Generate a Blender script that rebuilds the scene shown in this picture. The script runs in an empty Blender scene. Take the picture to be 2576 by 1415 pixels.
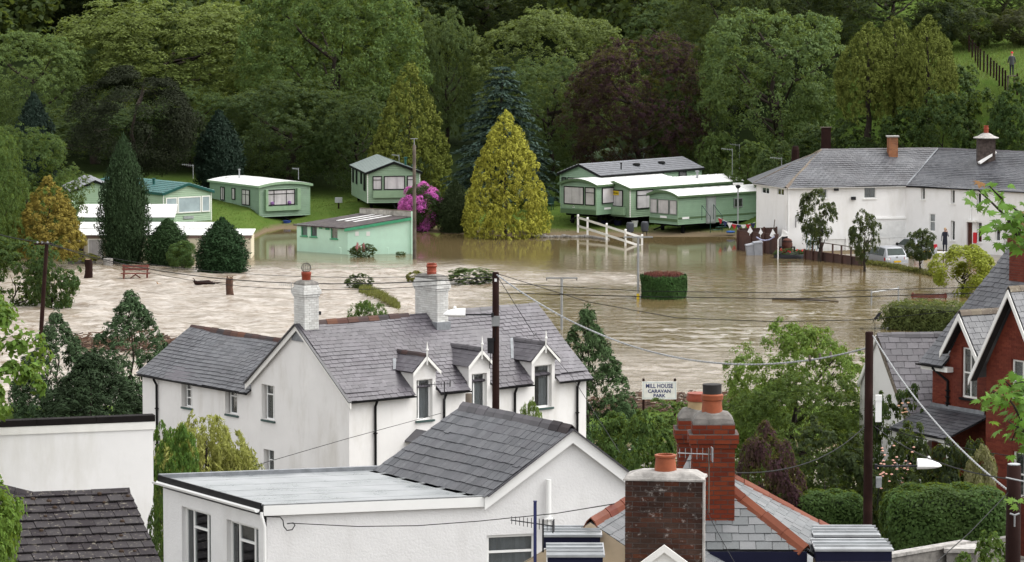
import bpy, bmesh, math, random
import numpy as np
from mathutils import Vector, Matrix
random.seed(7); RNG = np.random.default_rng(11)
SC = bpy.context.scene
COL = SC.collection

# ------------------------------------------------------------------ camera
FPX, CXP, CYP, VH, CAMH = 9500.0, 1288.0, 707.5, -200.0, 23.2     # survey of the viewpoint (reference grid 2576 x 1415)
TH = math.atan((CYP - VH) / FPX)
CT, ST = math.cos(TH), math.sin(TH)
cam_d = bpy.data.cameras.new('camera'); cam = bpy.data.objects.new('camera', cam_d); COL.objects.link(cam)
cam_d.sensor_width = 36.0; cam_d.lens = 36.0 * FPX / 2576.0
cam_d.clip_start = 1.0; cam_d.clip_end = 3000.0
cam.location = (0, 0, CAMH); cam.rotation_euler = (math.radians(90) - TH, 0, 0)
SC.camera = cam

# ------------------------------------------------------------------ world and sun (bright overcast)
SUN_EL, SUN_AZ = math.radians(55), math.radians(82)      # azimuth clockwise from +Y: high on the right
w = bpy.data.worlds.new('World'); SC.world = w; w.use_nodes = True
nt = w.node_tree; nt.nodes.clear()
wo = nt.nodes.new('ShaderNodeOutputWorld'); bg = nt.nodes.new('ShaderNodeBackground')
sky = nt.nodes.new('ShaderNodeTexSky'); sky.sky_type = 'NISHITA'; sky.sun_disc = False
sky.sun_elevation = SUN_EL; sky.sun_rotation = SUN_AZ; sky.dust_density = 4.0; sky.air_density = 1.0; sky.ozone_density = 1.0
hs = nt.nodes.new('ShaderNodeHueSaturation'); hs.inputs['Saturation'].default_value = 0.04
gm = nt.nodes.new('ShaderNodeGamma'); gm.inputs[1].default_value = 0.6      # cloud evens out the sky
nt.links.new(sky.outputs[0], hs.inputs['Color']); nt.links.new(hs.outputs[0], gm.inputs[0]); nt.links.new(gm.outputs[0], bg.inputs[0]); nt.links.new(bg.outputs[0], wo.inputs[0])
bg.inputs[1].default_value = 0.15
sun_d = bpy.data.lights.new('sun', 'SUN'); sun_d.energy = 0.55; sun_d.angle = math.radians(60); sun_d.color = (1.0, 0.96, 0.9)
sun = bpy.data.objects.new('sun', sun_d); COL.objects.link(sun)
sdir = Vector((math.sin(SUN_AZ) * math.cos(SUN_EL), math.cos(SUN_AZ) * math.cos(SUN_EL), math.sin(SUN_EL)))
sun.rotation_euler = sdir.to_track_quat('Z', 'Y').to_euler()
SC.view_settings.view_transform = 'Standard'; SC.view_settings.look = 'None'
SC.view_settings.exposure = 2.25; SC.view_settings.gamma = 1.0; SC.view_settings.use_curve_mapping = False
SC.cycles.use_denoising = True
SC.cycles.max_bounces = 6; SC.cycles.diffuse_bounces = 3; SC.cycles.glossy_bounces = 3
SC.cycles.transmission_bounces = 3; SC.cycles.transparent_max_bounces = 4
SC.cycles.sample_clamp_indirect = 4.0

# ------------------------------------------------------------------ survey: where a sight line meets a level or an upright plane
def ray(u, v):
    xc = (u - CXP) / FPX; yc = -(v - CYP) / FPX
    return Vector((xc, CT + yc * ST, -ST + yc * CT))
def gp(u, v, z=0.0):
    d = ray(u, v); t = (z - CAMH) / d.z
    return Vector((d.x * t, d.y * t, z))
def dp(u, v, y):
    d = ray(u, v); t = y / d.y
    return Vector((d.x * t, y, CAMH + d.z * t))
def pj(p):
    x, y, z = p[0], p[1], p[2] - CAMH
    zc = y * CT - z * ST; yc = y * ST + z * CT
    return (CXP + FPX * x / zc, CYP - FPX * yc / zc)
def sc_at(p):
    return FPX / (p[1] * CT - (p[2] - CAMH) * ST)
def along(P, ang, u):
    """point on the level line through P with direction ang (degrees) seen at column u"""
    d = Vector((math.cos(math.radians(ang)), math.sin(math.radians(ang)), 0))
    k = (u - CXP) / FPX
    # x = k*(y*CT-(z-H)*ST)
    c0 = P.x - k * (P.y * CT - (P.z - CAMH) * ST); c1 = d.x - k * d.y * CT
    return P + d * (-c0 / c1)

# ------------------------------------------------------------------ mesh building
class MB:
    def __init__(s): s.v = []; s.f = []
    def quad(s, *p):
        n = len(s.v); s.v += [tuple(q) for q in p]; s.f.append(tuple(range(n, n + len(p)))); return s
    poly = quad
    def hexa(s, p):                      # p: 4 bottom then 4 top, counter-clockwise from above
        n = len(s.v); s.v += [tuple(q) for q in p]
        for a in ((3, 2, 1, 0), (4, 5, 6, 7), (0, 1, 5, 4), (1, 2, 6, 5), (2, 3, 7, 6), (3, 0, 4, 7)):
            s.f.append(tuple(n + i for i in a))
        return s
    def box(s, x0, x1, y0, y1, z0, z1):
        return s.hexa([(x0, y0, z0), (x1, y0, z0), (x1, y1, z0), (x0, y1, z0), (x0, y0, z1), (x1, y0, z1), (x1, y1, z1), (x0, y1, z1)])
    def obox(s, o, a, b, c):             # corner o, edge vectors a, b, c
        o, a, b, c = Vector(o), Vector(a), Vector(b), Vector(c)
        if a.cross(b).dot(c) < 0: a, b = b, a
        return s.hexa([o, o + a, o + a + b, o + b, o + c, o + a + c, o + a + b + c, o + b + c])
    def beam(s, p, q, w, h, up=(0, 0, 1)):
        p, q = Vector(p), Vector(q); d = (q - p).normalized(); sd = d.cross(Vector(up))
        if sd.length < 1e-4: sd = d.cross(Vector((0, 1, 0)))
        sd.normalize(); n = sd.cross(d)
        return s.obox(p - sd * w / 2 - n * h / 2, q - p, sd * w, n * h)
    def tube(s, pts, r, n=8, caps=True):
        pts = [Vector(p) for p in pts]; rr = r if isinstance(r, (list, tuple)) else [r] * len(pts)
        base = len(s.v); prev = None
        for i, p in enumerate(pts):
            d = (pts[min(i + 1, len(pts) - 1)] - pts[max(i - 1, 0)]).normalized()
            if prev is None:
                a = d.cross(Vector((0, 0, 1)));
                if a.length < 1e-3: a = d.cross(Vector((1, 0, 0)))
            else:
                a = prev - d * prev.dot(d)
            a.normalize(); prev = a; b = d.cross(a)
            for k in range(n):
                t = 2 * math.pi * k / n
                s.v.append(tuple(p + (a * math.cos(t) + b * math.sin(t)) * rr[i]))
        for i in range(len(pts) - 1):
            for k in range(n):
                k2 = (k + 1) % n
                s.f.append((base + i * n + k, base + i * n + k2, base + (i + 1) * n + k2, base + (i + 1) * n + k))
        if caps:
            s.f.append(tuple(base + k for k in reversed(range(n))))
            s.f.append(tuple(base + (len(pts) - 1) * n + k for k in range(n)))
        return s
    def lathe(s, prof, n=14, o=(0, 0, 0)):  # prof: (r, z) bottom to top
        base = len(s.v)
        for r, z in prof:
            for k in range(n):
                t = 2 * math.pi * k / n; s.v.append((o[0] + r * math.cos(t), o[1] + r * math.sin(t), o[2] + z))
        for i in range(len(prof) - 1):
            for k in range(n):
                k2 = (k + 1) % n
                s.f.append((base + i * n + k, base + i * n + k2, base + (i + 1) * n + k2, base + (i + 1) * n + k))
        s.f.append(tuple(base + k for k in reversed(range(n))))
        s.f.append(tuple(base + (len(prof) - 1) * n + k for k in range(n)))
        return s
    def prism(s, poly, a, ext):          # poly: 3-D points, extruded by vector ext
        n = len(s.v); k = len(poly); e = Vector(ext)
        s.v += [tuple(p) for p in poly] + [tuple(Vector(p) + e) for p in poly]
        s.f.append(tuple(range(n, n + k))); s.f.append(tuple(reversed(range(n + k, n + 2 * k))))
        for i in range(k):
            j = (i + 1) % k; s.f.append((n + j, n + i, n + k + i, n + k + j))
        return s
    def mesh(s, name, mat=None, smooth=False):
        m = bpy.data.meshes.new(name); m.from_pydata(s.v, [], s.f)
        bm = bmesh.new(); bm.from_mesh(m); bmesh.ops.recalc_face_normals(bm, faces=bm.faces); bm.to_mesh(m); bm.free()
        if smooth:
            m.polygons.foreach_set('use_smooth', [True] * len(m.polygons))
            m.set_sharp_from_angle(angle=math.radians(40))
        if mat: m.materials.append(mat)
        return m
    def build(s, name, mat, parent=None, smooth=False, label=None):
        return obj(name, s.mesh(name, mat, smooth), parent, label)

def obj(name, mesh, parent=None, label=None):
    o = bpy.data.objects.new(name, mesh); COL.objects.link(o)
    if parent is not None: o.parent = parent
    if label: o['label'] = label
    return o
def tag(o, label, cat, group=None, kind=None):
    o['label'] = label
    if cat: o['category'] = cat
    if group: o['group'] = group
    if kind: o['kind'] = kind
    return o
def struct(name, mesh, label=None):
    o = obj(name, mesh); o['kind'] = 'structure'
    if label: o['label'] = label
    return o
def thing(name, label, cat, loc=(0, 0, 0), rz=0.0, group=None):
    o = bpy.data.objects.new(name, None); COL.objects.link(o); o.empty_display_size = 0.2
    o.location = loc; o.rotation_euler = (0, 0, rz)
    return tag(o, label, cat, group)
def copy_tree(o, parent=None):
    c = o.copy(); COL.objects.link(c); c.parent = parent
    for ch in list(o.children): copy_tree(ch, c)
    return c
def npmesh(name, verts, quads, mat=None):
    m = bpy.data.meshes.new(name); nv, nq = len(verts), len(quads); k = quads.shape[1]
    m.vertices.add(nv); m.vertices.foreach_set('co', np.ascontiguousarray(verts, dtype=np.float32).ravel())
    m.loops.add(nq * k); m.loops.foreach_set('vertex_index', np.ascontiguousarray(quads, dtype=np.int32).ravel())
    m.polygons.add(nq); m.polygons.foreach_set('loop_start', np.arange(0, nq * k, k, dtype=np.int32))
    m.update(calc_edges=True)
    if mat: m.materials.append(mat)
    return m

# ------------------------------------------------------------------ materials
def new_mat(name):
    m = bpy.data.materials.new(name); m.use_nodes = True
    n = m.node_tree; b = n.nodes['Principled BSDF']
    return m, n, b
def lk(n, a, b): n.links.new(a, b)
def mnode(n, op, a=None, b=None, c=None):
    x = n.nodes.new('ShaderNodeMath'); x.operation = op
    for i, q in enumerate((a, b, c)):
        if q is None: continue
        if isinstance(q, (int, float)): x.inputs[i].default_value = q
        else: lk(n, q, x.inputs[i])
    return x.outputs[0]
def mixc(n, fac, a, b, mode='MIX'):
    x = n.nodes.new('ShaderNodeMix'); x.data_type = 'RGBA'; x.blend_type = mode
    for sock, q in ((x.inputs[0], fac), (x.inputs[6], a), (x.inputs[7], b)):
        if isinstance(q, (int, float)): sock.default_value = q
        elif isinstance(q, tuple): sock.default_value = (*q[:3], 1)
        else: lk(n, q, sock)
    return x.outputs[2]
def noise(n, scale, detail=3.0, rough=0.5, coord=None, stretch=None):
    t = n.nodes.new('ShaderNodeTexNoise'); t.inputs['Scale'].default_value = scale
    t.inputs['Detail'].default_value = detail; t.inputs['Roughness'].default_value = rough
    if coord is not None:
        if stretch:
            mp = n.nodes.new('ShaderNodeMapping'); mp.inputs['Scale'].default_value = stretch
            lk(n, coord, mp.inputs[0]); lk(n, mp.outputs[0], t.inputs['Vector'])
        else: lk(n, coord, t.inputs['Vector'])
    return t.outputs['Fac']
def ramp(n, fac, lo, hi, a=(0, 0, 0), b=(1, 1, 1)):
    r = n.nodes.new('ShaderNodeValToRGB'); r.color_ramp.elements[0].position = lo; r.color_ramp.elements[1].position = hi
    r.color_ramp.elements[0].color = (*a, 1); r.color_ramp.elements[1].color = (*b, 1)
    lk(n, fac, r.inputs[0]); return r.outputs[0]
def wpos(n):
    return n.nodes.new('ShaderNodeNewGeometry').outputs['Position']
def rnd(n):
    """one random number for each piece, whether it is an object of its own or an island of a joined part"""
    a = n.nodes.new('ShaderNodeObjectInfo').outputs['Random']; b = n.nodes.new('ShaderNodeNewGeometry').outputs['Random Per Island']
    return mnode(n, 'FRACT', mnode(n, 'ADD', a, b))
def bump(n, b, h, strength=0.3, dist=0.02):
    x = n.nodes.new('ShaderNodeBump'); x.inputs['Strength'].default_value = strength; x.inputs['Distance'].default_value = dist
    lk(n, h, x.inputs['Height']); lk(n, x.outputs[0], b.inputs['Normal'])
def plain(name, col, rough=0.6, var=0.12, scale=3.0, metal=0.0, dirt=None, dirt_amt=0.35, bmp=0.0, bscale=40.0, spec=0.25, streak=None):
    m, n, b = new_mat(name); p = wpos(n)
    f = noise(n, scale, 4.0, 0.6, p)
    lo = tuple(c * (1 - var) for c in col); hi = tuple(min(1, c * (1 + var)) for c in col)
    c = mixc(n, ramp(n, f, 0.3, 0.7), lo, hi)
    if dirt:
        d = noise(n, 1.0, 5.0, 0.65, p, streak or (1.2, 1.2, 0.35))
        c = mixc(n, mnode(n, 'MULTIPLY', ramp(n, d, 0.5, 0.78), dirt_amt), c, dirt)
    lk(n, c, b.inputs['Base Color']); b.inputs['Roughness'].default_value = rough; b.inputs['Metallic'].default_value = metal
    b.inputs['Specular IOR Level'].default_value = spec
    if bmp: bump(n, b, noise(n, bscale, 3.0, 0.6, p), bmp, 0.01)
    return m
def piece_mat(name, cols, rough=0.5, speck=None, speck_amt=0.3, var=0.25, bmp=0.25, bscale=30.0, spec=0.5, rvar=0.15, damp=0.3):
    """slates, tiles, bricks, boards: each piece gets its own tone between the given colours"""
    m, n, b = new_mat(name); p = wpos(n); r = rnd(n)
    cr = n.nodes.new('ShaderNodeValToRGB'); e = cr.color_ramp.elements
    e[0].color = (*cols[0], 1); e[1].color = (*cols[-1], 1)
    for i, cc in enumerate(cols[1:-1]):
        x = e.new((i + 1) / (len(cols) - 1)); x.color = (*cc, 1)
    lk(n, r, cr.inputs[0]); c = cr.outputs[0]
    f = noise(n, 2.2, 5.0, 0.65, p); g = noise(n, 0.42, 3.0, 0.55, p)
    c = mixc(n, ramp(n, f, 0.3, 0.75), mixc(n, var, c, (0, 0, 0)), c); c = mixc(n, ramp(n, g, 0.36, 0.56), mixc(n, damp, c, (0.01, 0.006, 0.008)), c)      # damp patches
    if speck:
        s = noise(n, 9.0, 4.0, 0.7, p)
        c = mixc(n, mnode(n, 'MULTIPLY', ramp(n, s, 0.58, 0.7), speck_amt), c, speck)
    lk(n, c, b.inputs['Base Color'])
    rr = mnode(n, 'ADD', mnode(n, 'MULTIPLY', noise(n, 3.0, 3.0, 0.6, p), rvar * 2), rough - rvar); lk(n, rr, b.inputs['Roughness'])
    b.inputs['Specular IOR Level'].default_value = spec
    if bmp: bump(n, b, noise(n, bscale, 3.0, 0.6, p), bmp, 0.006)
    return m
def leaf_mat(name, trans=0.42, rough=0.6, hue=0.5, spec=0.12):
    """foliage: tone from the object's own colour, each leaf a little different"""
    m = bpy.data.materials.new(name); m.use_nodes = True; n = m.node_tree; n.nodes.clear()
    out = n.nodes.new('ShaderNodeOutputMaterial')
    oi = n.nodes.new('ShaderNodeObjectInfo'); r = n.nodes.new('ShaderNodeNewGeometry').outputs['Random Per Island']
    tc = n.nodes.new('ShaderNodeTexCoord').outputs['Object']
    f = noise(n, 0.45, 3.0, 0.6, tc)
    h = n.nodes.new('ShaderNodeHueSaturation')
    lk(n, mnode(n, 'ADD', mnode(n, 'MULTIPLY', f, 0.05), hue - 0.025), h.inputs['Hue'])
    v = mnode(n, 'ADD', mnode(n, 'MULTIPLY', r, 0.7), mnode(n, 'MULTIPLY', f, 0.7)); v = mnode(n, 'MULTIPLY', mnode(n, 'ADD', v, 0.3), 1.02)
    lk(n, v, h.inputs['Value']); h.inputs['Saturation'].default_value = 0.92; lk(n, oi.outputs['Color'], h.inputs['Color'])
    d = n.nodes.new('ShaderNodeBsdfPrincipled'); lk(n, h.outputs[0], d.inputs['Base Color']); d.inputs['Roughness'].default_value = rough
    d.inputs['Specular IOR Level'].default_value = spec
    t = n.nodes.new('ShaderNodeBsdfTranslucent'); lk(n, mixc(n, 0.4, h.outputs[0], (0.25, 0.3, 0.03), 'MIX') if trans > .3 else h.outputs[0], t.inputs['Color'])
    mx = n.nodes.new('ShaderNodeMixShader'); mx.inputs[0].default_value = trans
    lk(n, d.outputs[0], mx.inputs[1]); lk(n, t.outputs[0], mx.inputs[2]); lk(n, mx.outputs[0], out.inputs['Surface'])
    return m
def glass_mat(name, col=(0.03, 0.035, 0.04), rough=0.05):
    m, n, b = new_mat(name); b.inputs['Base Color'].default_value = (*col, 1); b.inputs['Roughness'].default_value = rough
    b.inputs['Specular IOR Level'].default_value = 0.8
    return m

M = {}
M['slate_grey'] = piece_mat('slate_grey', [(0.049, 0.052, 0.061), (0.075, 0.078, 0.090), (0.098, 0.101, 0.112), (0.063, 0.063, 0.075)], 0.42, speck=(0.5, 0.5, 0.48), speck_amt=0.1)
M['slate_purple'] = piece_mat('slate_purple', [(0.066, 0.058, 0.071), (0.096, 0.089, 0.104), (0.119, 0.109, 0.127), (0.076, 0.066, 0.081)], 0.4, speck=(0.6, 0.6, 0.6), speck_amt=0.08)
M['slate_dark'] = piece_mat('slate_dark', [(0.041, 0.041, 0.049), (0.068, 0.066, 0.075), (0.086, 0.083, 0.094)], 0.38)
M['slate_silver'] = piece_mat('slate_silver', [(0.087, 0.097, 0.102), (0.120, 0.128, 0.135), (0.148, 0.153, 0.161)], 0.45, speck=(0.1, 0.1, 0.1), speck_amt=0.4)
M['tile_brown'] = piece_mat('tile_brown', [(0.030, 0.025, 0.028), (0.043, 0.038, 0.041), (0.053, 0.048, 0.050)], 0.75, speck=(0.3, 0.27, 0.22), speck_amt=0.6, var=0.3, spec=0.12)
M['ridge_clay'] = piece_mat('ridge_clay', [(0.112, 0.048, 0.036), (0.072, 0.048, 0.046), (0.048, 0.044, 0.048), (0.160, 0.068, 0.040)], 0.6, spec=0.12)
M['ridge_slate'] = piece_mat('ridge_slate', [(0.056, 0.053, 0.060), (0.083, 0.075, 0.086), (0.105, 0.098, 0.109)], 0.5)
M['ridge_red'] = piece_mat('ridge_red', [(0.168, 0.047, 0.025), (0.215, 0.075, 0.043), (0.140, 0.033, 0.024)], 0.5, spec=0.12)
M['ridge_lichen'] = piece_mat('ridge_lichen', [(0.16, 0.13, 0.11), (0.2, 0.17, 0.13)], 0.8, speck=(0.45, 0.42, 0.35), speck_amt=0.7, spec=0.12)
M['brick_red'] = piece_mat('brick_red', [(0.2, 0.036, 0.014), (0.25, 0.052, 0.02), (0.15, 0.026, 0.012), (0.22, 0.042, 0.018)], 0.55, var=0.35, spec=0.12)
M['brick_wall'] = piece_mat('brick_wall', [(0.165, 0.036, 0.023), (0.2, 0.05, 0.03), (0.135, 0.03, 0.02)], 0.6, var=0.25, spec=0.12)
M['brick_brown'] = piece_mat('brick_brown', [(0.110, 0.041, 0.025), (0.072, 0.041, 0.030), (0.094, 0.055, 0.041), (0.132, 0.047, 0.025), (0.061, 0.044, 0.037)], 0.8, speck=(0.4, 0.38, 0.36), speck_amt=0.5, var=0.75, bmp=0.6, spec=0.12)
M['brick_white'] = piece_mat('brick_white', [(0.66, 0.66, 0.64), (0.75, 0.75, 0.73), (0.58, 0.57, 0.55)], 0.6, speck=(0.22, 0.2, 0.18), speck_amt=0.35, spec=0.12, damp=0.12)
M['brick_orange'] = piece_mat('brick_orange', [(0.336, 0.128, 0.056), (0.400, 0.184, 0.088), (0.264, 0.104, 0.056)], 0.75, spec=0.12)
M['mortar'] = plain('mortar', (0.22, 0.17, 0.15), 0.9)
M['mortar_dark'] = plain('mortar_dark', (0.09, 0.075, 0.07), 0.9)
M['mortar_white'] = plain('mortar_white', (0.42, 0.41, 0.39), 0.8)
M['cement'] = plain('cement', (0.3, 0.285, 0.27), 0.9, 0.35, 6.0, dirt=(0.6, 0.6, 0.58), dirt_amt=0.5, bmp=0.8, bscale=25)
M['cement_dark'] = plain('cement_dark', (0.15, 0.14, 0.13), 0.85, 0.35, 6.0, dirt=(0.3, 0.3, 0.27), dirt_amt=0.5, bmp=0.5)
M['lead'] = plain('lead', (0.2, 0.21, 0.225), 0.5, 0.25, 4.0)
M['render_white'] = plain('render_white', (0.75, 0.735, 0.72), 0.75, 0.04, 1.2, dirt=(0.45, 0.42, 0.36), dirt_amt=0.5, bmp=0.25, bscale=30)
M['render_bright'] = plain('render_bright', (0.79, 0.78, 0.775), 0.7, 0.03, 1.2, dirt=(0.52, 0.5, 0.44), dirt_amt=0.45, bmp=0.15, bscale=25)
M['render_rough'] = plain('render_rough', (0.74, 0.735, 0.735), 0.8, 0.04, 2.0, dirt=(0.5, 0.48, 0.46), dirt_amt=0.4, bmp=0.9, bscale=22)
M['paint_white'] = plain('paint_white', (0.78, 0.77, 0.74), 0.45, 0.05, 2.0, dirt=(0.5, 0.47, 0.4), dirt_amt=0.25)
M['upvc'] = plain('upvc', (0.82, 0.82, 0.81), 0.3, 0.02)
M['black_paint'] = plain('black_paint', (0.008, 0.008, 0.009), 0.5, 0.2, spec=0.12)
M['felt_black'] = plain('felt_black', (0.012, 0.01, 0.01), 0.8, 0.3, 3.0, dirt=(0.03, 0.025, 0.023), spec=0.08)
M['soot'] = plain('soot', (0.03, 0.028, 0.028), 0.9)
M['sill_green'] = plain('sill_green', (0.05, 0.085, 0.08), 0.5)
M['glass'] = glass_mat('glass', (0.035, 0.04, 0.042))
M['glass_grey'] = glass_mat('glass_grey', (0.16, 0.18, 0.19), 0.1)
M['glass_blind'] = glass_mat('glass_blind', (0.36, 0.43, 0.45), 0.2)
M['curtain'] = plain('curtain', (0.6, 0.58, 0.57), 0.9, 0.25, 1.0, dirt=(0.3, 0.29, 0.3), dirt_amt=0.7, streak=(6.0, 6.0, 0.2))
M['curtain_grey'] = plain('curtain_grey', (0.3, 0.3, 0.31), 0.9, 0.25, 1.0, dirt=(0.12, 0.12, 0.13), dirt_amt=0.7, streak=(6.0, 6.0, 0.2))
M['terracotta'] = plain('terracotta', (0.252, 0.069, 0.030), 0.6, 0.2, 6.0, dirt=(0.15, 0.06, 0.04), dirt_amt=0.4)
M['terracotta_red'] = plain('terracotta_red', (0.234, 0.046, 0.023), 0.5, 0.2, 6.0)
M['pot_buff'] = plain('pot_buff', (0.385, 0.280, 0.154), 0.6, 0.15, 6.0)
M['timber_dark'] = plain('timber_dark', (0.02, 0.009, 0.0075), 0.8, 0.35, 2.0, bmp=0.5, bscale=12, spec=0.1)
M['timber_grey'] = plain('timber_grey', (0.1, 0.082, 0.066), 0.85, 0.35, 2.0, bmp=0.5, bscale=12)
M['timber_red'] = plain('timber_red', (0.085, 0.032, 0.022), 0.6, 0.3, 4.0)
M['fence_brown'] = piece_mat('fence_brown', [(0.07, 0.03, 0.022), (0.095, 0.042, 0.03), (0.055, 0.026, 0.02)], 0.75)
M['white_board'] = piece_mat('white_board', [(0.74, 0.74, 0.73), (0.8, 0.8, 0.79)], 0.5, damp=0.05)
M['metal_grey'] = plain('metal_grey', (0.3, 0.31, 0.32), 0.4, 0.15, 5.0, metal=0.6)
M['metal_pale'] = plain('metal_pale', (0.36, 0.375, 0.39), 0.35, 0.2, 3.0, metal=0.35, dirt=(0.2, 0.2, 0.2))
M['metal_dark'] = plain('metal_dark', (0.022, 0.022, 0.025), 0.5, 0.2, spec=0.15)
M['lamp_white'] = plain('lamp_white', (0.8, 0.8, 0.8), 0.25, 0.02)
M['cable'] = plain('cable', (0.01, 0.01, 0.011), 0.6, 0.1, spec=0.1)
M['cable_silver'] = plain('cable_silver', (0.33, 0.34, 0.35), 0.35, 0.2, 8.0, metal=0.3)
M['bark'] = plain('bark', (0.028, 0.021, 0.016), 0.9, 0.4, 4.0, bmp=0.8, bscale=10)
M['leaf'] = leaf_mat('leaf')
M['needle'] = leaf_mat('needle', 0.15, 0.7, 0.5, 0.1)
M['gloss_leaf'] = leaf_mat('gloss_leaf', 0.42, 0.5, 0.5, 0.1)
M['petal'] = leaf_mat('petal', 0.3, 0.7, 0.5, 0.1)

def finish_prism(o): return o
# ------------------------------------------------------------------ components
WORLD = {}
_obj0 = obj
def obj(name, mesh, parent=None, label=None):
    o = _obj0(name, mesh, parent, label)
    if parent is not None and parent.name in WORLD: o.matrix_parent_inverse = WORLD[parent.name]
    return o
def thing_w(name, label, cat, loc, group=None):
    """a thing whose parts are given in world coordinates"""
    t = thing(name, label, cat, loc, 0.0, group); WORLD[t.name] = Matrix.Translation(-Vector(loc)); return t
def frame(O, ex, ey, ez):
    m = Matrix.Identity(4)
    for i, a in enumerate((ex, ey, ez)):
        for k in range(3): m[k][i] = a[k]
    for k in range(3): m[k][3] = O[k]
    return m
Z = Vector((0, 0, 1))
def V(*a): return Vector(a)
def dirv(deg): return Vector((math.cos(math.radians(deg)), math.sin(math.radians(deg)), 0))

m_, n_, b_ = new_mat('window_glass'); n_.nodes.remove(b_)
_o = n_.nodes['Material Output']; _t = n_.nodes.new('ShaderNodeBsdfTransparent'); _t.inputs[0].default_value = (0.86, 0.89, 0.9, 1)
_g = n_.nodes.new('ShaderNodeBsdfGlossy'); _g.inputs['Roughness'].default_value = 0.03
_lw = n_.nodes.new('ShaderNodeLayerWeight'); _lw.inputs[0].default_value = 0.25
_mx = n_.nodes.new('ShaderNodeMixShader'); lk(n_, mnode(n_, 'ADD', mnode(n_, 'MULTIPLY', _lw.outputs[0], 0.8), 0.05), _mx.inputs[0]); lk(n_, _t.outputs[0], _mx.inputs[1]); lk(n_, _g.outputs[0], _mx.inputs[2]); lk(n_, _mx.outputs[0], _o.inputs[0])
M['pane'] = m_
M['room_dark'] = plain('room_dark', (0.035, 0.035, 0.04), 0.9, 0.5, 2.0)
M['room_grey'] = plain('room_grey', (0.2, 0.205, 0.21), 0.9, 0.4, 1.5)

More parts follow.
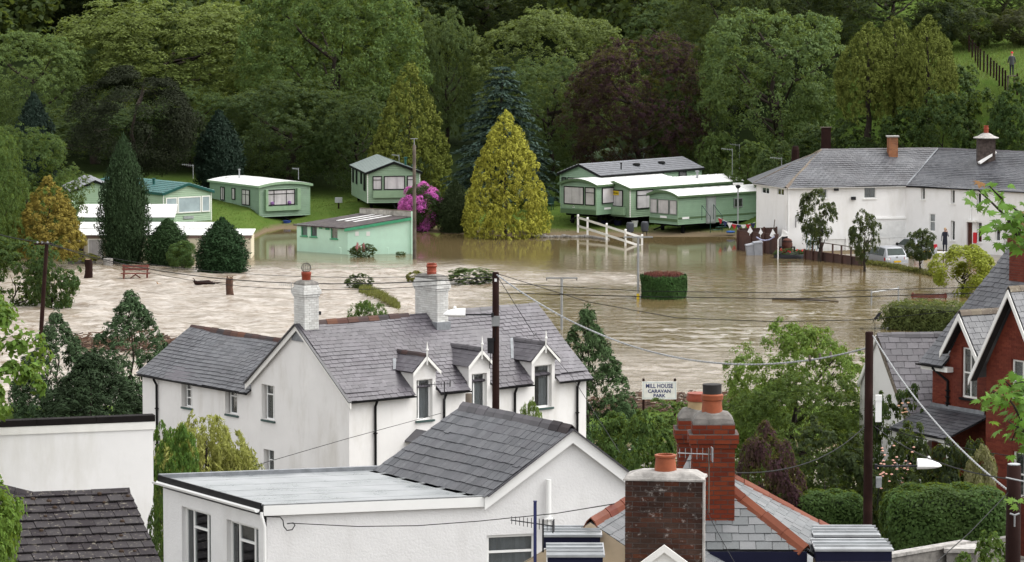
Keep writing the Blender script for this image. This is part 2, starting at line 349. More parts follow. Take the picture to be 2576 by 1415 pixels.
# ---- roof slates laid one by one
def clip_poly(sub, clip):
    out = sub
    for i in range(len(clip)):
        a, b = clip[i], clip[(i + 1) % len(clip)]; inp = out; out = []
        if not inp: return []
        f = lambda p: (b[0] - a[0]) * (p[1] - a[1]) - (b[1] - a[1]) * (p[0] - a[0])
        for j in range(len(inp)):
            p, q = inp[j], inp[(j + 1) % len(inp)]; fp, fq = f(p), f(q)
            if fp >= 0: out.append(p)
            if (fp > 0) != (fq > 0) and abs(fp - fq) > 1e-12:
                t = fp / (fp - fq); out.append((p[0] + (q[0] - p[0]) * t, p[1] + (q[1] - p[1]) * t))
    return out
def area2(p): return 0.5 * sum(p[i][0] * p[(i + 1) % len(p)][1] - p[(i + 1) % len(p)][0] * p[i][1] for i in range(len(p)))
class Roofing:
    def __init__(s, t, mat, sw=0.3, ex=0.2, thick=0.008, name='slate', sag=0.012, under=None, limit=300):
        s.t = t; s.mat = mat; s.sw = sw; s.ex = ex; s.th = thick; s.name = name; s.sag = sag; s.full = []; s.cut = []; s.under = under or mat; s.limit = limit; s.cache = {}
    def face(s, pts, edir=None, mat=None, sw=None, ex=None):
        mat = mat or s.mat; sw = sw or s.sw; ex = ex or s.ex
        pts = [Vector(p) for p in pts]
        n = sum(((pts[i] - pts[0]).cross(pts[i + 1] - pts[0]) for i in range(1, len(pts) - 1)), Vector()).normalized()
        if n.z < 0: n = -n; pts = pts[::-1]
        e = Vector(edir) if edir is not None else Z.cross(n)
        e = (e - n * e.dot(n)).normalized(); w_ = n.cross(e).normalized()
        if w_.z < 0: e = -e; w_ = -w_
        O = pts[0]; P2 = [((p - O).dot(e), (p - O).dot(w_)) for p in pts]
        if area2(P2) < 0: P2 = P2[::-1]
        MB().poly(*[p - n * 0.012 for p in pts]).poly(*[p - n * 0.05 for p in pts]).build('roof_deck', s.under, s.t)
        a0 = min(p[0] for p in P2); a1 = max(p[0] for p in P2); b0 = min(p[1] for p in P2); b1 = max(p[1] for p in P2)
        ph = random.random() * 9
        rows = int((b1 - b0) / ex) + 1; ln = ex * 1.3
        for r in range(rows):
            bb = b0 + r * ex - 0.02; wob = random.uniform(-0.1, 0.1) * sw
            cols = int((a1 - a0) / sw) + 3
            for c in range(-1, cols):
                aa = a0 + (c - (0.5 if r % 2 else 0)) * sw + wob
                ww = sw * 0.965; rect = [(aa, bb), (aa + ww, bb), (aa + ww, bb + ln), (aa, bb + ln)]
                cl = clip_poly(rect, [(x, y) for x, y in P2] if r else [(x, y - (0.05 if y < b0 + 1e-3 else 0)) for x, y in P2])
                if len(cl) < 3: continue
                ar = area2(cl)
                if ar < 0.06 * ww * ln: continue
                off = s.sag * (math.sin(aa * 1.3 + ph) + math.sin(bb * 2.1 + aa * 0.5 + ph * 2)) + random.uniform(0, s.th * 0.6)
                if ar > 0.995 * ww * ln:
                    jt = random.uniform(-0.008, 0.008); sl = 0.0
                    if random.random() < 0.02: jt *= 5; sl = random.uniform(0.01, 0.045)      # a slipped one
                    e2 = (e + w_ * jt).normalized()
                    o3 = O + e * aa + w_ * (bb - sl + random.uniform(-0.008, 0.008)) + n * off
                    s.full.append((sc_at(o3), o3, e2, n, mat, ww, ln))
                else:
                    s.cut.append((cl, O + n * off, e, w_, n, bb, ln, mat))
    def smesh(s, mat, ww, ln):
        k = (mat.name, round(ww, 3), round(ln, 3))
        if k not in s.cache:
            t = s.th; lo, hi = t * 2.2, t * 0.4
            mb = MB(); mb.hexa([(0, 0, lo - t), (ww, 0, lo - t), (ww, ln, hi - t), (0, ln, hi - t), (0, 0, lo), (ww, 0, lo), (ww, ln, hi), (0, ln, hi)])
            s.cache[k] = mb.mesh(s.name, mat)
        return s.cache[k]
    def done(s):
        def seen(o):
            u, v = pj(o); return -20 < u < 2600 and -20 < v < 1425
        s.full.sort(key=lambda q: -q[0] if seen(q[1]) else 1e6)
        vis = s.full[:s.limit]; rest = s.full[s.limit:]
        for sc, o3, e2, n, mat, ww, ln in vis:
            o = obj(s.name, s.smesh(mat, ww, ln), s.t); o.matrix_basis = frame(o3, e2, n.cross(e2), n)
        by = {}
        t = s.th
        for sc, o3, e2, n, mat, ww, ln in rest:
            mb = by.setdefault(mat.name, (MB(), mat))[0]; w2 = n.cross(e2); lo, hi = t * 2.2, t * 0.4
            q = [o3 + n * (lo - t), o3 + e2 * ww + n * (lo - t), o3 + e2 * ww + w2 * ln + n * (hi - t), o3 + w2 * ln + n * (hi - t)]
            mb.hexa(q + [p + n * t for p in q])
        for cl, O, e, w2, n, bb, ln, mat in s.cut:
            mb = by.setdefault(mat.name, (MB(), mat))[0]
            top = [O + e * a + w2 * b + n * (t * 2.2 - (b - bb) / ln * t * 1.8) for a, b in cl]
            mb.prism(top, None, -n * t)
        for mb, mat in by.values():
            o = mb.build(s.name + 's_cut_and_far', mat, s.t); o['kind'] = 'stuff'

def ridge(t, p, q, mat, ln=0.45, wd=0.26, ht=0.09, name='ridge_tile', vee=0.11):
    p, q = Vector(p), Vector(q); d = q - p; L = d.length; k = max(1, round(L / ln)); ln = L / k; d.normalize()
    sd = d.cross(Z).normalized(); up = sd.cross(d)
    if up.z < 0: up = -up
    mb = MB(); prof = [(-wd / 2, -vee), (-wd * 0.28, ht * 0.3 - vee * 0.25), (0, ht * 0.75), (wd * 0.28, ht * 0.3 - vee * 0.25), (wd / 2, -vee)]
    inner = [(x * 0.86, z - 0.018) for x, z in prof]
    poly = [(0, x, z) for x, z in prof] + [(0, x, z) for x, z in reversed(inner)]
    n0 = len(poly); mb.v += poly + [(ln - 0.008, y, z) for _, y, z in poly]
    for i in range(n0):
        j = (i + 1) % n0; mb.f.append((i, j, n0 + j, n0 + i))
    for base in (0, n0):
        for i in range(4): mb.f.append((base + i, base + i + 1, base + 8 - i, base + 9 - i))
    me = mb.mesh(name, mat)
    for i in range(k):
        o = obj(name, me, t); o.matrix_basis = frame(p + d * (i * ln) + up * random.uniform(-0.008, 0.012) + sd * random.uniform(-0.006, 0.006), d, sd if False else up.cross(d), up)

# ---- bricks
_brick_cache = {}
def brick_mesh(L, h, d, mat):
    k = (round(L, 3), round(h, 3), round(d, 3), mat.name)
    if k not in _brick_cache: _brick_cache[k] = MB().box(0.007, L - 0.007, 0, d, 0.007, h - 0.007).mesh('brick', mat)
    return _brick_cache[k]
def brick_side(t, O, ex, L, z0, z1, mat, course, blen, depth, budget, sink, openings=(), odd=0):
    """courses of bricks on one face; ex runs left to right seen from outside"""
    nrm = ex.cross(Z); n = max(1, round(L / blen)); bl = L / n; k = int(round((z1 - z0) / course)); ch = (z1 - z0) / k
    for r in range(k):
        segs = [(i * bl, (i + 1) * bl) for i in range(n)] if (r + odd) % 2 else ([(0, bl / 2)] + [(bl / 2 + i * bl, bl * 1.5 + i * bl) for i in range(n - 1)] + [(L - bl / 2, L)])
        for a, b in segs:
            zc_ = z0 + r * ch
            skip = False
            for (xa, xb, za, zb) in openings:
                if zc_ + ch > za + 0.01 and zc_ < zb - 0.01:
                    if a >= xa - 0.02 and b <= xb + 0.02: skip = True
                    elif a < xa < b: b = xa
                    elif a < xb < b: a = xb
            if skip or b - a < 0.03: continue
            o3 = O + ex * a + Z * r * ch + nrm * random.uniform(-0.002, 0.003)
            if budget[0] > 0 and -30 < pj(o3)[0] < 2610 and pj(o3)[1] < 1430:
                ob = obj('brick', brick_mesh(b - a, ch, depth, mat), t); ob.matrix_basis = frame(o3, ex, -nrm, Z); budget[0] -= 1
            else:
                sink.obox(o3 + ex * 0.005 + Z * 0.005, ex * (b - a - 0.01), -nrm * depth, Z * (ch - 0.01))
def chimney_stack(t, c, ang, w_, d_, z0, z1, mat, mortar, course=0.075, blen=0.225, corbels=(), budget=None, vis=(0, 1)):
    """c: centre of the stack in plan; corbels: (z_from, z_to, projection)"""
    ex, ey = dirv(ang), dirv(ang + 90); budget = budget or [300]; sink = MB()
    zs = sorted({z0, z1, *[z for q in corbels for z in q[:2]]})
    zs = [z for i, z in enumerate(zs) if i == 0 or z - zs[i - 1] > 1e-4]
    for za, zb in zip(zs[:-1], zs[1:]):
        pr = sum(q[2] for q in corbels if q[0] <= za + 1e-6 and q[1] >= zb - 1e-6); W, Dp = w_ / 2 + pr, d_ / 2 + pr
        MB().obox(Vector((c[0], c[1], za + 0.001)) - ex * (W - 0.008) - ey * (Dp - 0.008), ex * (2 * W - 0.016), ey * (2 * Dp - 0.016), Z * (zb - za - 0.002)).build('mortar_core', mortar, t)
        bd = 0.1
        C = Vector((c[0], c[1], za))
        sides = ((C - ex * W - ey * Dp, ex, 2 * W, 0), (C - ex * W + ey * (Dp - bd), -ey, 2 * Dp - 2 * bd, 1), (C + ex * W - ey * (Dp - bd), ey, 2 * Dp - 2 * bd, 1), (C + ex * W + ey * Dp, -ex, 2 * W, 0))
        for i, (o_, d_dir, l_, od) in enumerate(sides): brick_side(t, o_, d_dir, l_, za, zb, mat, course, blen, bd, budget if i in vis else [0], sink, odd=od)
    if sink.v:
        o = sink.build('bricks_far', mat, t); o['kind'] = 'stuff'
def flaunching(t, c, ang, w_, d_, z, h, mat, lip=0.02, name='mortar_cap', top=0.45):
    ex, ey = dirv(ang), dirv(ang + 90); C = Vector((c[0], c[1], z)); a, b = w_ / 2 + lip, d_ / 2 + lip
    mb = MB(); rings = []
    for (f, zz) in ((1, 0), (1, 0.03), (0.93, h * 0.45), (0.75, h * 0.8), (top, h)):
        ring = []
        for sx, sy in ((-1, -1), (-0.33, -1), (0.33, -1), (1, -1), (1, -.33), (1, .33), (1, 1), (.33, 1), (-.33, 1), (-1, 1), (-1, .33), (-1, -.33)):
            j = 1 + random.uniform(-0.02, 0.02); ring.append(C + ex * (a * f * sx * j) + ey * (b * f * sy * j) + Z * (zz + (random.uniform(-0.012, 0.012) if zz else 0)))
        rings.append(ring)
    n = 12; mb.v = [tuple(p) for r in rings for p in r]
    for i in range(len(rings) - 1):
        for k in range(n): mb.f.append((i * n + k, i * n + (k + 1) % n, (i + 1) * n + (k + 1) % n, (i + 1) * n + k))
    mb.f.append(tuple(range((len(rings) - 1) * n, len(rings) * n))); mb.f.append(tuple(reversed(range(n))))
    return mb.build(name, mat, t)
def pot(t, o, prof, mat, name='chimney_pot', label=None, n=18):
    mb = MB(); base = [(r, z) for r, z in prof]; rt = prof[-1][0]; h = prof[-1][1]
    ring = base + [(rt * 0.8, h), (rt * 0.78, h - 0.12)]
    mb.lathe(ring, n, o); ob = mb.build(name, mat, t, smooth=True, label=label)
    return ob

# ---- walls, windows, gutters
def wall_face(mb, O, ex, L, H, openings=(), depth=0.12, gable=None, jut=None):
    """openings: (x0, x1, z0, z1) from the lower left corner O; gable: (x, z) apex above the wall top"""
    nrm = ex.cross(Z); xs = sorted({0.0, L, *[q for o in openings for q in o[:2]]}); zs = sorted({0.0, H, *[q for o in openings for q in o[2:4]]})
    P = lambda x, z, k=0.0: O + ex * x + Z * z - nrm * k
    for i in range(len(xs) - 1):
        for j in range(len(zs) - 1):
            cx, cz = (xs[i] + xs[i + 1]) / 2, (zs[j] + zs[j + 1]) / 2
            if any(a < cx < b and c < cz < d for a, b, c, d in openings): continue
            mb.quad(P(xs[i], zs[j]), P(xs[i + 1], zs[j]), P(xs[i + 1], zs[j + 1]), P(xs[i], zs[j + 1]))
    for a, b, c, d in openings:
        for p, q in (((a, c), (a, d)), ((a, d), (b, d)), ((b, d), (b, c)), ((b, c), (a, c))):
            if p[1] == q[1] and (p[1] > H - 0.002 or p[1] < 0.001): continue
            mb.quad(P(*p), P(*q), P(*q, depth), P(*p, depth))
    if gable: mb.poly(P(0, H), P(L, H), P(*gable))
_fold_cache = {}
def window(t, O, ex, x0, x1, z0, z1, depth=0.1, mull=(), trans=(), back='curtain', fr=0.055, mat=None, sill=None, name='window', half=None, pane=None, fd=0.05):
    """a window with frame, one pane for each light, and what hangs or lies behind; O, ex as for wall_face"""
    mat = mat or M['upvc']; nrm = ex.cross(Z); W, Hh = x1 - x0, z1 - z0; B = O + ex * x0 + Z * z0 - nrm * depth
    mb = MB()
    def bar(a, b, c, d, pr=0.0): mb.obox(B + ex * a + Z * c + nrm * pr - nrm * 0.0, ex * (b - a), -nrm * fd, Z * (d - c))
    bar(0, fr, 0, Hh); bar(W - fr, W, 0, Hh); bar(fr, W - fr, 0, fr); bar(fr, W - fr, Hh - fr, Hh)
    xs = [fr] + [W * f for f in mull] + [W - fr]
    for f in mull: bar(W * f - fr * 0.4, W * f + fr * 0.4, fr, Hh - fr)
    lights = []
    for i in range(len(xs) - 1):
        tr = trans[i] if trans and isinstance(trans[0], (list, tuple)) else trans
        a = xs[i] + (fr * 0.4 if i else 0); b = xs[i + 1] - (fr * 0.4 if i < len(xs) - 2 else 0)
        zz = [fr] + [Hh * f for f in tr] + [Hh - fr]
        for f in tr: bar(a, b, Hh * f - fr * 0.4, Hh * f + fr * 0.4)
        for j in range(len(zz) - 1): lights.append((a, b, zz[j] + (fr * 0.4 if j else 0), zz[j + 1] - (fr * 0.4 if j < len(zz) - 2 else 0)))
    wo_ = mb.build(name, mat, t)
    for a, b, c, d in lights:
        MB().obox(B + ex * a + Z * c - nrm * (fd * 0.5), ex * (b - a), -nrm * 0.006, Z * (d - c)).build('pane', pane or M['pane'], wo_)
    k = fd + 0.06; mb = MB()
    if pane is None:
        if back in ('curtain', 'curtain_grey', 'half', 'side'):
            def sheet(xa, xb, ma):
                m2 = MB(); cnt = max(6, int((xb - xa) / 0.05)); pv = None
                for i in range(cnt + 1):
                    x = xa + (xb - xa) * i / cnt; q = B + ex * x - nrm * (k + 0.02 * math.sin(i * 1.9) + 0.01 * math.sin(i * 0.7))
                    if pv is not None: m2.quad(pv + Z * 0.03, q + Z * 0.03, q + Z * (Hh - 0.02), pv + Z * (Hh - 0.02))
                    pv = q
                m2.build('curtain', ma, wo_)
            if back == 'curtain': sheet(fr * 0.5, W - fr * 0.5, M['curtain'])
            elif back == 'curtain_grey': sheet(fr * 0.5, W - fr * 0.5, M['curtain_grey'])
            elif back == 'half': sheet(fr * 0.5, W * 0.42, M['curtain']); sheet(W * 0.62, W - fr * 0.5, M['curtain'])
            elif back == 'side': sheet(W * 0.5, W - fr * 0.5, M['curtain_grey'])
        rm = M['room_grey'] if back == 'grey' else M['room_dark']
        kk = k + 0.05; de = 0.35
        p = [B - nrm * kk, B + ex * W - nrm * kk, B + ex * W + Z * Hh - nrm * kk, B + Z * Hh - nrm * kk]; q = [a - nrm * de for a in p]
        m3 = MB(); m3.quad(*q)
        for i in range(4): m3.quad(p[i], p[(i + 1) % 4], q[(i + 1) % 4], q[i])
        m3.build('dark_room', rm, wo_)
    if sill:
        MB().obox(O + ex * (x0 - 0.06) + Z * (z0 - 0.07) - nrm * depth, ex * (W + 0.12), nrm * (depth + 0.07), Z * 0.068).build('sill', sill, wo_)
    return wo_
def gutter(t, p, q, mat, r=0.06, name='gutter'):
    p, q = Vector(p), Vector(q); d = (q - p).normalized(); sd = d.cross(Z).normalized(); mb = MB()
    prof = [(-r, 0), (-r * 0.7, -r * 0.75), (0, -r), (r * 0.7, -r * 0.75), (r, 0)]; prof2 = [(x * 0.85, z * 0.85 + 0.002) for x, z in prof][::-1]
    poly = [p + sd * x + Z * z for x, z in prof + prof2]; mb.prism(poly, None, q - p); return mb.build(name, mat, t)
def downpipe(t, top, zb, mat, r=0.035, out=None, brackets=3, name='downpipe'):
    top = Vector(top); pts = [top, Vector((top.x, top.y, zb))]
    if out is not None: pts = [top + out, top + out - Z * 0.08, top - Z * 0.3, Vector((top.x, top.y, zb))]
    mb = MB(); mb.tube(pts, r, 8); o = mb.build(name, mat, t)
    for i in range(brackets):
        z = top.z - 0.5 - (top.z - 0.5 - zb) * (i + 0.5) / brackets
        MB().box(top.x - r * 1.6, top.x + r * 1.6, top.y - r * 1.6, top.y + r * 1.6, z - 0.015, z + 0.015).build('bracket', mat, o)
    return o
def barge(t, p, q, mat, h=0.2, th=0.03, nrm=None, name='bargeboard'):
    """board under a sloping roof edge; p, q: edge ends on the wall plane, nrm outward"""
    p, q = Vector(p), Vector(q); mb = MB(); up = Z * h
    return mb.obox(p - up + nrm * 0.0, q - p, nrm * th, up).build(name, mat, t)

# ---- aerial
def aerial(label, base, h, ang, boom=1.2, n=8, el=0.25, mat=None, offs=0.3, tilt=0.0, thick=0.012, refl=True, name='tv_aerial', group='television aerials', pole_mat=None, vert=True):
    mat = mat or M['metal_grey']; base = Vector(base)
    t = thing_w(name, label, 'aerial', base, group); top = base + Z * h; d = (dirv(ang) + Z * tilt).normalized(); sd = d.cross(Z).normalized()
    MB().tube([base, top + Z * 0.08], thick * 1.5, 8).build('mast', pole_mat or mat, t)
    a = top + d * boom * (1 - offs); b = top - d * boom * offs
    MB().tube([a, b], thick, 6).build('boom', mat, t)
    ev = Z if vert else sd
    for i in range(n):
        c = a + (b - a) * (i + 0.3) / n; l = el * (0.7 + 0.4 * i / n)
        MB().tube([c - ev * l / 2, c + ev * l / 2], thick * 0.6, 5).build('element', mat, t)
    if refl:
        MB().obox(b - sd * el * 0.5 - Z * el * 0.55, sd * el, d * 0.015, Z * el * 1.1).build('reflector', mat, t)
    return t
def wire(pts, r=0.012, mat=None, label='', name='overhead_wire', group='overhead wires', sag=0.0, n=16):
    pts = [Vector(p) for p in pts]
    if len(pts) == 2:
        a, b = pts; pts = [a + (b - a) * (i / n) - Z * sag * 4 * (i / n) * (1 - i / n) for i in range(n + 1)]
    o = MB().tube(pts, r, 6).build(name, mat or M['cable'], None, smooth=True); return tag(o, label, 'wire', group)
def twisted(a, b, sag, r, label, mat, group='overhead wires', n=90, turns=40, strands=2, name='twisted_cable'):
    a, b = Vector(a), Vector(b); d = (b - a).normalized(); sd = d.cross(Z).normalized(); up = sd.cross(d)
    mb = MB(); n = turns * 6
    for s in range(strands):
        pts = []
        for i in range(n + 1):
            f = i / n; p = a + (b - a) * f - Z * sag * 4 * f * (1 - f); th = 2 * math.pi * (turns * f + s / strands)
            pts.append(p + (sd * math.cos(th) + up * math.sin(th)) * r * 0.75)
        mb.tube(pts, r, 5)
    o = mb.build(name, mat, None, smooth=True); return tag(o, label, 'wire', group)
# ------------------------------------------------------------------ land and water
def smooth(a, b, x):
    t = np.clip((x - a) / (b - a), 0, 1); return t * t * (3 - 2 * t)
def terrain(x, y):
    x = np.asarray(x, float); y = np.asarray(y, float)
    near = np.interp(y, [-30, 0, 40, 58, 75, 100, 118, 131, 146, 152, 164, 167, 176, 183, 190], [22, 21.3, 14, 10, 8.0, 5.4, 3.4, 2.0, 0.6, -0.35, -0.3, 0.45, 0.5, -0.5, -1.6])
    ys = np.interp(x, [-60, -32, -20, -18, -12, 0, 15, 16.5, 19, 30, 60], [262, 262, 266, 284, 284, 277, 277, 277, 262.5, 262.5, 258])
    land = (y - ys) * 0.06
    land = np.where(land < 0, np.maximum(land * 6, -1.6), land)
    land = land + 1.25 * np.exp(-(((x + 9.5) / 5.5) ** 2 + ((y - 291) / 5.5) ** 2)) * smooth(284, 288, y)
    yh = np.interp(x, [-80, -20, 10, 20, 32, 40, 70], [306, 308, 306, 296, 275, 268, 262])
    up = np.maximum(y - yh, 0); kx = smooth(12, 30, x)
    hill = np.interp(up, [0, 30, 70, 120, 200, 420], [0, 1.2, 5.0, 14, 34, 90]) * (1 - kx) + np.interp(up, [0, 8, 16, 41, 60, 100, 420], [0, 5.0, 11.2, 13.3, 17, 28, 98]) * kx
    land = land * (1 - kx * smooth(0, 6, up))
    hill = hill + 0.8 * np.sin(x * 0.13 + 1) * np.sin(y * 0.09) * smooth(6, 30, up)
    far = land + hill
    k = smooth(188, 200, y)
    return np.where(y < 188, near, np.where(y > 200, far, near * (1 - k) + far * k))
def tz(x, y): return float(terrain(x, y))

def grid_mesh(name, xs, ys, zf, mat, smooth_=True):
    X, Y = np.meshgrid(xs, ys); Zz = zf(X, Y); v = np.stack([X.ravel(), Y.ravel(), Zz.ravel()], 1)
    nx, ny = len(xs), len(ys); i = np.arange(nx * ny).reshape(ny, nx)
    q = np.stack([i[:-1, :-1].ravel(), i[:-1, 1:].ravel(), i[1:, 1:].ravel(), i[1:, :-1].ravel()], 1)
    m = npmesh(name, v, q, mat); m.polygons.foreach_set('use_smooth', [smooth_] * len(m.polygons)); return m

# ground: grass, dark woodland floor on the hill, wet mud by the water
m, n, b = new_mat('ground'); p = wpos(n); sep = n.nodes.new('ShaderNodeSeparateXYZ'); lk(n, p, sep.inputs[0])
gf = noise(n, 0.9, 5, 0.65, p); g2 = noise(n, 6.0, 4, 0.7, p)
grass = mixc(n, ramp(n, gf, 0.35, 0.65), (0.055, 0.095, 0.016), (0.085, 0.12, 0.026)); grass = mixc(n, mnode(n, 'MULTIPLY', g2, 0.5), grass, (0.05, 0.09, 0.02))
mud = mixc(n, g2, (0.1, 0.075, 0.045), (0.17, 0.135, 0.09))
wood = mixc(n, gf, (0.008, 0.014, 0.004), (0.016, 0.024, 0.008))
rough_g = mixc(n, gf, (0.07, 0.1, 0.03), (0.13, 0.13, 0.05))
hz = mnode(n, 'ADD', sep.outputs[2], mnode(n, 'MULTIPLY', mnode(n, 'SUBTRACT', gf, 0.5), 0.35))
c = mixc(n, ramp(n, hz, 0.12, 0.3), mud, grass)
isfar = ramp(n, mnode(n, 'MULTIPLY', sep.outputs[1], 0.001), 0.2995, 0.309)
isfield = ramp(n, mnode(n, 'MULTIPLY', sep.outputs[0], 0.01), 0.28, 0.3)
yard = mixc(n, gf, (0.1, 0.095, 0.085), (0.17, 0.16, 0.145)); c = mixc(n, ramp(n, mnode(n, 'MULTIPLY', sep.outputs[1], 0.001), 0.146, 0.16), yard, c)
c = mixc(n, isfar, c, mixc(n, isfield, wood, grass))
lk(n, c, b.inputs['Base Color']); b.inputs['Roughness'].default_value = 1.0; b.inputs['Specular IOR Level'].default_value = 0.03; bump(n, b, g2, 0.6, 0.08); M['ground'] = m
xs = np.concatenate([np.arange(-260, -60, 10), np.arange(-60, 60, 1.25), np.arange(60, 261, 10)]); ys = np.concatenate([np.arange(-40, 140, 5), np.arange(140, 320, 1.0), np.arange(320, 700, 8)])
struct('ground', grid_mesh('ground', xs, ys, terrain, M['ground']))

# flood water: calm by the caravans, ripples in the middle, rapids on the left
def rapids(x, y):
    a = smooth(262, 246, y) * smooth(1.5, -9, x - (y - 215) * 0.12)
    b = 0.55 * smooth(252, 246, y) * smooth(238, 243, y) * smooth(16, 4, x)
    c = 0.45 * smooth(210, 196, y) * smooth(40, 20, x)
    return np.clip(a + b * (1 - a) + c * (1 - a), 0, 1)
def ripple(x, y): return smooth(266, 240, y)
def wn(x, y, waves, rng):
    z = np.zeros_like(x)
    for lam, amp, th, sp in waves:
        for _ in range(5):
            t = th + rng.normal(0, sp); l = lam * rng.uniform(0.7, 1.4); k = 2 * np.pi / l
            z += amp / 2.2 * np.sin(k * (x * np.cos(t) + y * np.sin(t)) + rng.uniform(0, 6.3))
    return z
def water_z(x, y):
    rng = np.random.default_rng(5); r = rapids(x, y); rp = ripple(x, y)
    patch = 0.55 + 0.45 * np.sin(x * 0.31 + 2 * np.sin(y * 0.11)) * np.sin(y * 0.27 + 1.5 * np.sin(x * 0.13))
    w1 = wn(x, y, [(2.8, 1.0, 1.9, 0.5), (1.5, 0.55, 2.2, 0.7)], rng)
    w2 = wn(x, y, [(0.95, 1.0, 1.57, 0.5), (1.7, 0.8, 1.5, 0.4)], rng)
    rr = wn(x, y, [(5.0, 1.0, 1.2, 0.9), (2.2, 0.7, 1.5, 1.0), (1.1, 0.42, 1.6, 1.2)], rng)
    return (0.023 + 0.008 * smooth(242, 205, y)) * rp * w2 * patch + r * (0.09 * rr * (0.5 + 0.5 * patch)) + 0.006 * rp * w1
xs = np.concatenate([np.arange(-220, -48, 6), np.arange(-48, 52, 0.34), np.arange(52, 221, 6)])
ys = np.concatenate([np.arange(140, 172, 2.0), np.arange(172, 268, 0.3), np.arange(268, 310, 2.0)])
m, n, b = new_mat('flood_water'); p = wpos(n)
at = n.nodes.new('ShaderNodeAttribute'); at.attribute_name = 'rapids'; rap = at.outputs['Fac']
at2 = n.nodes.new('ShaderNodeAttribute'); at2.attribute_name = 'ripple'; rip = at2.outputs['Fac']
f1 = noise(n, 1.0, 6, 0.7, p, (0.55, 1.2, 1.0)); f2 = noise(n, 1.0, 5, 0.65, p, (2.6, 5.5, 1.0)); f3 = noise(n, 0.07, 3, 0.5, p)
calm = mixc(n, f3, (0.1, 0.074, 0.032), (0.145, 0.107, 0.053))
f4 = noise(n, 1.0, 5, 0.7, p, (0.16, 0.8, 1.0)); silt = mixc(n, ramp(n, mnode(n, 'ADD', mnode(n, 'MULTIPLY', f1, 0.5), mnode(n, 'MULTIPLY', f4, 0.5)), 0.36, 0.62), (0.11, 0.075, 0.042), (0.28, 0.23, 0.175)); foam = ramp(n, mnode(n, 'ADD', mnode(n, 'MULTIPLY', f1, 0.5), mnode(n, 'MULTIPLY', f2, 0.55)), 0.46, 0.6)
cc = mixc(n, rap, calm, silt); cc = mixc(n, mnode(n, 'MULTIPLY', mnode(n, 'MULTIPLY', foam, rap), 0.6), cc, (0.5, 0.465, 0.43))
lk(n, cc, b.inputs['Base Color']); lk(n, mnode(n, 'ADD', mnode(n, 'MULTIPLY', rap, 0.22), 0.06), b.inputs['Roughness']); b.inputs['IOR'].default_value = 1.33
bh = mnode(n, 'ADD', mnode(n, 'MULTIPLY', noise(n, 1.0, 3, 0.55, p, (1.6, 3.4, 1.0)), mnode(n, 'ADD', mnode(n, 'MULTIPLY', rip, 0.8), 0.05)), mnode(n, 'MULTIPLY', f2, mnode(n, 'MULTIPLY', rap, 1.2)))
bump(n, b, bh, 0.55, 0.075); M['flood_water'] = m
wm = grid_mesh('flood_water', xs, ys, water_z, M['flood_water'])
co = np.empty(len(wm.vertices) * 3, np.float32); wm.vertices.foreach_get('co', co); co = co.reshape(-1, 3)
for nm, fn in (('rapids', rapids), ('ripple', ripple)):
    a_ = wm.attributes.new(nm, 'FLOAT', 'POINT'); a_.data.foreach_set('value', fn(co[:, 0], co[:, 1]).astype(np.float32))
struct('flood_water', wm)
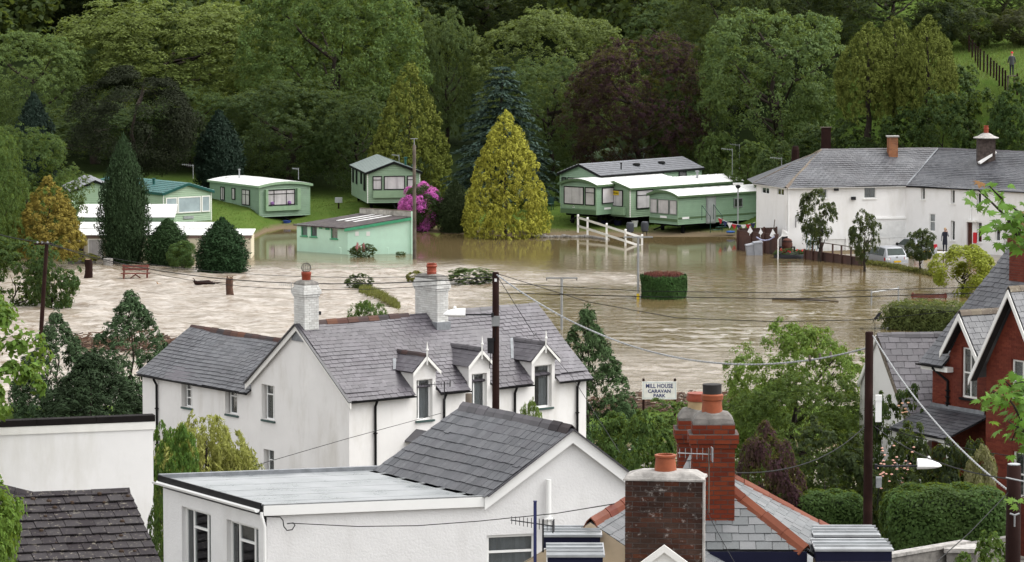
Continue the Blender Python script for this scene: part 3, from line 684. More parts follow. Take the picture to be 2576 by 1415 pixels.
# ------------------------------------------------------------------ vegetation
def unit(a): return a / (np.linalg.norm(a, axis=1, keepdims=True) + 1e-9)
def leaf_cards(pos, nrm, ln, asp, axis=None, rng=RNG):
    N = len(pos); ax = rng.normal(size=(N, 3)) if axis is None else axis
    nrm = unit(nrm); ax = unit(ax - nrm * np.sum(ax * nrm, 1, keepdims=True)); bx = np.cross(nrm, ax)
    l = (ln * rng.uniform(0.65, 1.35, N))[:, None] * 0.5; w_ = l * asp
    fold = nrm * l * 0.18
    v = np.stack([pos - ax * l, pos + bx * w_ - ax * l * 0.1 + fold, pos + ax * l, pos - bx * w_ - ax * l * 0.1 + fold], 1).reshape(-1, 3)
    return v, np.arange(N * 4).reshape(N, 4)
def sph(rng, n): return unit(rng.normal(size=(n, 3)))
def crown_lobes(name, seed, n, leaf, mat, zb=0.15, lobes=34, lr=(0.17, 0.3), asp=0.6, up=0.35, rad=0.5, flat=1.0, core=0.45, droop=0.0, gap=0.0, clumps=0, cr=0.035, cone=None, lift=None):
    """crown in a unit box: height 1, width 1, made of leafy lobes"""
    rng = np.random.default_rng(seed); c = np.array([0, 0, (1 + zb) / 2]); R = np.array([rad, rad, (1 - zb) / 2])
    d = sph(rng, lobes * 3); d = d[np.argsort(rng.random(len(d)))][:lobes]; d[:, 2] = d[:, 2] * 0.9 + 0.1
    r = rng.uniform(lr[0], lr[1], lobes); k = rng.uniform(0.45, 1.0, lobes)[:, None]
    lc = c + unit(d) * (R - r[:, None] * R / 0.5 * 0.5) * k ** 0.4
    if cone:
        zz = np.sort(rng.random(lobes)) ** 0.9; pr = np.interp(zz, [p[0] for p in cone], [p[1] for p in cone]); ph = np.arange(lobes) * 2.4 + rng.normal(0, .25, lobes); r = r * (0.3 + 0.7 * pr)
        rd = np.maximum(0, rad * pr - r * 0.6) * rng.uniform(0.8, 1.06, lobes); lc = np.stack([np.cos(ph) * rd, np.sin(ph) * rd, zb + (1 - zb) * zz - r * 0.3], 1)
        c = np.array([0, 0, 0.0]) + lc * np.array([0, 0, 0.9]); core = -1
    n0 = n; n = clumps or n
    w_ = r ** 2; li = rng.choice(lobes, n, p=w_ / w_.sum()); dd = sph(rng, n)
    out = unit(lc[li] - (c[li] if cone else c)); dd = unit(dd + out * 0.7 + np.array([0, 0, up]))
    sc = np.stack([r[li], r[li], r[li] * flat * R[2] / R[0]], 1)
    pos = lc[li] + dd * sc * (0.72 + 0.36 * rng.random(n) ** 0.7)[:, None]
    q = (pos - (0 if cone else c)) / R; keep = (np.linalg.norm(q, axis=1) > core) | (rng.random(n) < 0.15)
    if gap: keep &= ~((np.sin(pos[:, 0] * 19 + seed) * np.sin(pos[:, 2] * 17 + seed * 2) * np.sin(pos[:, 1] * 15)) > gap)
    keep &= pos[:, 2] > 0.0
    pos = pos[keep]; dd = dd[keep]
    if clumps:          # leaves gathered in tufts with gaps between
        ci = rng.integers(0, len(pos), n0); sz = cr * rng.uniform(0.55, 1.35, len(pos))[ci]; d2 = unit(sph(rng, n0) + 0.75 * dd[ci] + np.array([0, 0, 0.45]))
        pos = pos[ci] + d2 * np.stack([sz * 1.1, sz * 1.1, sz * 1.05], 1) * (0.35 + 0.65 * rng.random(n0) ** 0.6)[:, None]; dd = d2
        ok = pos[:, 2] > 0; pos = pos[ok]; dd = dd[ok]
    nr = unit(dd + 0.5 * sph(rng, len(pos)) + np.array([0, 0, 0.25]))
    ax = None
    if lift is not None: ax = unit(pos * np.array([1, 1, 0])) + np.array([0, 0, lift]) + 0.5 * sph(rng, len(pos))
    if droop: ax = sph(rng, len(pos)) * 0.5 + np.array([0, 0, -droop])
    v, f = leaf_cards(pos, nr, leaf, asp, ax, rng); return npmesh(name, v, f, mat)
def crown_prof(name, seed, n, leaf, mat, prof, asp=0.4, lift=0.5, lump=0.12, lk_=(9, 7), ragged=0.12, inner=0.3, rad=0.5, tips=0):
    """crown of revolution in a unit box: prof = [(z, r)] with r in 0..1"""
    rng = np.random.default_rng(seed); z = np.array([p[0] for p in prof]); rr = np.array([p[1] for p in prof])
    zz = rng.random(n * 3) * (z[-1] - z[0]) + z[0]; ra = np.interp(zz, z, rr); zz = zz[rng.random(len(zz)) < ra * 0.93 + 0.07][:n]; N = len(zz)
    ra = np.interp(zz, z, rr); ph = rng.random(N) * 2 * np.pi; s1, s2, s3 = rng.random(3) * 6
    lumpf = np.sin(ph * lk_[0] + s1 + 5 * np.sin(zz * 6 + s2)) * np.sin(zz * lk_[1] * 3.1 + s3 + 2 * np.sin(ph * 3)) + 0.5 * np.sin(ph * 4 + s3 + zz * 23)
    rad_ = rad * ra * (1 + lump * lumpf) * (1 - inner * rng.random(N) ** 2.2) + rng.normal(0, ragged * 0.12, N) * rad
    rad_ = np.maximum(rad_, 0.002)
    pos = np.stack([np.cos(ph) * rad_, np.sin(ph) * rad_, zz + rng.normal(0, 0.012, N)], 1)
    out = np.stack([np.cos(ph), np.sin(ph), np.zeros(N)], 1)
    ax = out * 1.0 + np.array([0, 0, lift]) + 0.45 * sph(rng, N); nr = out * 0.35 + np.array([0, 0, 0.75]) + 0.6 * sph(rng, N)
    v, f = leaf_cards(pos, nr, leaf, asp, ax, rng)
    k = N // 4; z2 = zz[:k]; p2 = rng.random(k) * 6.2832; r2 = rad * np.interp(z2, z, rr) * rng.uniform(0.5, 0.78, k)      # deeper foliage closes the crown
    v2, f2 = leaf_cards(np.stack([np.cos(p2) * r2, np.sin(p2) * r2, z2], 1), np.stack([np.cos(p2), np.sin(p2), p2 * 0], 1) + 0.3 * sph(rng, k), leaf * 2.6, 0.6, None, rng)
    return npmesh(name, np.concatenate([v, v2]), np.concatenate([f, f2 + len(v)]), mat)
def crown_branches(name, seed, mat, tiers=26, per=9, leaf=0.03, prof=lambda t: 1 - t, zb=0.06, per_leaf=46, droop=0.25, asp=0.35, rad=0.5, spray=0.06, jz=0.7, rise=0.0):
    """conifer: boughs in tiers carrying flat sprays, in a unit box"""
    rng = np.random.default_rng(seed); P = []; A = []; Nn = []
    for i in range(tiers):
        t = (i + rng.random() * jz) / tiers if jz < 5 else rng.random() ** 1.1; z0 = zb + (1 - zb) * t; L = rad * prof(t)
        k = max(3, int(per * (0.35 + prof(t)))) if jz < 5 else 1; off = rng.random() * 6.3
        for j in range(k):
            ph = off + 2 * np.pi * j / k + rng.normal(0, 0.18); l = L * rng.uniform(0.75, 1.12); m_ = max(8, int(per_leaf * (0.35 + prof(t))))
            s = rng.random(m_) ** 0.65; dirp = np.array([np.cos(ph), np.sin(ph), 0]); tan = np.array([-np.sin(ph), np.cos(ph), 0])
            sag = 0.12 * s * l / rad * 0.5 - droop * (s ** 2) * l * 0.9 + rise * s * l
            w_ = (spray * (1 - s) + spray * 0.25) * rng.normal(0, 1, m_) * 0.8
            p = dirp * (s * l)[:, None] + tan * w_[:, None]; p[:, 2] += z0 + sag + rng.normal(0, 0.006, m_)
            P.append(p); A.append(dirp + tan * (np.sign(w_) * 0.7)[:, None] + np.array([0, 0, -droop * 0.8]) * s[:, None]); Nn.append(np.tile([0, 0, 1.0], (m_, 1)) + dirp * 0.3 + 0.35 * sph(rng, m_))
    pos = np.concatenate(P); v, f = leaf_cards(pos, np.concatenate(Nn), leaf, asp, np.concatenate(A), rng); return npmesh(name, v, f, mat)
def crown_box(name, seed, n, leaf, mat, lx, ly, lz, round_=0.25, asp=0.55, lump=0.06, top=True, up=0.3):
    """clipped hedge, real size, base centred at the origin"""
    rng = np.random.default_rng(seed); d = sph(rng, n); p = 5.0 if round_ < 0.2 else 3.2
    k = (np.abs(d[:, 0]) ** p + np.abs(d[:, 1]) ** p + np.abs(d[:, 2]) ** p) ** (-1 / p); q = d * k[:, None]
    a = np.array([lx / 2, ly / 2, lz / 2]); h = 1 + lump * np.sin(q[:, 0] * 7 * lx / lz + seed) * np.sin(q[:, 2] * 6 + 2 * np.sin(q[:, 1] * 5)) - 0.1 * rng.random(n) ** 2
    pos = q * a * h[:, None] + np.array([0, 0, lz / 2]); pos = pos[pos[:, 2] > -0.05]; dd = d[:len(pos)]
    pos = (q * a * h[:, None] + np.array([0, 0, lz / 2])); nr = unit(q * np.abs(q) ** 1.5 / a) + 0.6 * sph(rng, n) + np.array([0, 0, up])
    v, f = leaf_cards(pos, nr, leaf, asp, None, rng); return npmesh(name, v, f, mat)
def trunk_mesh(name, seed, h=0.6, r=0.03, limbs=7, spread=0.35, lean=0.03, fork=0.3):
    rng = random.Random(seed); mb = MB(); pts = [Vector((0, 0, -0.03))]; k = 6
    for i in range(1, k + 1): pts.append(Vector((rng.uniform(-lean, lean), rng.uniform(-lean, lean), h * i / k)))
    mb.tube(pts, [r * (1.35 if i == 0 else 1 - 0.75 * i / k) for i in range(k + 1)], 8)
    for i in range(limbs):
        t = fork + (1 - fork) * rng.random(); b = pts[0].lerp(pts[-1], t); a = rng.uniform(0, 6.28) + i * 2.4; L = spread * rng.uniform(0.6, 1.1)
        e = b + Vector((math.cos(a) * L, math.sin(a) * L, L * rng.uniform(0.35, 0.9))); mid = b.lerp(e, 0.5) + Vector((0, 0, -0.03))
        mb.tube([b, mid, e], [r * 0.45, r * 0.3, r * 0.1], 6)
    return mb.mesh(name, M['bark'], True)

PROTO = {}
def proto(kind):
    if kind in PROTO: return PROTO[kind]
    k, i = kind.rsplit('_', 1); i = int(i); L, Nd = M['leaf'], M['needle']
    if k == 'oak': c = crown_lobes('crown', 20 + i, 60000, 0.015, L, 0.06, 70, (0.1, 0.22), clumps=1500, cr=0.036); t = trunk_mesh('trunk', i)
    elif k == 'dome': c = crown_lobes('crown', 40 + i, 60000, 0.015, L, 0.04, 100, (0.09, 0.18), core=0.55, clumps=1900, cr=0.03); t = trunk_mesh('trunk', 3 + i)
    elif k == 'loose': c = crown_lobes('crown', 60 + i, 30000, 0.021, L, 0.1, 70, (0.08, 0.17), core=0.25, asp=0.5, clumps=800, cr=0.042); t = trunk_mesh('trunk', 7 + i, 0.75, 0.03, 10, 0.38)
    elif k == 'high': c = crown_lobes('crown', 70 + i, 26000, 0.022, L, 0.5, 60, (0.1, 0.2), clumps=700, cr=0.04); t = trunk_mesh('trunk', 8 + i, 0.8, 0.03)
    elif k == 'droop': c = crown_lobes('crown', 80 + i, 22000, 0.034, L, 0.05, 60, (0.1, 0.2), droop=1.2, asp=0.4); t = trunk_mesh('trunk', 9 + i)
    elif k == 'shrub': c = crown_lobes('crown', 100 + i, 12000, 0.042, L, 0.0, 40, (0.12, 0.24), core=0.3, clumps=420, cr=0.06); t = trunk_mesh('trunk', 11 + i, 0.4, 0.025, 8, 0.35, 0.05, 0.1)
    elif k == 'ball': c = crown_lobes('crown', 120 + i, 9000, 0.042, L, 0.0, 60, (0.09, 0.16), core=0.5); t = trunk_mesh('trunk', 13 + i, 0.4, 0.03, 6, 0.3, 0.03, 0.1)
    elif k == 'cone': c = crown_prof('crown', 140 + i, 15000, 0.042, Nd, [(0.0, 0.72), (0.08, 0.98), (0.2, 1.0), (0.5, 0.72), (0.8, 0.33), (1.0, 0.02)], 0.45, 0.5, 0.12, (9, 7), 0.5); t = trunk_mesh('trunk', 15 + i, 0.9, 0.03, 0)
    elif k == 'fluffy': c = crown_lobes('crown', 330 + i, 36000, 0.03, Nd, 0.0, 190, (0.09, 0.15), asp=0.36, up=0.5, clumps=2400, cr=0.03, cone=[(0, .9), (.12, 1), (.35, .92), (.6, .7), (.85, .38), (1, .08)], lift=0.9); t = trunk_mesh('trunk', 16 + i, 0.9, 0.02, 0)
    elif k == 'bushy': c = crown_lobes('crown', 350 + i, 26000, 0.042, Nd, 0.0, 150, (0.08, 0.16), asp=0.26, up=0.3, clumps=1100, cr=0.042, cone=[(0, .8), (.2, 1), (.45, .9), (.7, .55), (.85, .3), (1, .03)], lift=0.5); t = trunk_mesh('trunk', 18 + i, 0.9, 0.018, 0)
    elif k == 'column': c = crown_prof('crown', 160 + i, 15000, 0.04, Nd, [(0.0, 0.55), (0.08, 0.85), (0.3, 1.0), (0.55, 0.92), (0.75, 0.62), (0.9, 0.3), (1.0, 0.03)], 0.35, 1.4, 0.1, (9, 5), 0.5); t = trunk_mesh('trunk', 17 + i, 0.9, 0.04, 0)
    elif k == 'egg': c = crown_prof('crown', 180 + i, 9000, 0.06, Nd, [(0.0, 0.7), (0.1, 0.92), (0.35, 1.0), (0.65, 0.8), (0.88, 0.4), (1.0, 0.03)], 0.35, 1.0, 0.1, (7, 4), 0.5); t = trunk_mesh('trunk', 19 + i, 0.8, 0.03, 0)
    elif k == 'spruce': c = crown_branches('crown', 200 + i, Nd, 24, 10, 0.036, lambda t: (1 - t) ** 0.6 * 0.95 + 0.03, 0.04, 70, 0.3, 0.4, 0.5, 0.055); t = trunk_mesh('trunk', 21 + i, 0.96, 0.022, 0)
    elif k == 'gold': c = crown_branches('crown', 220 + i, Nd, 34, 12, 0.036, lambda t: min(1, (1 - t) ** 0.8 + 0.03), 0.02, 60, -0.15, 0.32, 0.5, 0.05); t = trunk_mesh('trunk', 23 + i, 0.96, 0.022, 0)
    elif k == 'pine': c = crown_lobes('crown', 240 + i, 30000, 0.03, Nd, 0.1, 90, (0.09, 0.17), asp=0.22, up=0.8, core=0.3); t = trunk_mesh('trunk', 25 + i, 0.7, 0.03, 3, 0.25)
    elif k == 'cyp': c = crown_branches('crown', 260 + i, Nd, 430, 7, 0.045, lambda t: min(1.0, 1.3 * (1 - t) ** 0.5) * 0.92 + 0.03, 0.0, 60, 0.35, 0.26, 0.5, 0.06, 9, 0.55); t = trunk_mesh('trunk', 27 + i, 0.98, 0.018, 0)
    elif k == 'goldtree': c = crown_lobes('crown', 280 + i, 32000, 0.03, Nd, 0.22, 110, (0.11, 0.19), asp=0.32, up=0.4, clumps=1500, cr=0.036, cone=[(0, .55), (.12, .9), (.4, 1), (.7, .75), (1, .12)], lift=1.0); t = trunk_mesh('trunk', 29 + i, 0.9, 0.05, 4, 0.2)
    elif k == 'topiary': c = crown_lobes('crown', 300 + i, 6000, 0.055, L, 0.3, 26, (0.13, 0.24), core=0.35, asp=0.4, clumps=200, cr=0.08); t = trunk_mesh('trunk', 31 + i, 0.7, 0.045, 5, 0.25)
    PROTO[kind] = (c, t); return PROTO[kind]
def plant(name, label, cat, kind, base, W, H, col, rz=None, group=None, Wy=None, trunk=True, tcol=None, sink=0.0):
    c, t = proto(kind); base = Vector(base); base.z -= sink
    o = thing(name, label, cat, base, random.uniform(0, 6.28) if rz is None else rz, group)
    cr = obj('crown' if H > 2.5 else 'foliage', c, o); cr.scale = (W, Wy or W, H + sink); cr.color = (*col, 1)
    if trunk:
        tr = obj('trunk' if H > 2.5 else 'stem', t, o); tr.scale = (W, Wy or W, H + sink)
    return o
def tree_px(name, label, kind, u0, u1, vt, y, col, vb=None, zb=None, cat='tree', group=None, trunk=True, rz=None, Wy=None, sink=0.0):
    """tree seen between columns u0 and u1, with its top at row vt, standing at distance y"""
    uc = (u0 + u1) / 2; top = dp(uc, vt, y); z0 = tz(top.x, y) if zb is None else zb
    if vb is not None: z0 = dp(uc, vb, y).z
    s = sc_at(top); return plant(name, label, cat, kind, (top.x, y, z0), (u1 - u0) / s, top.z - z0, col, rz, group, Wy, trunk, sink=sink)
# ------------------------------------------------------------------ near bank: cottage
def wpx(O, ang, u, v):
    """column, row -> distance along the wall from O and height"""
    P = along(Vector(O), ang, u)
    for _ in range(3):
        z = dp(u, v, P.y).z; P = along(Vector((O[0], O[1], z)), ang, u)
    d = P - Vector((O[0], O[1], z)); return d.dot(dirv(ang)), z
def opening(O, ang, u0, u1, v0, v1):
    um = (u0 + u1) / 2; a, _ = wpx(O, ang, u0, v0); b, _ = wpx(O, ang, u1, v0); zt = wpx(O, ang, um, v0)[1]; zb = wpx(O, ang, um, v1)[1]
    return (min(a, b), max(a, b), zb - O[2], zt - O[2])
A_, B_ = 128, 38
dA, dB = dirv(A_), dirv(B_); nB = dB.cross(Z); nA = (-dA).cross(Z)
C0 = dp(878, 997, 130); ZE = C0.z; C0b = Vector((C0.x, C0.y, 1.6)); GLb = along(C0b + Z * (ZE - 1.6), A_, 632); GLb.z = 1.6
GW = (GLb - C0b).length; LB = 10.6; ZR = dp(755, 815, (C0.y + GLb.y) / 2).z
WLp = along(C0, A_, 358); WW = (WLp - C0).length; WLb = C0b + dA * WW; ZWE = 6.42; WD = 2.3; ZWR = 7.9
cot = thing_w('cottage', 'white rendered cottage with purple slate roof, three gabled dormers and two white brick chimneys', 'house', (C0.x, C0.y, 1.6))
# walls
OA = WLb; ck = lambda o: (o[0], o[1], o[2], min(o[3], ZWE - 1.74)); op1 = ck(opening(OA, -52, 456, 483, 946, 1025)); op2 = ck(opening(OA, -52, 566, 598, 960, 1043)); op3 = opening(OA, -52, 658, 690, 969, 1057); op4 = opening(OA, -52, 663, 690, 1132, 1200)
mb = MB(); wall_face(mb, WLb, -dA, WW - GW, ZWE - 1.68, [op1, op2], 0.2)
gx = WW - GW; sh = lambda o: (o[0] - gx, o[1] - gx, o[2], o[3])
O2 = WLb - dA * gx
wall_face(mb, O2, -dA, GW, ZE - 1.6, [sh(op3), sh(op4)], 0.2, gable=(GW / 2, ZR - 1.6 - 0.06))
# back and sides of the wing and of the main range
mb.quad(WLb, WLb + dB * WD * 2, WLb + dB * WD * 2 + Z * (ZWE - 1.6), WLb + Z * (ZWE - 1.6)); mb.poly(WLb + Z * (ZWE - 1.6), WLb + dB * WD * 2 + Z * (ZWE - 1.6), WLb + dB * WD + Z * (ZWR - 1.66))
mb.quad(WLb + dB * WD * 2, O2 + dB * WD * 2, O2 + dB * WD * 2 + Z * (ZWE - 1.6), WLb + dB * WD * 2 + Z * (ZWE - 1.6))
E0b, E1b = C0b + dB * LB, C0b + dB * LB + dA * GW
wall_face(mb, E0b, dA, GW, ZE - 1.6, [], 0.1, gable=(GW / 2, ZR - 1.66)); wall_face(mb, E1b, -dB, LB, ZE - 1.6)
DORM = [dict(apex=(1081, 906), l=(1042, 959), r=(1118, 955), back=(983, 893), win=(1048, 1088, 955, 1057), mull=(0.28,)),
        dict(apex=(1218, 891), l=(1181, 945), r=(1255, 938), back=(1122, 880), win=(1187, 1225, 940, 1040), mull=(0.3,)),
        dict(apex=(1376, 876), l=(1342, 922), r=(1409, 915), back=(1275, 861), win=(1345, 1388, 919, 1026), mull=())]
ops = [opening(C0b, B_, *d['win']) for d in DORM]
low = [(1.2, 2.2, 0.9, 2.1), (4.3, 5.3, 0.9, 2.1), (7.4, 8.4, 0.9, 2.1)]
mb2 = mb; split = [(a, b, c, min(d, ZE - 1.68)) for a, b, c, d in ops]
wall_face(mb2, C0b, dB, LB, ZE - 1.68, split, 0.2)
mb.build('wall', M['render_white'], cot)
for o, mu, tr, bk in ((op1, (0.5,), (0.36, 0.68), 'dark'), (op2, (0.62,), ((0.72,), ()), 'side'), (sh(op3), (0.6,), ((0.72,), ()), 'curtain_grey'), (sh(op4), (0.6,), ((0.6,), ()), 'curtain_grey')):
    base = WLb if o in (op1, op2) else O2
    window(cot, base, -dA, o[0] + (0.1 if o in (op1, op2) else 0.08), o[1], o[2], o[3], 0.16, mu, tr, bk, 0.05, M['upvc'], M['sill_green'])
# roofs
rf = Roofing(cot, M['slate_purple'], 0.3, 0.19, 0.009, sag=0.017)
ov = 0.2; drop = ov * (ZR - ZE) / (GW / 2)
r0 = C0b + dA * (GW / 2) - dB * 0.1; r0.z = ZR; r1 = r0 + dB * (LB + 0.25)
e0 = C0b - dB * 0.1 + nB * ov; e0.z = ZE - drop; e1 = e0 + dB * (LB + 0.25)
b0 = C0b - dB * 0.1 + dA * (GW + ov); b0.z = ZE - drop; b1 = b0 + dB * (LB + 0.25)
ux = (r0 - e0).normalized() * (rf.ex * 2); fe = lambda x: C0b + dB * x + nB * ov + Z * (ZE - drop - 1.6)
dxs = [(o[0] - 0.2, o[1] + 0.2) for o in ops]
for a, b in ((-0.1, dxs[0][0]), (dxs[0][1], dxs[1][0]), (dxs[1][1], dxs[2][0]), (dxs[2][1], LB + 0.15)): rf.face([fe(a), fe(b), fe(b) + ux, fe(a) + ux])
rf.face([e0 + ux, e1 + ux, r1, r0]); MB().quad(b1, b0, r0, r1).quad(b1 - Z * 0.05, b0 - Z * 0.05, r0 - Z * 0.05, r1 - Z * 0.05).build('back_roof', M['slate_purple'], cot)
wr0 = WLb + dB * WD + dA * 0.15; wr0.z = ZWR; wr1 = O2 + dB * WD; wr1.z = ZWR
we0 = WLb + nA * 0.18 + dA * 0.15; we0.z = ZWE - 0.11; we1 = O2 + nA * 0.18; we1.z = ZWE - 0.11
rf.face([we0, we1, wr1, wr0], mat=M['slate_grey'])
wb0 = WLb + dB * (WD * 2 + .18) + dA * .15; wb0.z = ZWE - .11; wb1 = O2 + dB * (WD * 2 + .18); wb1.z = ZWE - .11
MB().quad(wb1, wb0, wr0, wr1).build('back_roof', M['slate_grey'], cot)
ridge(cot, r0 + dB * 0.8 + Z * .02, r0 + dB * 4.9 + Z * .02, M['ridge_clay']); ridge(cot, r0 + dB * 6.3 + Z * .02, r1 + Z * .02, M['ridge_slate']); ridge(cot, wr0 + Z * .02, wr1 + Z * .02, M['ridge_clay'])
# bargeboards, gutters, pipes
gA = C0b - dB * 0.1; gA.z = ZE - 0.02; gB = gA + dA * GW; gP = gA + dA * (GW / 2); gP.z = ZR - 0.03
lowR = gA + (gA - gP) * 0.09; lowL = gB + (gB - gP) * 0.07
barge(cot, lowR, gP, M['paint_white'], 0.2, 0.035, nA); barge(cot, lowL, gP, M['paint_white'], 0.2, 0.035, nA)
for p, q in ((lowR, gP), (lowL, gP)): MB().beam(p + nA * 0.05 + Z * 0.03, q + nA * 0.05 + Z * 0.03, 0.14, 0.03).build('verge_tiles', M['slate_dark'], cot)
gutter(cot, we0 - Z * 0.03 + nA * .04, we1 - Z * 0.03 + nA * .04, M['black_paint'])
dx = [(o[0] - 0.2, o[1] + 0.2) for o in ops]
segs = [(-0.1, dx[0][0]), (dx[0][1], dx[1][0]), (dx[1][1], dx[2][0]), (dx[2][1], LB + 0.15)]
for a, b in segs: gutter(cot, C0b + dB * a + nB * (ov + .04) + Z * (ZE - drop - 1.63), C0b + dB * b + nB * (ov + .04) + Z * (ZE - drop - 1.63), M['black_paint'])
for u, wl, dd_, ang in ((397, WLb, nA, -52), (942, C0b, nB, B_), (1115, C0b, nB, B_), (1293, C0b, nB, B_), (1450, C0b, nB, B_)):
    P = along(Vector((wl.x, wl.y, 6.0)), ang, u); P.z = (ZWE if ang == -52 else ZE) - 0.15
    downpipe(cot, P + dd_ * 0.06, 1.7, M['black_paint'], 0.045, dd_ * 0.12)
# dormers
def dormer(d, o, i):
    P = lambda q: (lambda tz_: C0b + dB * tz_[0] + Z * (tz_[1] - 1.6))(wpx(C0b, B_, *q))
    ap = P(d['apex']) + nB * 0.12; L = P(d['l']) + nB * 0.12; R = P(d['r']) + nB * 0.12; zl = (L.z + R.z) / 2
    ap = C0b + dB * ((o[0] + o[1]) / 2) + nB * 0.14; ap.z = P(d['apex']).z + 0.2; hw = (o[1] - o[0]) / 2 + 0.26; zl = ap.z - hw * 0.95
    run = (ap.z - ZE) / ((ZR - ZE) / (GW / 2)) + 0.14 + 0.05
    bk = ap - nB * run
    lw, rw = ap - dB * hw, ap + dB * hw; lw.z = rw.z = zl
    runl = max(0.3, (zl - ZE) / ((ZR - ZE) / (GW / 2)) + 0.14); lb, rb = lw - nB * runl, rw - nB * runl
    rf.face([lw, ap, bk, lb], mat=M['slate_purple'], sw=0.24, ex=0.18); rf.face([rw, rb, bk, ap], mat=M['slate_purple'], sw=0.24, ex=0.18)
    ridge(cot, ap + Z * .015, bk + Z * .015, M['ridge_clay'] if i == 0 else M['ridge_slate'], 0.4, 0.2, 0.07, vee=0.08)
    # gable front and cheeks
    mw = MB(); fw = hw - 0.12; f0 = C0b + dB * (o[0] - (fw - (o[1] - o[0]) / 2)); f0.z = ZE - 0.08; LL = 2 * fw; zt = o[3] + 1.6
    wall_face(mw, f0 + nB * 0.0, dB, LL, zl + 0.1 - f0.z, [(fw - (o[1] - o[0]) / 2, fw + (o[1] - o[0]) / 2, 0.0, zt - f0.z)] if zt < zl + .1 else [(fw - (o[1] - o[0]) / 2, fw + (o[1] - o[0]) / 2, 0.0, zl + .09 - f0.z)], 0.2, gable=(fw, ap.z - f0.z - 0.06))
    for s_ in (0, LL):
        q = f0 + dB * s_; mw.quad(q, q - nB * 1.2, q - nB * 1.2 + Z * (zl + 0.1 - f0.z), q + Z * (zl + 0.1 - f0.z))
    mw.build('dormer_front', M['render_white'], cot)
    barge(cot, lw - Z * .02, ap - Z * .02, M['paint_white'], 0.13, 0.03, nB); barge(cot, rw - Z * .02, ap - Z * .02, M['paint_white'], 0.13, 0.03, nB)
    fin = MB(); c = ap + nB * 0.02 - Z * 0.25; fin.box(c.x - .03, c.x + .03, c.y - .03, c.y + .03, c.z - .1, c.z + 0.42); fin.lathe([(0.05, .42), (.05, .46), (.035, .47), (.03, .5), (0.005, .72)], 6, c); fin.build('finial', M['paint_white'], cot)
    # lead flashing in the left valley
    MB().obox(lb + Z * 0.03 - dB * 0.02, (bk - lb), -dB * 0.13, Z * 0.012).build('lead_flashing', M['lead'], cot)
for i, (d, o) in enumerate(zip(DORM, ops)):
    dormer(d, o, i)
    window(cot, C0b, dB, o[0] + 0.0, o[1], o[2], o[3], 0.16, d['mull'], (0.75,) if i == 2 else (), 'side' if i == 2 else 'curtain_grey', 0.055, M['upvc'], M['sill_green'])
rf.done()
# small porch roof at the foot of the long wall
pq = opening(C0b, B_, 1018, 1062, 1083, 1110); P0 = C0b + dB * pq[0] + Z * pq[2]
MB().prism([P0, P0 + dB * 1.0, P0 + dB * 1.0 + Z * .05, P0 + dB * .5 + Z * 0.42, P0 + Z * .05], None, nB * 0.7).build('porch_roof', M['slate_dark'], cot)
# chimneys
def cottage_chimney(u, vb, vt, wB, wA, potv, cage):
    P = along(Vector((r0.x, r0.y, ZR)), B_, u); c = (P.x, P.y); zt = dp(u, vt, P.y).z; zc_ = zt - 0.42
    chimney_stack(cot, c, B_, wB, wA, ZR - 0.75, zt, M['brick_white'], M['mortar_white'], 0.08, 0.24, [(zc_, zt - 0.09, 0.035), (zc_ + 0.09, zt - 0.17, 0.035)], [150])
    flaunching(cot, c, B_, wB, wA, zt, 0.16, M['cement_dark'], 0.0)
    zp = zt + 0.12; pt = pot(cot, (c[0], c[1], zp), [(0.17, 0), (0.17, 0.08), (0.19, 0.1), (0.17, 0.13), (0.175, 0.27), (0.2, 0.29), (0.205, 0.33), (0.175, 0.36), (0.18, 0.42)] if not cage else [(0.155, 0), (0.16, 0.2), (0.175, 0.22), (0.18, 0.3), (0.165, 0.33)], M['terracotta_red'])
    if cage:
        g = MB()
        for k in range(7):
            a = k * math.pi / 7; ring = [Vector((c[0] + 0.17 * math.cos(t) * math.cos(a), c[1] + 0.17 * math.cos(t) * math.sin(a), zp + 0.47 + 0.17 * math.sin(t))) for t in [2 * math.pi * j / 16 for j in range(17)]]
            g.tube(ring, 0.006, 4, False)
        g.build('wire_cowl', M['metal_dark'], pt)
    MB().obox(Vector((c[0], c[1], ZR - 0.62)) - dB * (wB / 2 + .06) - dA * (wA / 2 + .06), dB * (wB + .12), dA * (wA + .12), Z * 0.36).build('lead_flashing', M['lead'], cot)
    return Vector((c[0], c[1], zt))
ch1 = cottage_chimney(771, 831, 716, 0.62, 0.66, 683, True); ch2 = cottage_chimney(1086, 800, 700, 0.5, 1.35, 660, False)
lmp = MB(); q = ch1 + dB * 0.32 - Z * 1.05; lmp.tube([q, q + dB * 0.15], 0.015, 5); lmp.obox(q + dB * 0.12 - Z * .05, dB * 0.1, nB * 0.14, Z * 0.12); lmp.build('floodlight', M['metal_dark'], cot)
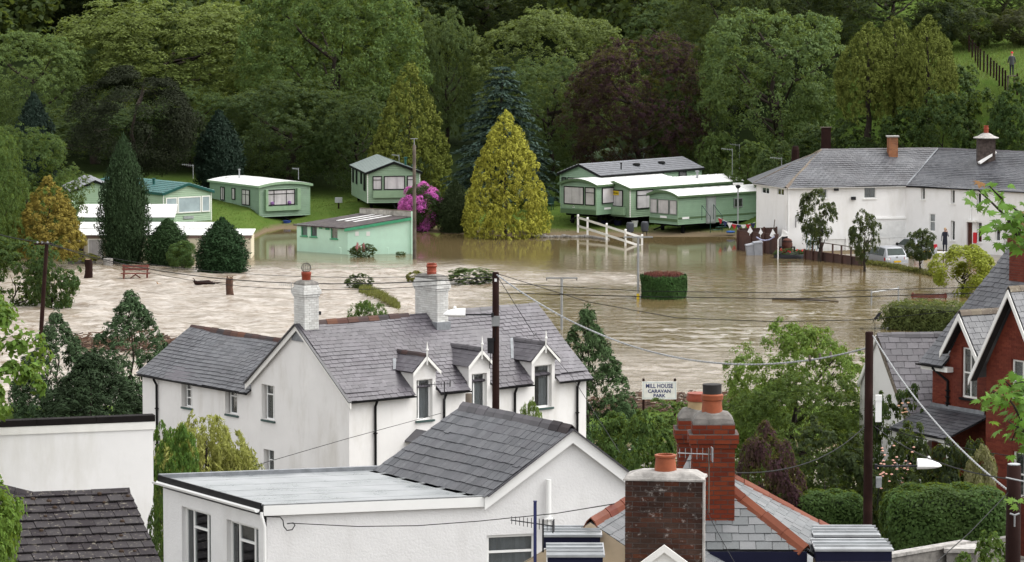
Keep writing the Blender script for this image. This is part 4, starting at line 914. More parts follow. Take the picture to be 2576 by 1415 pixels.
# ------------------------------------------------------------------ flat-roofed house with slate gable beside it
dF, dS = dirv(15), dirv(122); nF = dF.cross(Z); nS = (-dS).cross(Z)
F0 = dp(663, 1269, 74); ZF = F0.z; FG = along(F0, 15, 1222); FL = along(F0, 122, 410); LF = (FG - F0).length; LS = (FL - F0).length; GB = 7.6
hs2 = thing_w('gabled_house', 'white roughcast house with grey slate gable roof and a wet flat-roofed extension', 'house', (F0.x, F0.y, GB))
APp = along(F0, 15, 1437); APz = dp(1437, 1077, APp.y).z; RE = along(F0, 15, 1640); LG = (RE - FG).length
B0 = Vector((F0.x, F0.y, GB)); mb = MB()
fasc = 0.22
opw = opening(B0, 15, 1224, 1347, 1345, 1500)
wall_face(mb, B0 + dF * 0.06, dF, LF - 0.06, ZF - fasc - GB)
FGb = Vector((FG.x, FG.y, GB)); og = (opw[0] - LF, opw[1] - LF, opw[2], opw[3]); og = (max(0.02, og[0]), og[1], og[2], og[3])
zeg = ZF - 0.12; rise = APz - 0.12 - zeg; apx = (APp - FG).length
wall_face(mb, FGb, dF, LG, zeg - GB, [og], 0.1, gable=None)
PQ = lambda x, z: FGb + dF * x + Z * (z - GB)
mb.poly(PQ(0, zeg), PQ(LG, zeg), PQ(LG, zeg + 0.05), PQ(apx, APz - 0.12))
FLb = Vector((FL.x, FL.y, GB)) ; o5 = opening(FLb + dS * 0, -58, 457, 530, 1284, 1440); o6 = opening(FLb, -58, 570, 650, 1318, 1470)
wall_face(mb, FLb, -dS, LS, ZF - fasc - GB - 0.02, [o5, o6], 0.14)
mb.build('wall', M['render_rough'], hs2)
window(hs2, FGb, dF, *og, 0.07, (), (0.72,), 'curtain_grey', 0.06, M['upvc'], name='window')
for o in (o5, o6): window(hs2, FLb, -dS, o[0], o[1], o[2], o[3], 0.1, (0.28, 0.76), ((), (0.7,), ()), 'grey' if o is o6 else 'dark', 0.06, M['upvc'])
# flat roof
m, n, b = new_mat('wet_felt'); p = wpos(n); f = noise(n, 1.0, 5, 0.6, p, (1.2, 1.2, 1)); f2 = noise(n, 5.0, 4, 0.6, p)
c = mixc(n, ramp(n, f, 0.35, 0.65), (0.17, 0.185, 0.19), (0.26, 0.27, 0.28)); c = mixc(n, mnode(n, 'MULTIPLY', ramp(n, f2, 0.62, 0.72), 0.5), c, (0.22, 0.24, 0.18)); lk(n, c, b.inputs['Base Color'])
lk(n, mnode(n, 'ADD', mnode(n, 'MULTIPLY', f, 0.9), -0.1), b.inputs['Roughness']); b.inputs['Specular IOR Level'].default_value = 0.6; bump(n, b, f2, 0.1, 0.01); M['wet_felt'] = m
BR = along(Vector((F0.x, F0.y, ZF)), 15, 600); LBk = LF + 0.2
T = lambda a, c, z: F0 + dF * a + dS * c + Z * z
mb = MB(); mb.hexa([T(0, 0, -0.12), T(LF, 0, -.12), T(LF, LS, -.12), T(0, LS, -.12), T(0, 0, -.03), T(LF, 0, -.03), T(LF, LS, -.03), T(0, LS, -.03)]).build('flat_roof', M['wet_felt'], hs2)
for k in range(5):
    c_ = LS * (k + 0.7) / 5.4; mb = MB().hexa([T(0.1, c_ - .04, -.028), T(LF, c_ - .04, -.028), T(LF, c_ + .04, -.028), T(0.1, c_ + .04, -.028), T(0.1, c_ - .03, -.022), T(LF, c_ - .03, -.022), T(LF, c_ + .03, -.022), T(0.1, c_ + .03, -.022)]); mb.build('felt_seam', M['wet_felt'], hs2)
MB().obox(T(-0.03, -0.06, -fasc), dF * (LF + 0.06), nF * 0.035, Z * (fasc - 0.02)).build('fascia', M['upvc'], hs2)
MB().obox(T(-0.03, -0.09, -0.03), dF * (LF + 0.04), dS * 0.09, Z * 0.035).build('roof_trim', M['metal_grey'], hs2)
MB().obox(T(-0.06, -0.05, -0.1), dS * (LS + 0.1), -dF * 0.03, Z * 0.13).build('roof_kerb', M['black_paint'], hs2)
MB().obox(T(-0.06, LS - 0.04, -0.03), dF * (LF + .4), dS * 0.12, Z * 0.08).build('roof_kerb', M['lead'], hs2)
gutter(hs2, T(-0.14, -0.02, -0.1), T(-0.14, LS + .1, -0.1), M['upvc'], 0.065)
cp = T(-0.1, -0.02, -0.15); downpipe(hs2, cp + nF * 0.0 - dF * 0.0 + dF * .1 + nF * .05, GB, M['upvc'], 0.035, -dF * .06)
# slate roof of the gable
r2 = Roofing(hs2, M['slate_grey'], 0.21, 0.24, 0.008, sag=0.01)
rg0 = FG + dF * apx + nF * 0.14; rg0.z = APz; RL = 4.3; rg1 = rg0 + dS * RL
eg0 = FG + nF * 0.14 - dF * 0.05; eg0.z = ZF - 0.02; eg1 = eg0 + dS * (LS + 0.1)
eR0 = RE + nF * .14 + dF * .15; eR0.z = zeg - 0.03; eR1 = eR0 + dS * RL
r2.face([eg0, rg0, rg1, eg1]); MB().quad(eR0, eR1, rg1, rg0).quad(eR0 - Z * .03, eR1 - Z * .03, rg1 - Z * .03, rg0 - Z * .03).build('back_roof', M['slate_grey'], hs2)
ridge(hs2, rg0 + dS * .05 + Z * .02, rg0 + dS * 0.75 + Z * .02, M['ridge_clay'], 0.36, 0.28); ridge(hs2, rg0 + dS * .76 + Z * .02, rg1 + Z * .02, M['ridge_slate'], 0.36, 0.28)
r2.done()
MB().obox(eg0 + dS * .05 - Z * .03, dS * (LS - .05), -dF * 0.16, Z * 0.02).build('lead_flashing', M['lead'], hs2)
gl = FG + nF * 0.1; gl.z = ZF - 0.02; ga = gl + dF * apx; ga.z = APz - 0.03; gr = RE + nF * 0.1 + dF * .1; gr.z = zeg
barge(hs2, gl - dF * 0.05, ga, M['upvc'], 0.26, 0.03, nF); barge(hs2, gr, ga, M['upvc'], 0.26, 0.03, nF)
for p_, q_ in ((gl, ga), (gr, ga)): MB().beam(p_ + nF * 0.04 + Z * .02, q_ + nF * .04 + Z * .02, 0.12, 0.025).build('verge_trim', M['slate_dark'], hs2)
fp = along(F0, 15, 1377); zt = dp(1377, 1205, fp.y).z; downpipe(hs2, Vector((fp.x, fp.y, zt)) + nF * 0.09, zt - 1.1, M['upvc'], 0.055, None, 1, 'flue_pipe')
# back wall box so that the house is closed
mb = MB(); q0 = FGb + dF * LG; mb.quad(q0, q0 + dS * RL, q0 + dS * RL + Z * (zeg - GB), q0 + Z * (zeg - GB)); mb.quad(q0 + dS * RL, FGb + dS * RL, FGb + dS * RL + Z * (zeg - GB), q0 + dS * RL + Z * (zeg - GB)); mb.poly(FGb + dS * RL + Z * (zeg - GB), q0 + dS * RL + Z * (zeg - GB), rg1 - Z * .1); mb.quad(FLb, FLb + dF * LF, FLb + dF * LF + Z * (ZF - .15 - GB), FLb + Z * (ZF - .15 - GB)); mb.build('back_wall', M['render_rough'], hs2)
# ------------------------------------------------------------------ white house end wall at the left, with parapet coping
dW = dirv(17); nW = dW.cross(Z); W1 = dp(385, 1080, 95); W0 = W1 - dW * 6.0; GBW = 5.2
ho = thing_w('rendered_house', 'plain white rendered end wall with black coping at the left edge', 'house', (W1.x, W1.y, GBW))
mb = MB(); mb.obox(Vector((W0.x, W0.y, GBW)), dW * 6.0, -nW * 2.2, Z * (W1.z - GBW)).build('wall', M['render_bright'], ho)
MB().obox(Vector((W0.x, W0.y, W1.z)) + nW * 0.03, dW * 6.06, -nW * 0.3, Z * 0.2).build('fascia', M['paint_white'], ho)
for k in range(4): MB().obox(Vector((W0.x, W0.y, W1.z + 0.2)) + nW * 0.04 + dW * (k * 1.515), dW * 1.505, -nW * 0.34, Z * 0.16).build('coping', M['felt_black'], ho)
# ------------------------------------------------------------------ brown tiled roof at the lower left
def solve_down(R, ang, u, v):
    d = dirv(ang); lo, hi = 0.2, 6.0
    for _ in range(60):
        r = (lo + hi) / 2; P = R + d * r; z = dp(u, v, P.y).z; P.z = z; uu = pj(P)[0]
        if uu < u: lo = r
        else: hi = r
    return P
TR = dp(326, 1239, 84); TB = solve_down(TR, -73, 398, 1402); TL = TR - dW * 5.5; TBL = TB - dW * 5.5
ext = (TB - TR) * 0.35
bh = thing_w('tiled_bungalow', 'low house with mossy brown concrete tile roof in the lower left corner', 'house', (TB.x, TB.y, 6.8))
tr_ = Roofing(bh, M['tile_brown'], 0.33, (TB - TR).length / 8.4, 0.03, 'roof_tile', 0.004); tr_.face([TBL + ext, TB + ext, TR, TL])
ridge(bh, TR + Z * .03, TR - dW * 2.2 + Z * .03, M['tile_brown'], 0.42, 0.34, 0.1); hp = TR - dW * 2.2
ridge(bh, hp + Z * .05, hp - dW * 1.4 + Z * 0.38 + nW * -0.6, M['tile_brown'], 0.4, 0.34, 0.1)
tr_.done(); mB = TR - nW * 2.4; mB.z = TB.z
MB().quad(TR, TL, TL - nW * 2.4 - Z * 1.5, TR - nW * 2.4 - Z * 1.5).build('back_roof', M['tile_brown'], bh)
hT = TB + ext; MB().prism([Vector((TR.x, TR.y, TR.z - .15)) - dW * .1, TR - nW * 2.3 - Z * 1.6 - dW * .1, Vector((TR.x, TR.y, 6.8)) - nW * 2.3 - dW * .1, Vector((hT.x, hT.y, 6.8)) - dW * .1, hT - Z * .15 - dW * .1], None, -dW * 5.2).build('wall', M['render_white'], bh)
random.seed(21)
for k in range(26):
    a, c_ = random.random(), random.random(); P = TR + (TB - TR) * c_ - dW * (3.8 * a); nn = (TB - TR).cross(dW).normalized(); nn = nn if nn.z > 0 else -nn
    ms = MB().lathe([(0.06, -.02), (0.07, 0.0), (.05, .035), (.01, .05)], 7); o = ms.build('moss', plain('moss', (0.035, 0.022, 0.014), 0.95) if 'moss' not in M else M['moss'], bh); M['moss'] = o.data.materials[0]
    s = random.uniform(0.35, 1.0); o.matrix_basis = frame(P + nn * 0.05, dW * s, nn.cross(dW) * s, nn * s)
MB().obox(hT + dW * 0.2 - Z * .6 - nW * 0, dW * 1.6, nW * .05, Z * 0.18).build('fascia', M['paint_white'], bh)
# ------------------------------------------------------------------ slate roofs with red ridges in the lower middle
M['navy'] = plain('navy', (0.01, 0.011, 0.03), 0.6, spec=.12)
M['cream_render'] = plain('cream_render', (0.52, 0.42, 0.3), 0.8)
xh = thing_w('chimney_house', 'silver slate roofed house with red ridge tiles, behind the brown brick chimney', 'house', (3.0, 58.5, 9.5))
Xn = dp(1485, 1315, 57); Xf = dp(1745, 1158, Xn.y * 1515 / 1358 ); Xf.z = Xn.z; dX = (Xf - Xn).normalized(); sX = dX.cross(Z).normalized()     # sX points right
rx = Roofing(xh, M['slate_silver'], 0.26, 0.17, 0.008, sag=0.006)
PR = lambda p, r, k=0.62: p + sX * r - Z * (r * k)
rx.face([Xn, PR(Xn, 2.6), PR(Xf, 2.6), Xf]); rx.face([Xn, Xf, Xf - sX * 2.6 - Z * 1.7, Xn - sX * 2.6 - Z * 1.7])
ridge(xh, Xn + Z * .02, Xf + Z * .02, M['ridge_red'], 0.45, 0.24, 0.08)
MB().poly(Xn, PR(Xn, 2.6), Xn - sX * 2.6 - Z * 1.62).build('gable_wall', M['cream_render'], xh)
# cross roof behind
YA = dp(1735, 1145, 60.5); YN = dp(2030, 1383, 59.0); YB = dp(2082, 1331, 61.3); YL = YN - Vector((2.6, 0, 0))
rx.face([YL, YN, YA], edir=(1, 0, 0)); nr = (YN - YA).cross(YB - YA).normalized(); nr = nr if nr.z > 0 else -nr
eD = Z.cross(nr).normalized(); wD = nr.cross(eD); wD = wD if wD.z < 0 else -wD
rx.face([YA, YN, YN + wD * 1.3, YB + wD * 1.3 + (YB - YA).normalized() * 1.0, YB])
rx.done()
ridge(xh, YN + Z * .02, YA + (YN - YA) * 0.30 + Z * .02, M['ridge_red'], 0.5, 0.3, 0.09); ridge(xh, YB + (YB - YA).normalized() * .8 + Z * .02, YA + (YB - YA) * 0.2 + Z * .02, M['ridge_red'], 0.5, 0.2, 0.07)
MB().obox(YL - Z * 0.2 + Vector((0, -.02, 0)), YN - YL, Vector((0, -0.04, 0)), Z * 0.17).build('fascia', M['navy'], xh)
MB().obox(YL - Z * 3.0 + Vector((0, .12, 0)), YN - YL - Vector((.1, 0, 0)), Vector((0, 2.0, 0)), Z * 2.9).build('wall', M['cream_render'], xh)
def metal_dormer(t, u0, u1, v, y, wid, label, skew=0.06):
    a = dp(u0, v, y); b = dp(u1, v, y); o = MB(); L = b.x - a.x
    o.hexa([(a.x, y, a.z), (b.x, y, a.z), (b.x - skew * L, y + wid, a.z + .03), (a.x, y + wid, a.z + .03), (a.x, y, a.z + .035), (b.x, y, a.z + .035), (b.x - skew * L, y + wid, a.z + .065), (a.x, y + wid, a.z + .065)])
    s = o.build('dormer_roof', M['metal_pale'], t)
    for k in range(3): MB().beam((a.x, y + wid * (k + .4) / 3, a.z + .07), (b.x - .02, y + wid * (k + .4) / 3, a.z + .07), 0.025, 0.03).build('standing_seam', M['metal_pale'], s)
    MB().box(a.x + 0.02, b.x - 0.03, y + .02, y + wid - .03, a.z - 0.17, a.z - .003).build('dormer_fascia', M['navy'], t)
    MB().box(a.x + 0.06, b.x - 0.08, y + .05, y + wid - .06, a.z - 0.9, a.z - .17).build('dormer_cheek', M['paint_white'] if u0 < 1600 else M['cream_render'], t)
metal_dormer(xh, 2046, 2216, 1352, 60.0, 0.85, ''); metal_dormer(xh, 2050, 2249, 1388, 58.6, 0.9, '')
metal_dormer(xh, 1365, 1515, 1352, 56.6, 0.75, '', 0); metal_dormer(xh, 1375, 1522, 1403, 55.2, 0.95, '', 0)
# chimneys
def zat(v, y): return dp(1288, v, y).z
cb = thing_w('brown_chimney', 'weathered brown brick chimney with cement cap and one squat terracotta pot', 'chimney', (dp(1676, 1212, 55.0).x, 55.3, 11.0))
c = dp(1676, 1212, 55.0); ctr = (c.x, 55.3); z1 = zat(1212, 55.0)
chimney_stack(cb, ctr, -7.3, 1.155, 0.55, z1 - 2.4, z1, M['brick_brown'], M['mortar_dark'], 0.078, 0.235, (), [300], (0, 2))
flaunching(cb, ctr, -7.3, 1.155, 0.55, z1, 0.13, M['cement'], 0.015, top=0.6)
MB().obox(Vector((ctr[0], ctr[1], z1 - 2.3)) + dirv(-7.3) * 0.575 - dirv(82.7) * .285, dirv(-7.3) * .03, dirv(82.7) * .14, Z * 2.33).build('cement_edge', M['cement'], cb)
pot(cb, (dp(1674, 1195, 55.3).x, 55.3, z1 + 0.08), [(0.17, 0), (0.165, 0.03), (0.155, 0.14), (0.145, 0.24), (0.16, 0.245), (0.162, 0.275), (0.145, 0.28)], M['terracotta'])
gab = MB(); g0 = dp(1671, 1370, 54.2); w_ = 0.85
wg = MB().prism([g0 + V(0, 0, -.09), g0 + V(w_, 0, -.09 - w_ * .75), g0 + V(-w_, 0, -.09 - w_ * .75)], None, (0, 0.4, 0)).build('gable_panel', M['paint_white'], cb)
gt = thing_w('white_gablet', 'small white painted gable peak in front of the brown chimney', 'gable', (g0.x, g0.y, g0.z - 1))
wg.parent = gt; wg.matrix_parent_inverse = WORLD[gt.name]
for s_ in (-1, 1): MB().obox(g0 + V(0, -0.06, -.11), V(s_ * w_, 0, -w_ * .75), V(0, .05, 0), Z * 0.11).build('bargeboard', M['paint_white'], gt)
def red_chimney(name, label, u0, u1, vt, vb, y, potmat, potprof, pu, dep=0.55, flue=None):
    a, b = dp(u0, vt, y), dp(u1, vt, y); w_ = b.x - a.x; t = thing_w(name, label, 'chimney', ((a.x + b.x) / 2, y + dep / 2, 12.5), 'red brick chimneys'); zt = a.z; zb = zat(vb, y)
    cs = 0.075; n = round((zt - zb) / cs); zb = zt - n * cs; c = ((a.x + b.x) / 2, y + dep / 2)
    chimney_stack(t, c, 0.0, w_, dep, zb, zt, M['brick_red'], M['mortar_dark'], cs, 0.24, [(zt - 5 * cs, zt - 2 * cs, 0.03), (zt - 4 * cs, zt - 2 * cs, 0.03)], [300], (0, 1))
    flaunching(t, c, 0.0, w_, dep, zt, 0.2, M['cement_dark'], -0.01, top=0.32)
    p = dp(pu, vt, y + dep / 2); zp = zt + 0.12; pot(t, (p.x, y + dep / 2, zp), potprof, potmat)
    MB().obox(Vector((a.x - .03, y - .04, zb - 0.14)), V(w_ + .06, 0, 0), V(0, dep + .08, 0), Z * 0.14).build('lead_flashing', M['lead'], t)
    return t, p, zp
P1 = [(0.17, 0), (0.165, 0.1), (0.155, 0.2), (0.155, 0.24), (0.175, 0.26), (0.18, 0.33), (0.15, 0.35)]
t2, p2, zp2 = red_chimney('red_chimney', 'rear red brick chimney with a buff pot under a red rim', 1706, 1812, 1059, 1300, 62.0, M['pot_buff'], [(0.18, 0), (0.18, 0.17), (0.2, 0.18)], 1757)
MB().lathe([(0.2, 0), (0.205, 0.06), (0.185, 0.1), (0.19, 0.13), (.1, .135)], 16, (p2.x, 62.275, zp2 + 0.18)).build('pot_rim', M['terracotta_red'], t2, True)
t3, p3, zp3 = red_chimney('red_chimney', 'front red brick chimney with corbelled top and a soot-stained orange pot', 1742, 1850, 1070, 1316, 59.42, M['terracotta'], P1, 1791)
MB().lathe([(0.15, 0), (0.15, 0.13), (0.155, 0.16)], 12, (p3.x, 59.695, zp3 + 0.34)).build('sooty_cowl', M['soot'], t3, True)
pv = thing_w('garden_wall', 'rubble wall stub with round stones on top beyond the white gable', 'wall', gp(1580, 1175, 1.0)); random.seed(3)
q = gp(1580, 1165, 0.6)
for k in range(26):
    s = random.uniform(.1, .2); o = MB().lathe([(0.3, -.7), (.9, -.5), (1, 0), (.85, .6), (.3, .8)], 7).build('stone', M['cement'], pv); o.location = q + V(random.uniform(-.55, .3), random.uniform(-.3, .3), random.uniform(-.3, .55)); o.scale = (s, s, s * .8)
# ------------------------------------------------------------------ red brick house at the right
RA = -57; re_ = dirv(RA); rn = re_.cross(Z); W0 = dp(2346, 950, 118.0); W0.z = 4.0
rh = thing_w('brick_house', 'red brick house with white bargeboards, slate roofs and sash windows at the right edge', 'house', W0)
RP = lambda x, z, out=0.0: W0 + re_ * x + rn * out + Z * z
def RX(u, v, out=0.0): r = wpx(W0 + rn * out, RA, u, v); return r[0], r[1] - 4.0
bud = [300]; sink = MB(); mcore = MB()
x1r = RX(2481, 1000)[0]; ow = (RX(2420, 900)[0], RX(2459, 900)[0], RX(2440, 1003)[1], RX(2440, 876)[1]); ze1 = RX(2346, 922)[1]
g1a = RX(2413, 787, .3); g1l = RX(2366, 882, .3); g1h = g1a[0] - g1l[0]; g1s = (g1a[1] - g1l[1]) / g1h
BO = .7; xb0 = RX(2481, 1000, BO)[0]; g2a = RX(2537, 727, BO + .35); g2l = RX(2438, 950, BO + .35); g2h = g2a[0] - g2l[0]; g2s = (g2a[1] - g2l[1]) / g2h; L2 = 2 * (g2a[0] - xb0)
top1 = lambda x: max(ze1, g1a[1] - .22 - abs(x - g1a[0]) * g1s); top2 = lambda x: g2a[1] - .25 - abs(x + xb0 - g2a[0]) * g2s
ob = [(RX(2545, 900, BO)[0] - xb0, RX(2545, 900, BO)[0] - xb0 + .95, RX(2560, 1012, BO)[1], RX(2560, 906, BO)[1]), (RX(2548, 1140, BO)[0] - xb0, RX(2548, 1140, BO)[0] - xb0 + .95, RX(2560, 1250, BO)[1], RX(2560, 1137, BO)[1])]
def wall_cols(P, L, topf, ops, xs):
    xg = np.unique(np.concatenate([np.linspace(0, L, 16), xs, [q for o in ops for q in o[:2]]])); xg = xg[(xg >= 0) & (xg <= L)]
    for a, b in zip(xg[:-1], xg[1:]):
        z = 0
        for o in sorted((o for o in ops if o[0] < (a + b) / 2 < o[1]), key=lambda o: o[2]): mcore.quad(P(a, z), P(b, z), P(b, o[2]), P(a, o[2])); z = o[3]
        if min(topf(a), topf(b)) > z: mcore.quad(P(a, z), P(b, z), P(b, topf(b)), P(a, topf(a)))
    for a, b, c, d in ops:
        for p, q in (((a, c), (a, d)), ((a, d), (b, d)), ((b, d), (b, c)), ((b, c), (a, c))): mcore.quad(P(*p), P(*q), P(*q) - rn * .12, P(*p) - rn * .12)
def brick_cols(P, L, H, ops, topf, zmin):
    n = round(L / .225); bl = L / n
    for r in range(int(H / .075) - 1, -1, -1):
        z = r * .075
        for i in range(-1, n + 1):
            a = max(0, i * bl + (bl / 2 if r % 2 else 0)); b = min(L, i * bl + bl + (bl / 2 if r % 2 else 0))
            for o in ops:
                if z + .075 > o[2] and z < o[3]:
                    if a >= o[0] - .01 and b <= o[1] + .01: b = a
                    elif a < o[0] < b: b = o[0]
                    elif a < o[1] < b: a = o[1]
            if b - a < .03 or z + .075 > min(topf(a), topf(b)): continue
            o3 = P(a, z); u_, v_ = pj(o3)
            if bud[0] > 0 and u_ < 2576 and z > zmin:
                q = obj('brick', brick_mesh(b - a, .075, .03, M['brick_wall']), rh); q.matrix_basis = frame(o3 + rn * .006, re_, -rn, Z); bud[0] -= 1
            else: sink.obox(o3 + rn * .006 + re_ * .004 + Z * .004, re_ * (b - a - .008), -rn * .03, Z * .067)
P1f = lambda x, z: RP(x, z); P2f = lambda x, z: RP(xb0 + x, z, BO)
wall_cols(P1f, x1r + .3, top1, [ow], [g1a[0]]); wall_cols(P2f, L2, top2, ob, [g2a[0] - xb0])
mcore.quad(RP(xb0, 0, BO), RP(xb0, top2(0), BO), RP(xb0, top2(0), 0), RP(xb0, 0, 0)); mcore.quad(RP(0, 0), RP(0, ze1), RP(0, ze1, -4), RP(0, 0, -4)); mcore.build('wall', M['brick_wall'], rh)
brick_cols(P1f, x1r, g1a[1], [ow], top1, 2.4); brick_cols(P2f, min(L2, 3.6), g2a[1], ob, top2, 2.2); o = sink.build('bricks_far', M['brick_wall'], rh); o['kind'] = 'stuff'
window(rh, RP(0, 0), re_, *ow, .06, (.5,), (.5,), 'curtain', .06, M['paint_white'], M['black_paint'])
for o in ob: window(rh, RP(xb0, 0, BO), re_, *o, .06, (.5,), (.5,), 'curtain', .06, M['paint_white'])
rr = Roofing(rh, M['slate_grey'], .3, .2, .009, sag=.008)
def gable_roof(ax, az, half, sl, out, back):
    ap = RP(ax, az, out); bk = ap - rn * back; l0 = RP(ax - half, az - half * sl, out); r0_ = RP(ax + half, az - half * sl, out)
    rr.face([l0, ap, bk, l0 - rn * back]); rr.face([r0_, r0_ - rn * back, bk, ap]); ridge(rh, ap + Z * .02, bk + Z * .02, M['ridge_lichen'], .42, .24, .08)
    for e in (l0, r0_):
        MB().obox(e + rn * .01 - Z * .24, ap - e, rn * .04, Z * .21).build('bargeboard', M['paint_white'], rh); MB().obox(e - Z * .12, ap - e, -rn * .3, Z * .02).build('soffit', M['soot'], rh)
gable_roof(g1a[0], g1a[1], g1h, g1s, .3, 3.0); gable_roof(g2a[0], g2a[1], g2h, g2s, BO + .35, 4.5)
# main slope behind the gables, gutter, pipe
ex0, ez0 = RX(2312, 912, .3); mr = .95; xm = g1a[0] - g1h + .1; rr.face([RP(ex0, ez0, .3), RP(xm, ez0, .3), RP(xm, ez0 + .4 * mr, -.1), RP(ex0, ez0 + .4 * mr, -.1)]); rr.face([RP(ex0, ez0 + .4 * mr, -.1), RP(ex0 + 6.5, ez0 + .4 * mr, -.1), RP(ex0 + 6.5, ez0 + 3.6 * mr, -3.3), RP(ex0, ez0 + 3.6 * mr, -3.3)])
gutter(rh, RP(ex0 - .05, ez0 - .02, .36), RP(g1a[0] - .75, ez0 - .02, .36), M['black_paint']); MB().obox(RP(ex0 + .02, ez0 - .2, .25), re_ * 1.3, -rn * .3, Z * .15).build('soffit', M['paint_white'], rh)
dx_, dz_ = RX(2388, 935); downpipe(rh, RP(dx_, dz_, .06), 4.0 + RX(2388, 1022)[1], M['black_paint'], .045, -re_ * .5 + rn * .2 + Z * .15)
cx_ = RX(2562, 716, -2.6); cp_ = RP(cx_[0] + .1, cx_[1], -2.6); cz_ = dp(2562, 598, cp_.y).z; chimney_stack(rh, (cp_.x + .2, cp_.y), RA, .8, .8, cp_.z - .4, cz_, M['brick_wall'], M['mortar_dark'], .075, .225, [(cz_ - .3, cz_, .05)], [0]); flaunching(rh, (cp_.x + .2, cp_.y), RA, .8, .8, cz_, .15, M['ridge_lichen'], .03)
MB().obox(Vector((cp_.x + .2, cp_.y, cp_.z - .25)) - re_ * .45 + rn * .45, re_ * .9, -rn * .9, Z * .3).build('lead_flashing', M['lead'], rh)
# veranda
vo = 1.7; va, vz = RX(2237, 1076, vo); vtz = RX(2346, 1022)[1]; rr.face([RP(va, vz, vo), RP(x1r + .2, vz, vo), RP(x1r + .2, vtz, .02), RP(0, vtz, .02)], mat=M['slate_grey']); rr.done()
gutter(rh, RP(va, vz - .02, vo + .06), RP(x1r + .2, vz - .02, vo + .06), M['black_paint'], .05); MB().obox(RP(-.02, vtz - .02, .03), re_ * (x1r), rn * .04, Z * .14).build('lead_flashing', M['lead'], rh)
nb = 2
for k in range(nb + 1):
    p = RP(va + .12 + (x1r - va) * k / nb, 0, vo - .12); MB().box(p.x - .06, p.x + .06, p.y - .06, p.y + .06, 4.0, 4.0 + vz - .08).build('veranda_post', M['paint_white'], rh)
for k in range(nb):
    xa, xb = va + .18 + (x1r - va) * k / nb, va + .06 + (x1r - va) * (k + 1) / nb; mb = MB(); prev = None
    for i in range(13):
        t = math.pi * i / 12; x = (xa + xb) / 2 - (xb - xa) / 2 * math.cos(t); z = vz - .62 + .45 * math.sin(t)
        if prev: mb.prism([RP(prev[0], prev[1], vo - .1), RP(x, z, vo - .1), RP(x, vz - .07, vo - .1), RP(prev[0], vz - .07, vo - .1)], None, -rn * .05)
        prev = (x, z)
    mb.build('arch_board', M['paint_white'], rh)
# ------------------------------------------------------------------ slate shed with white gable
ys_ = 119.0; sh_ = thing_w('slate_outbuilding', 'white outbuilding with purple slate roof behind the right telegraph pole', 'outbuilding', (dp(2250, 1000, ys_).x, ys_, 3.5))
a0 = dp(2206, 843, ys_ + 1.4); a1 = dp(2385, 841, ys_ + 1.6); b0_ = dp(2264, 1006, ys_); b1_ = V(a1.x + .4, b0_.y + .3, b0_.z); b2_ = b0_ + (b0_ - a0) * .3; b3_ = b1_ + (b0_ - a0) * .3
rs = Roofing(sh_, M['slate_purple'], 0.36, 0.235, 0.01, sag=0.004); rs.face([b2_, b3_, a1, a0]); rs.done(); ridge(sh_, a0 + Z * .02, a1 + Z * .02, M['ridge_slate'], 0.45, 0.26, 0.08)
c0_ = dp(2160, 965, ys_ + 3.2)
MB().prism([a0 + V(.03, 0, -.08), V(b2_.x + .05, b2_.y + .05, b2_.z - .1), V(b2_.x + .05, b2_.y + .05, 3.0), V(c0_.x, c0_.y, 3.0), c0_ + V(.05, 0, -.05)], None, V(.15, .02, 0)).build('wall', M['render_white'], sh_)
MB().prism([V(b2_.x + .1, b2_.y + .1, b2_.z - .12), V(b2_.x + .1, b2_.y + .1, 3.0), V(b3_.x, b3_.y + .1, 3.0), V(b3_.x, b3_.y + .1, b2_.z - .12)], None, V(0, .1, 0)).build('front_wall', M['render_white'], sh_)
MB().quad(a0, a1, V(a1.x - 1.6, c0_.y, c0_.z), c0_).build('back_roof', M['slate_purple'], sh_)
MB().beam(a0 + V(-.02, 0, -.06), b2_ + V(-.02, 0, -.06), .05, .12).build('bargeboard', M['ridge_lichen'], sh_); MB().beam(a0 + V(-.02, 0, -.06), c0_ + V(-.02, 0, -.06), .05, .14).build('bargeboard', M['paint_white'], sh_)
# ------------------------------------------------------------------ garden wall at the lower right
gw0 = dp(2235, 1397, 88); gw1 = dp(2440, 1390, 90); gwl = thing_w('garden_wall', 'low grey garden wall with concrete coping in the lower right corner', 'wall', (gw0.x, gw0.y, gw0.z - 1))
dg = (gw1 - gw0); dg.z = 0; dgn = dg.normalized(); sgn = dgn.cross(Z)
MB().obox(Vector((gw0.x, gw0.y, gw0.z - 1.4)), dg * 1.6, -sgn * .22, Z * 1.33).build('wall_body', M['cement_dark'], gwl)
for k in range(5): MB().obox(Vector((gw0.x, gw0.y, gw0.z - .07)) + dgn * (k * dg.length * .2) + sgn * .04, dgn * (dg.length * .2 - .01), -sgn * .3, Z * .08).build('coping_stone', M['cement'], gwl)
pp = dp(2415, 1375, 89.5); MB().box(pp.x - .35, pp.x + .35, pp.y - .3, pp.y + .35, pp.z - 1.2, pp.z - .1).build('pier', M['cement_dark'], gwl); MB().box(pp.x - .42, pp.x + .42, pp.y - .36, pp.y + .42, pp.z - .1, pp.z).build('pier_cap', M['cement'], gwl)
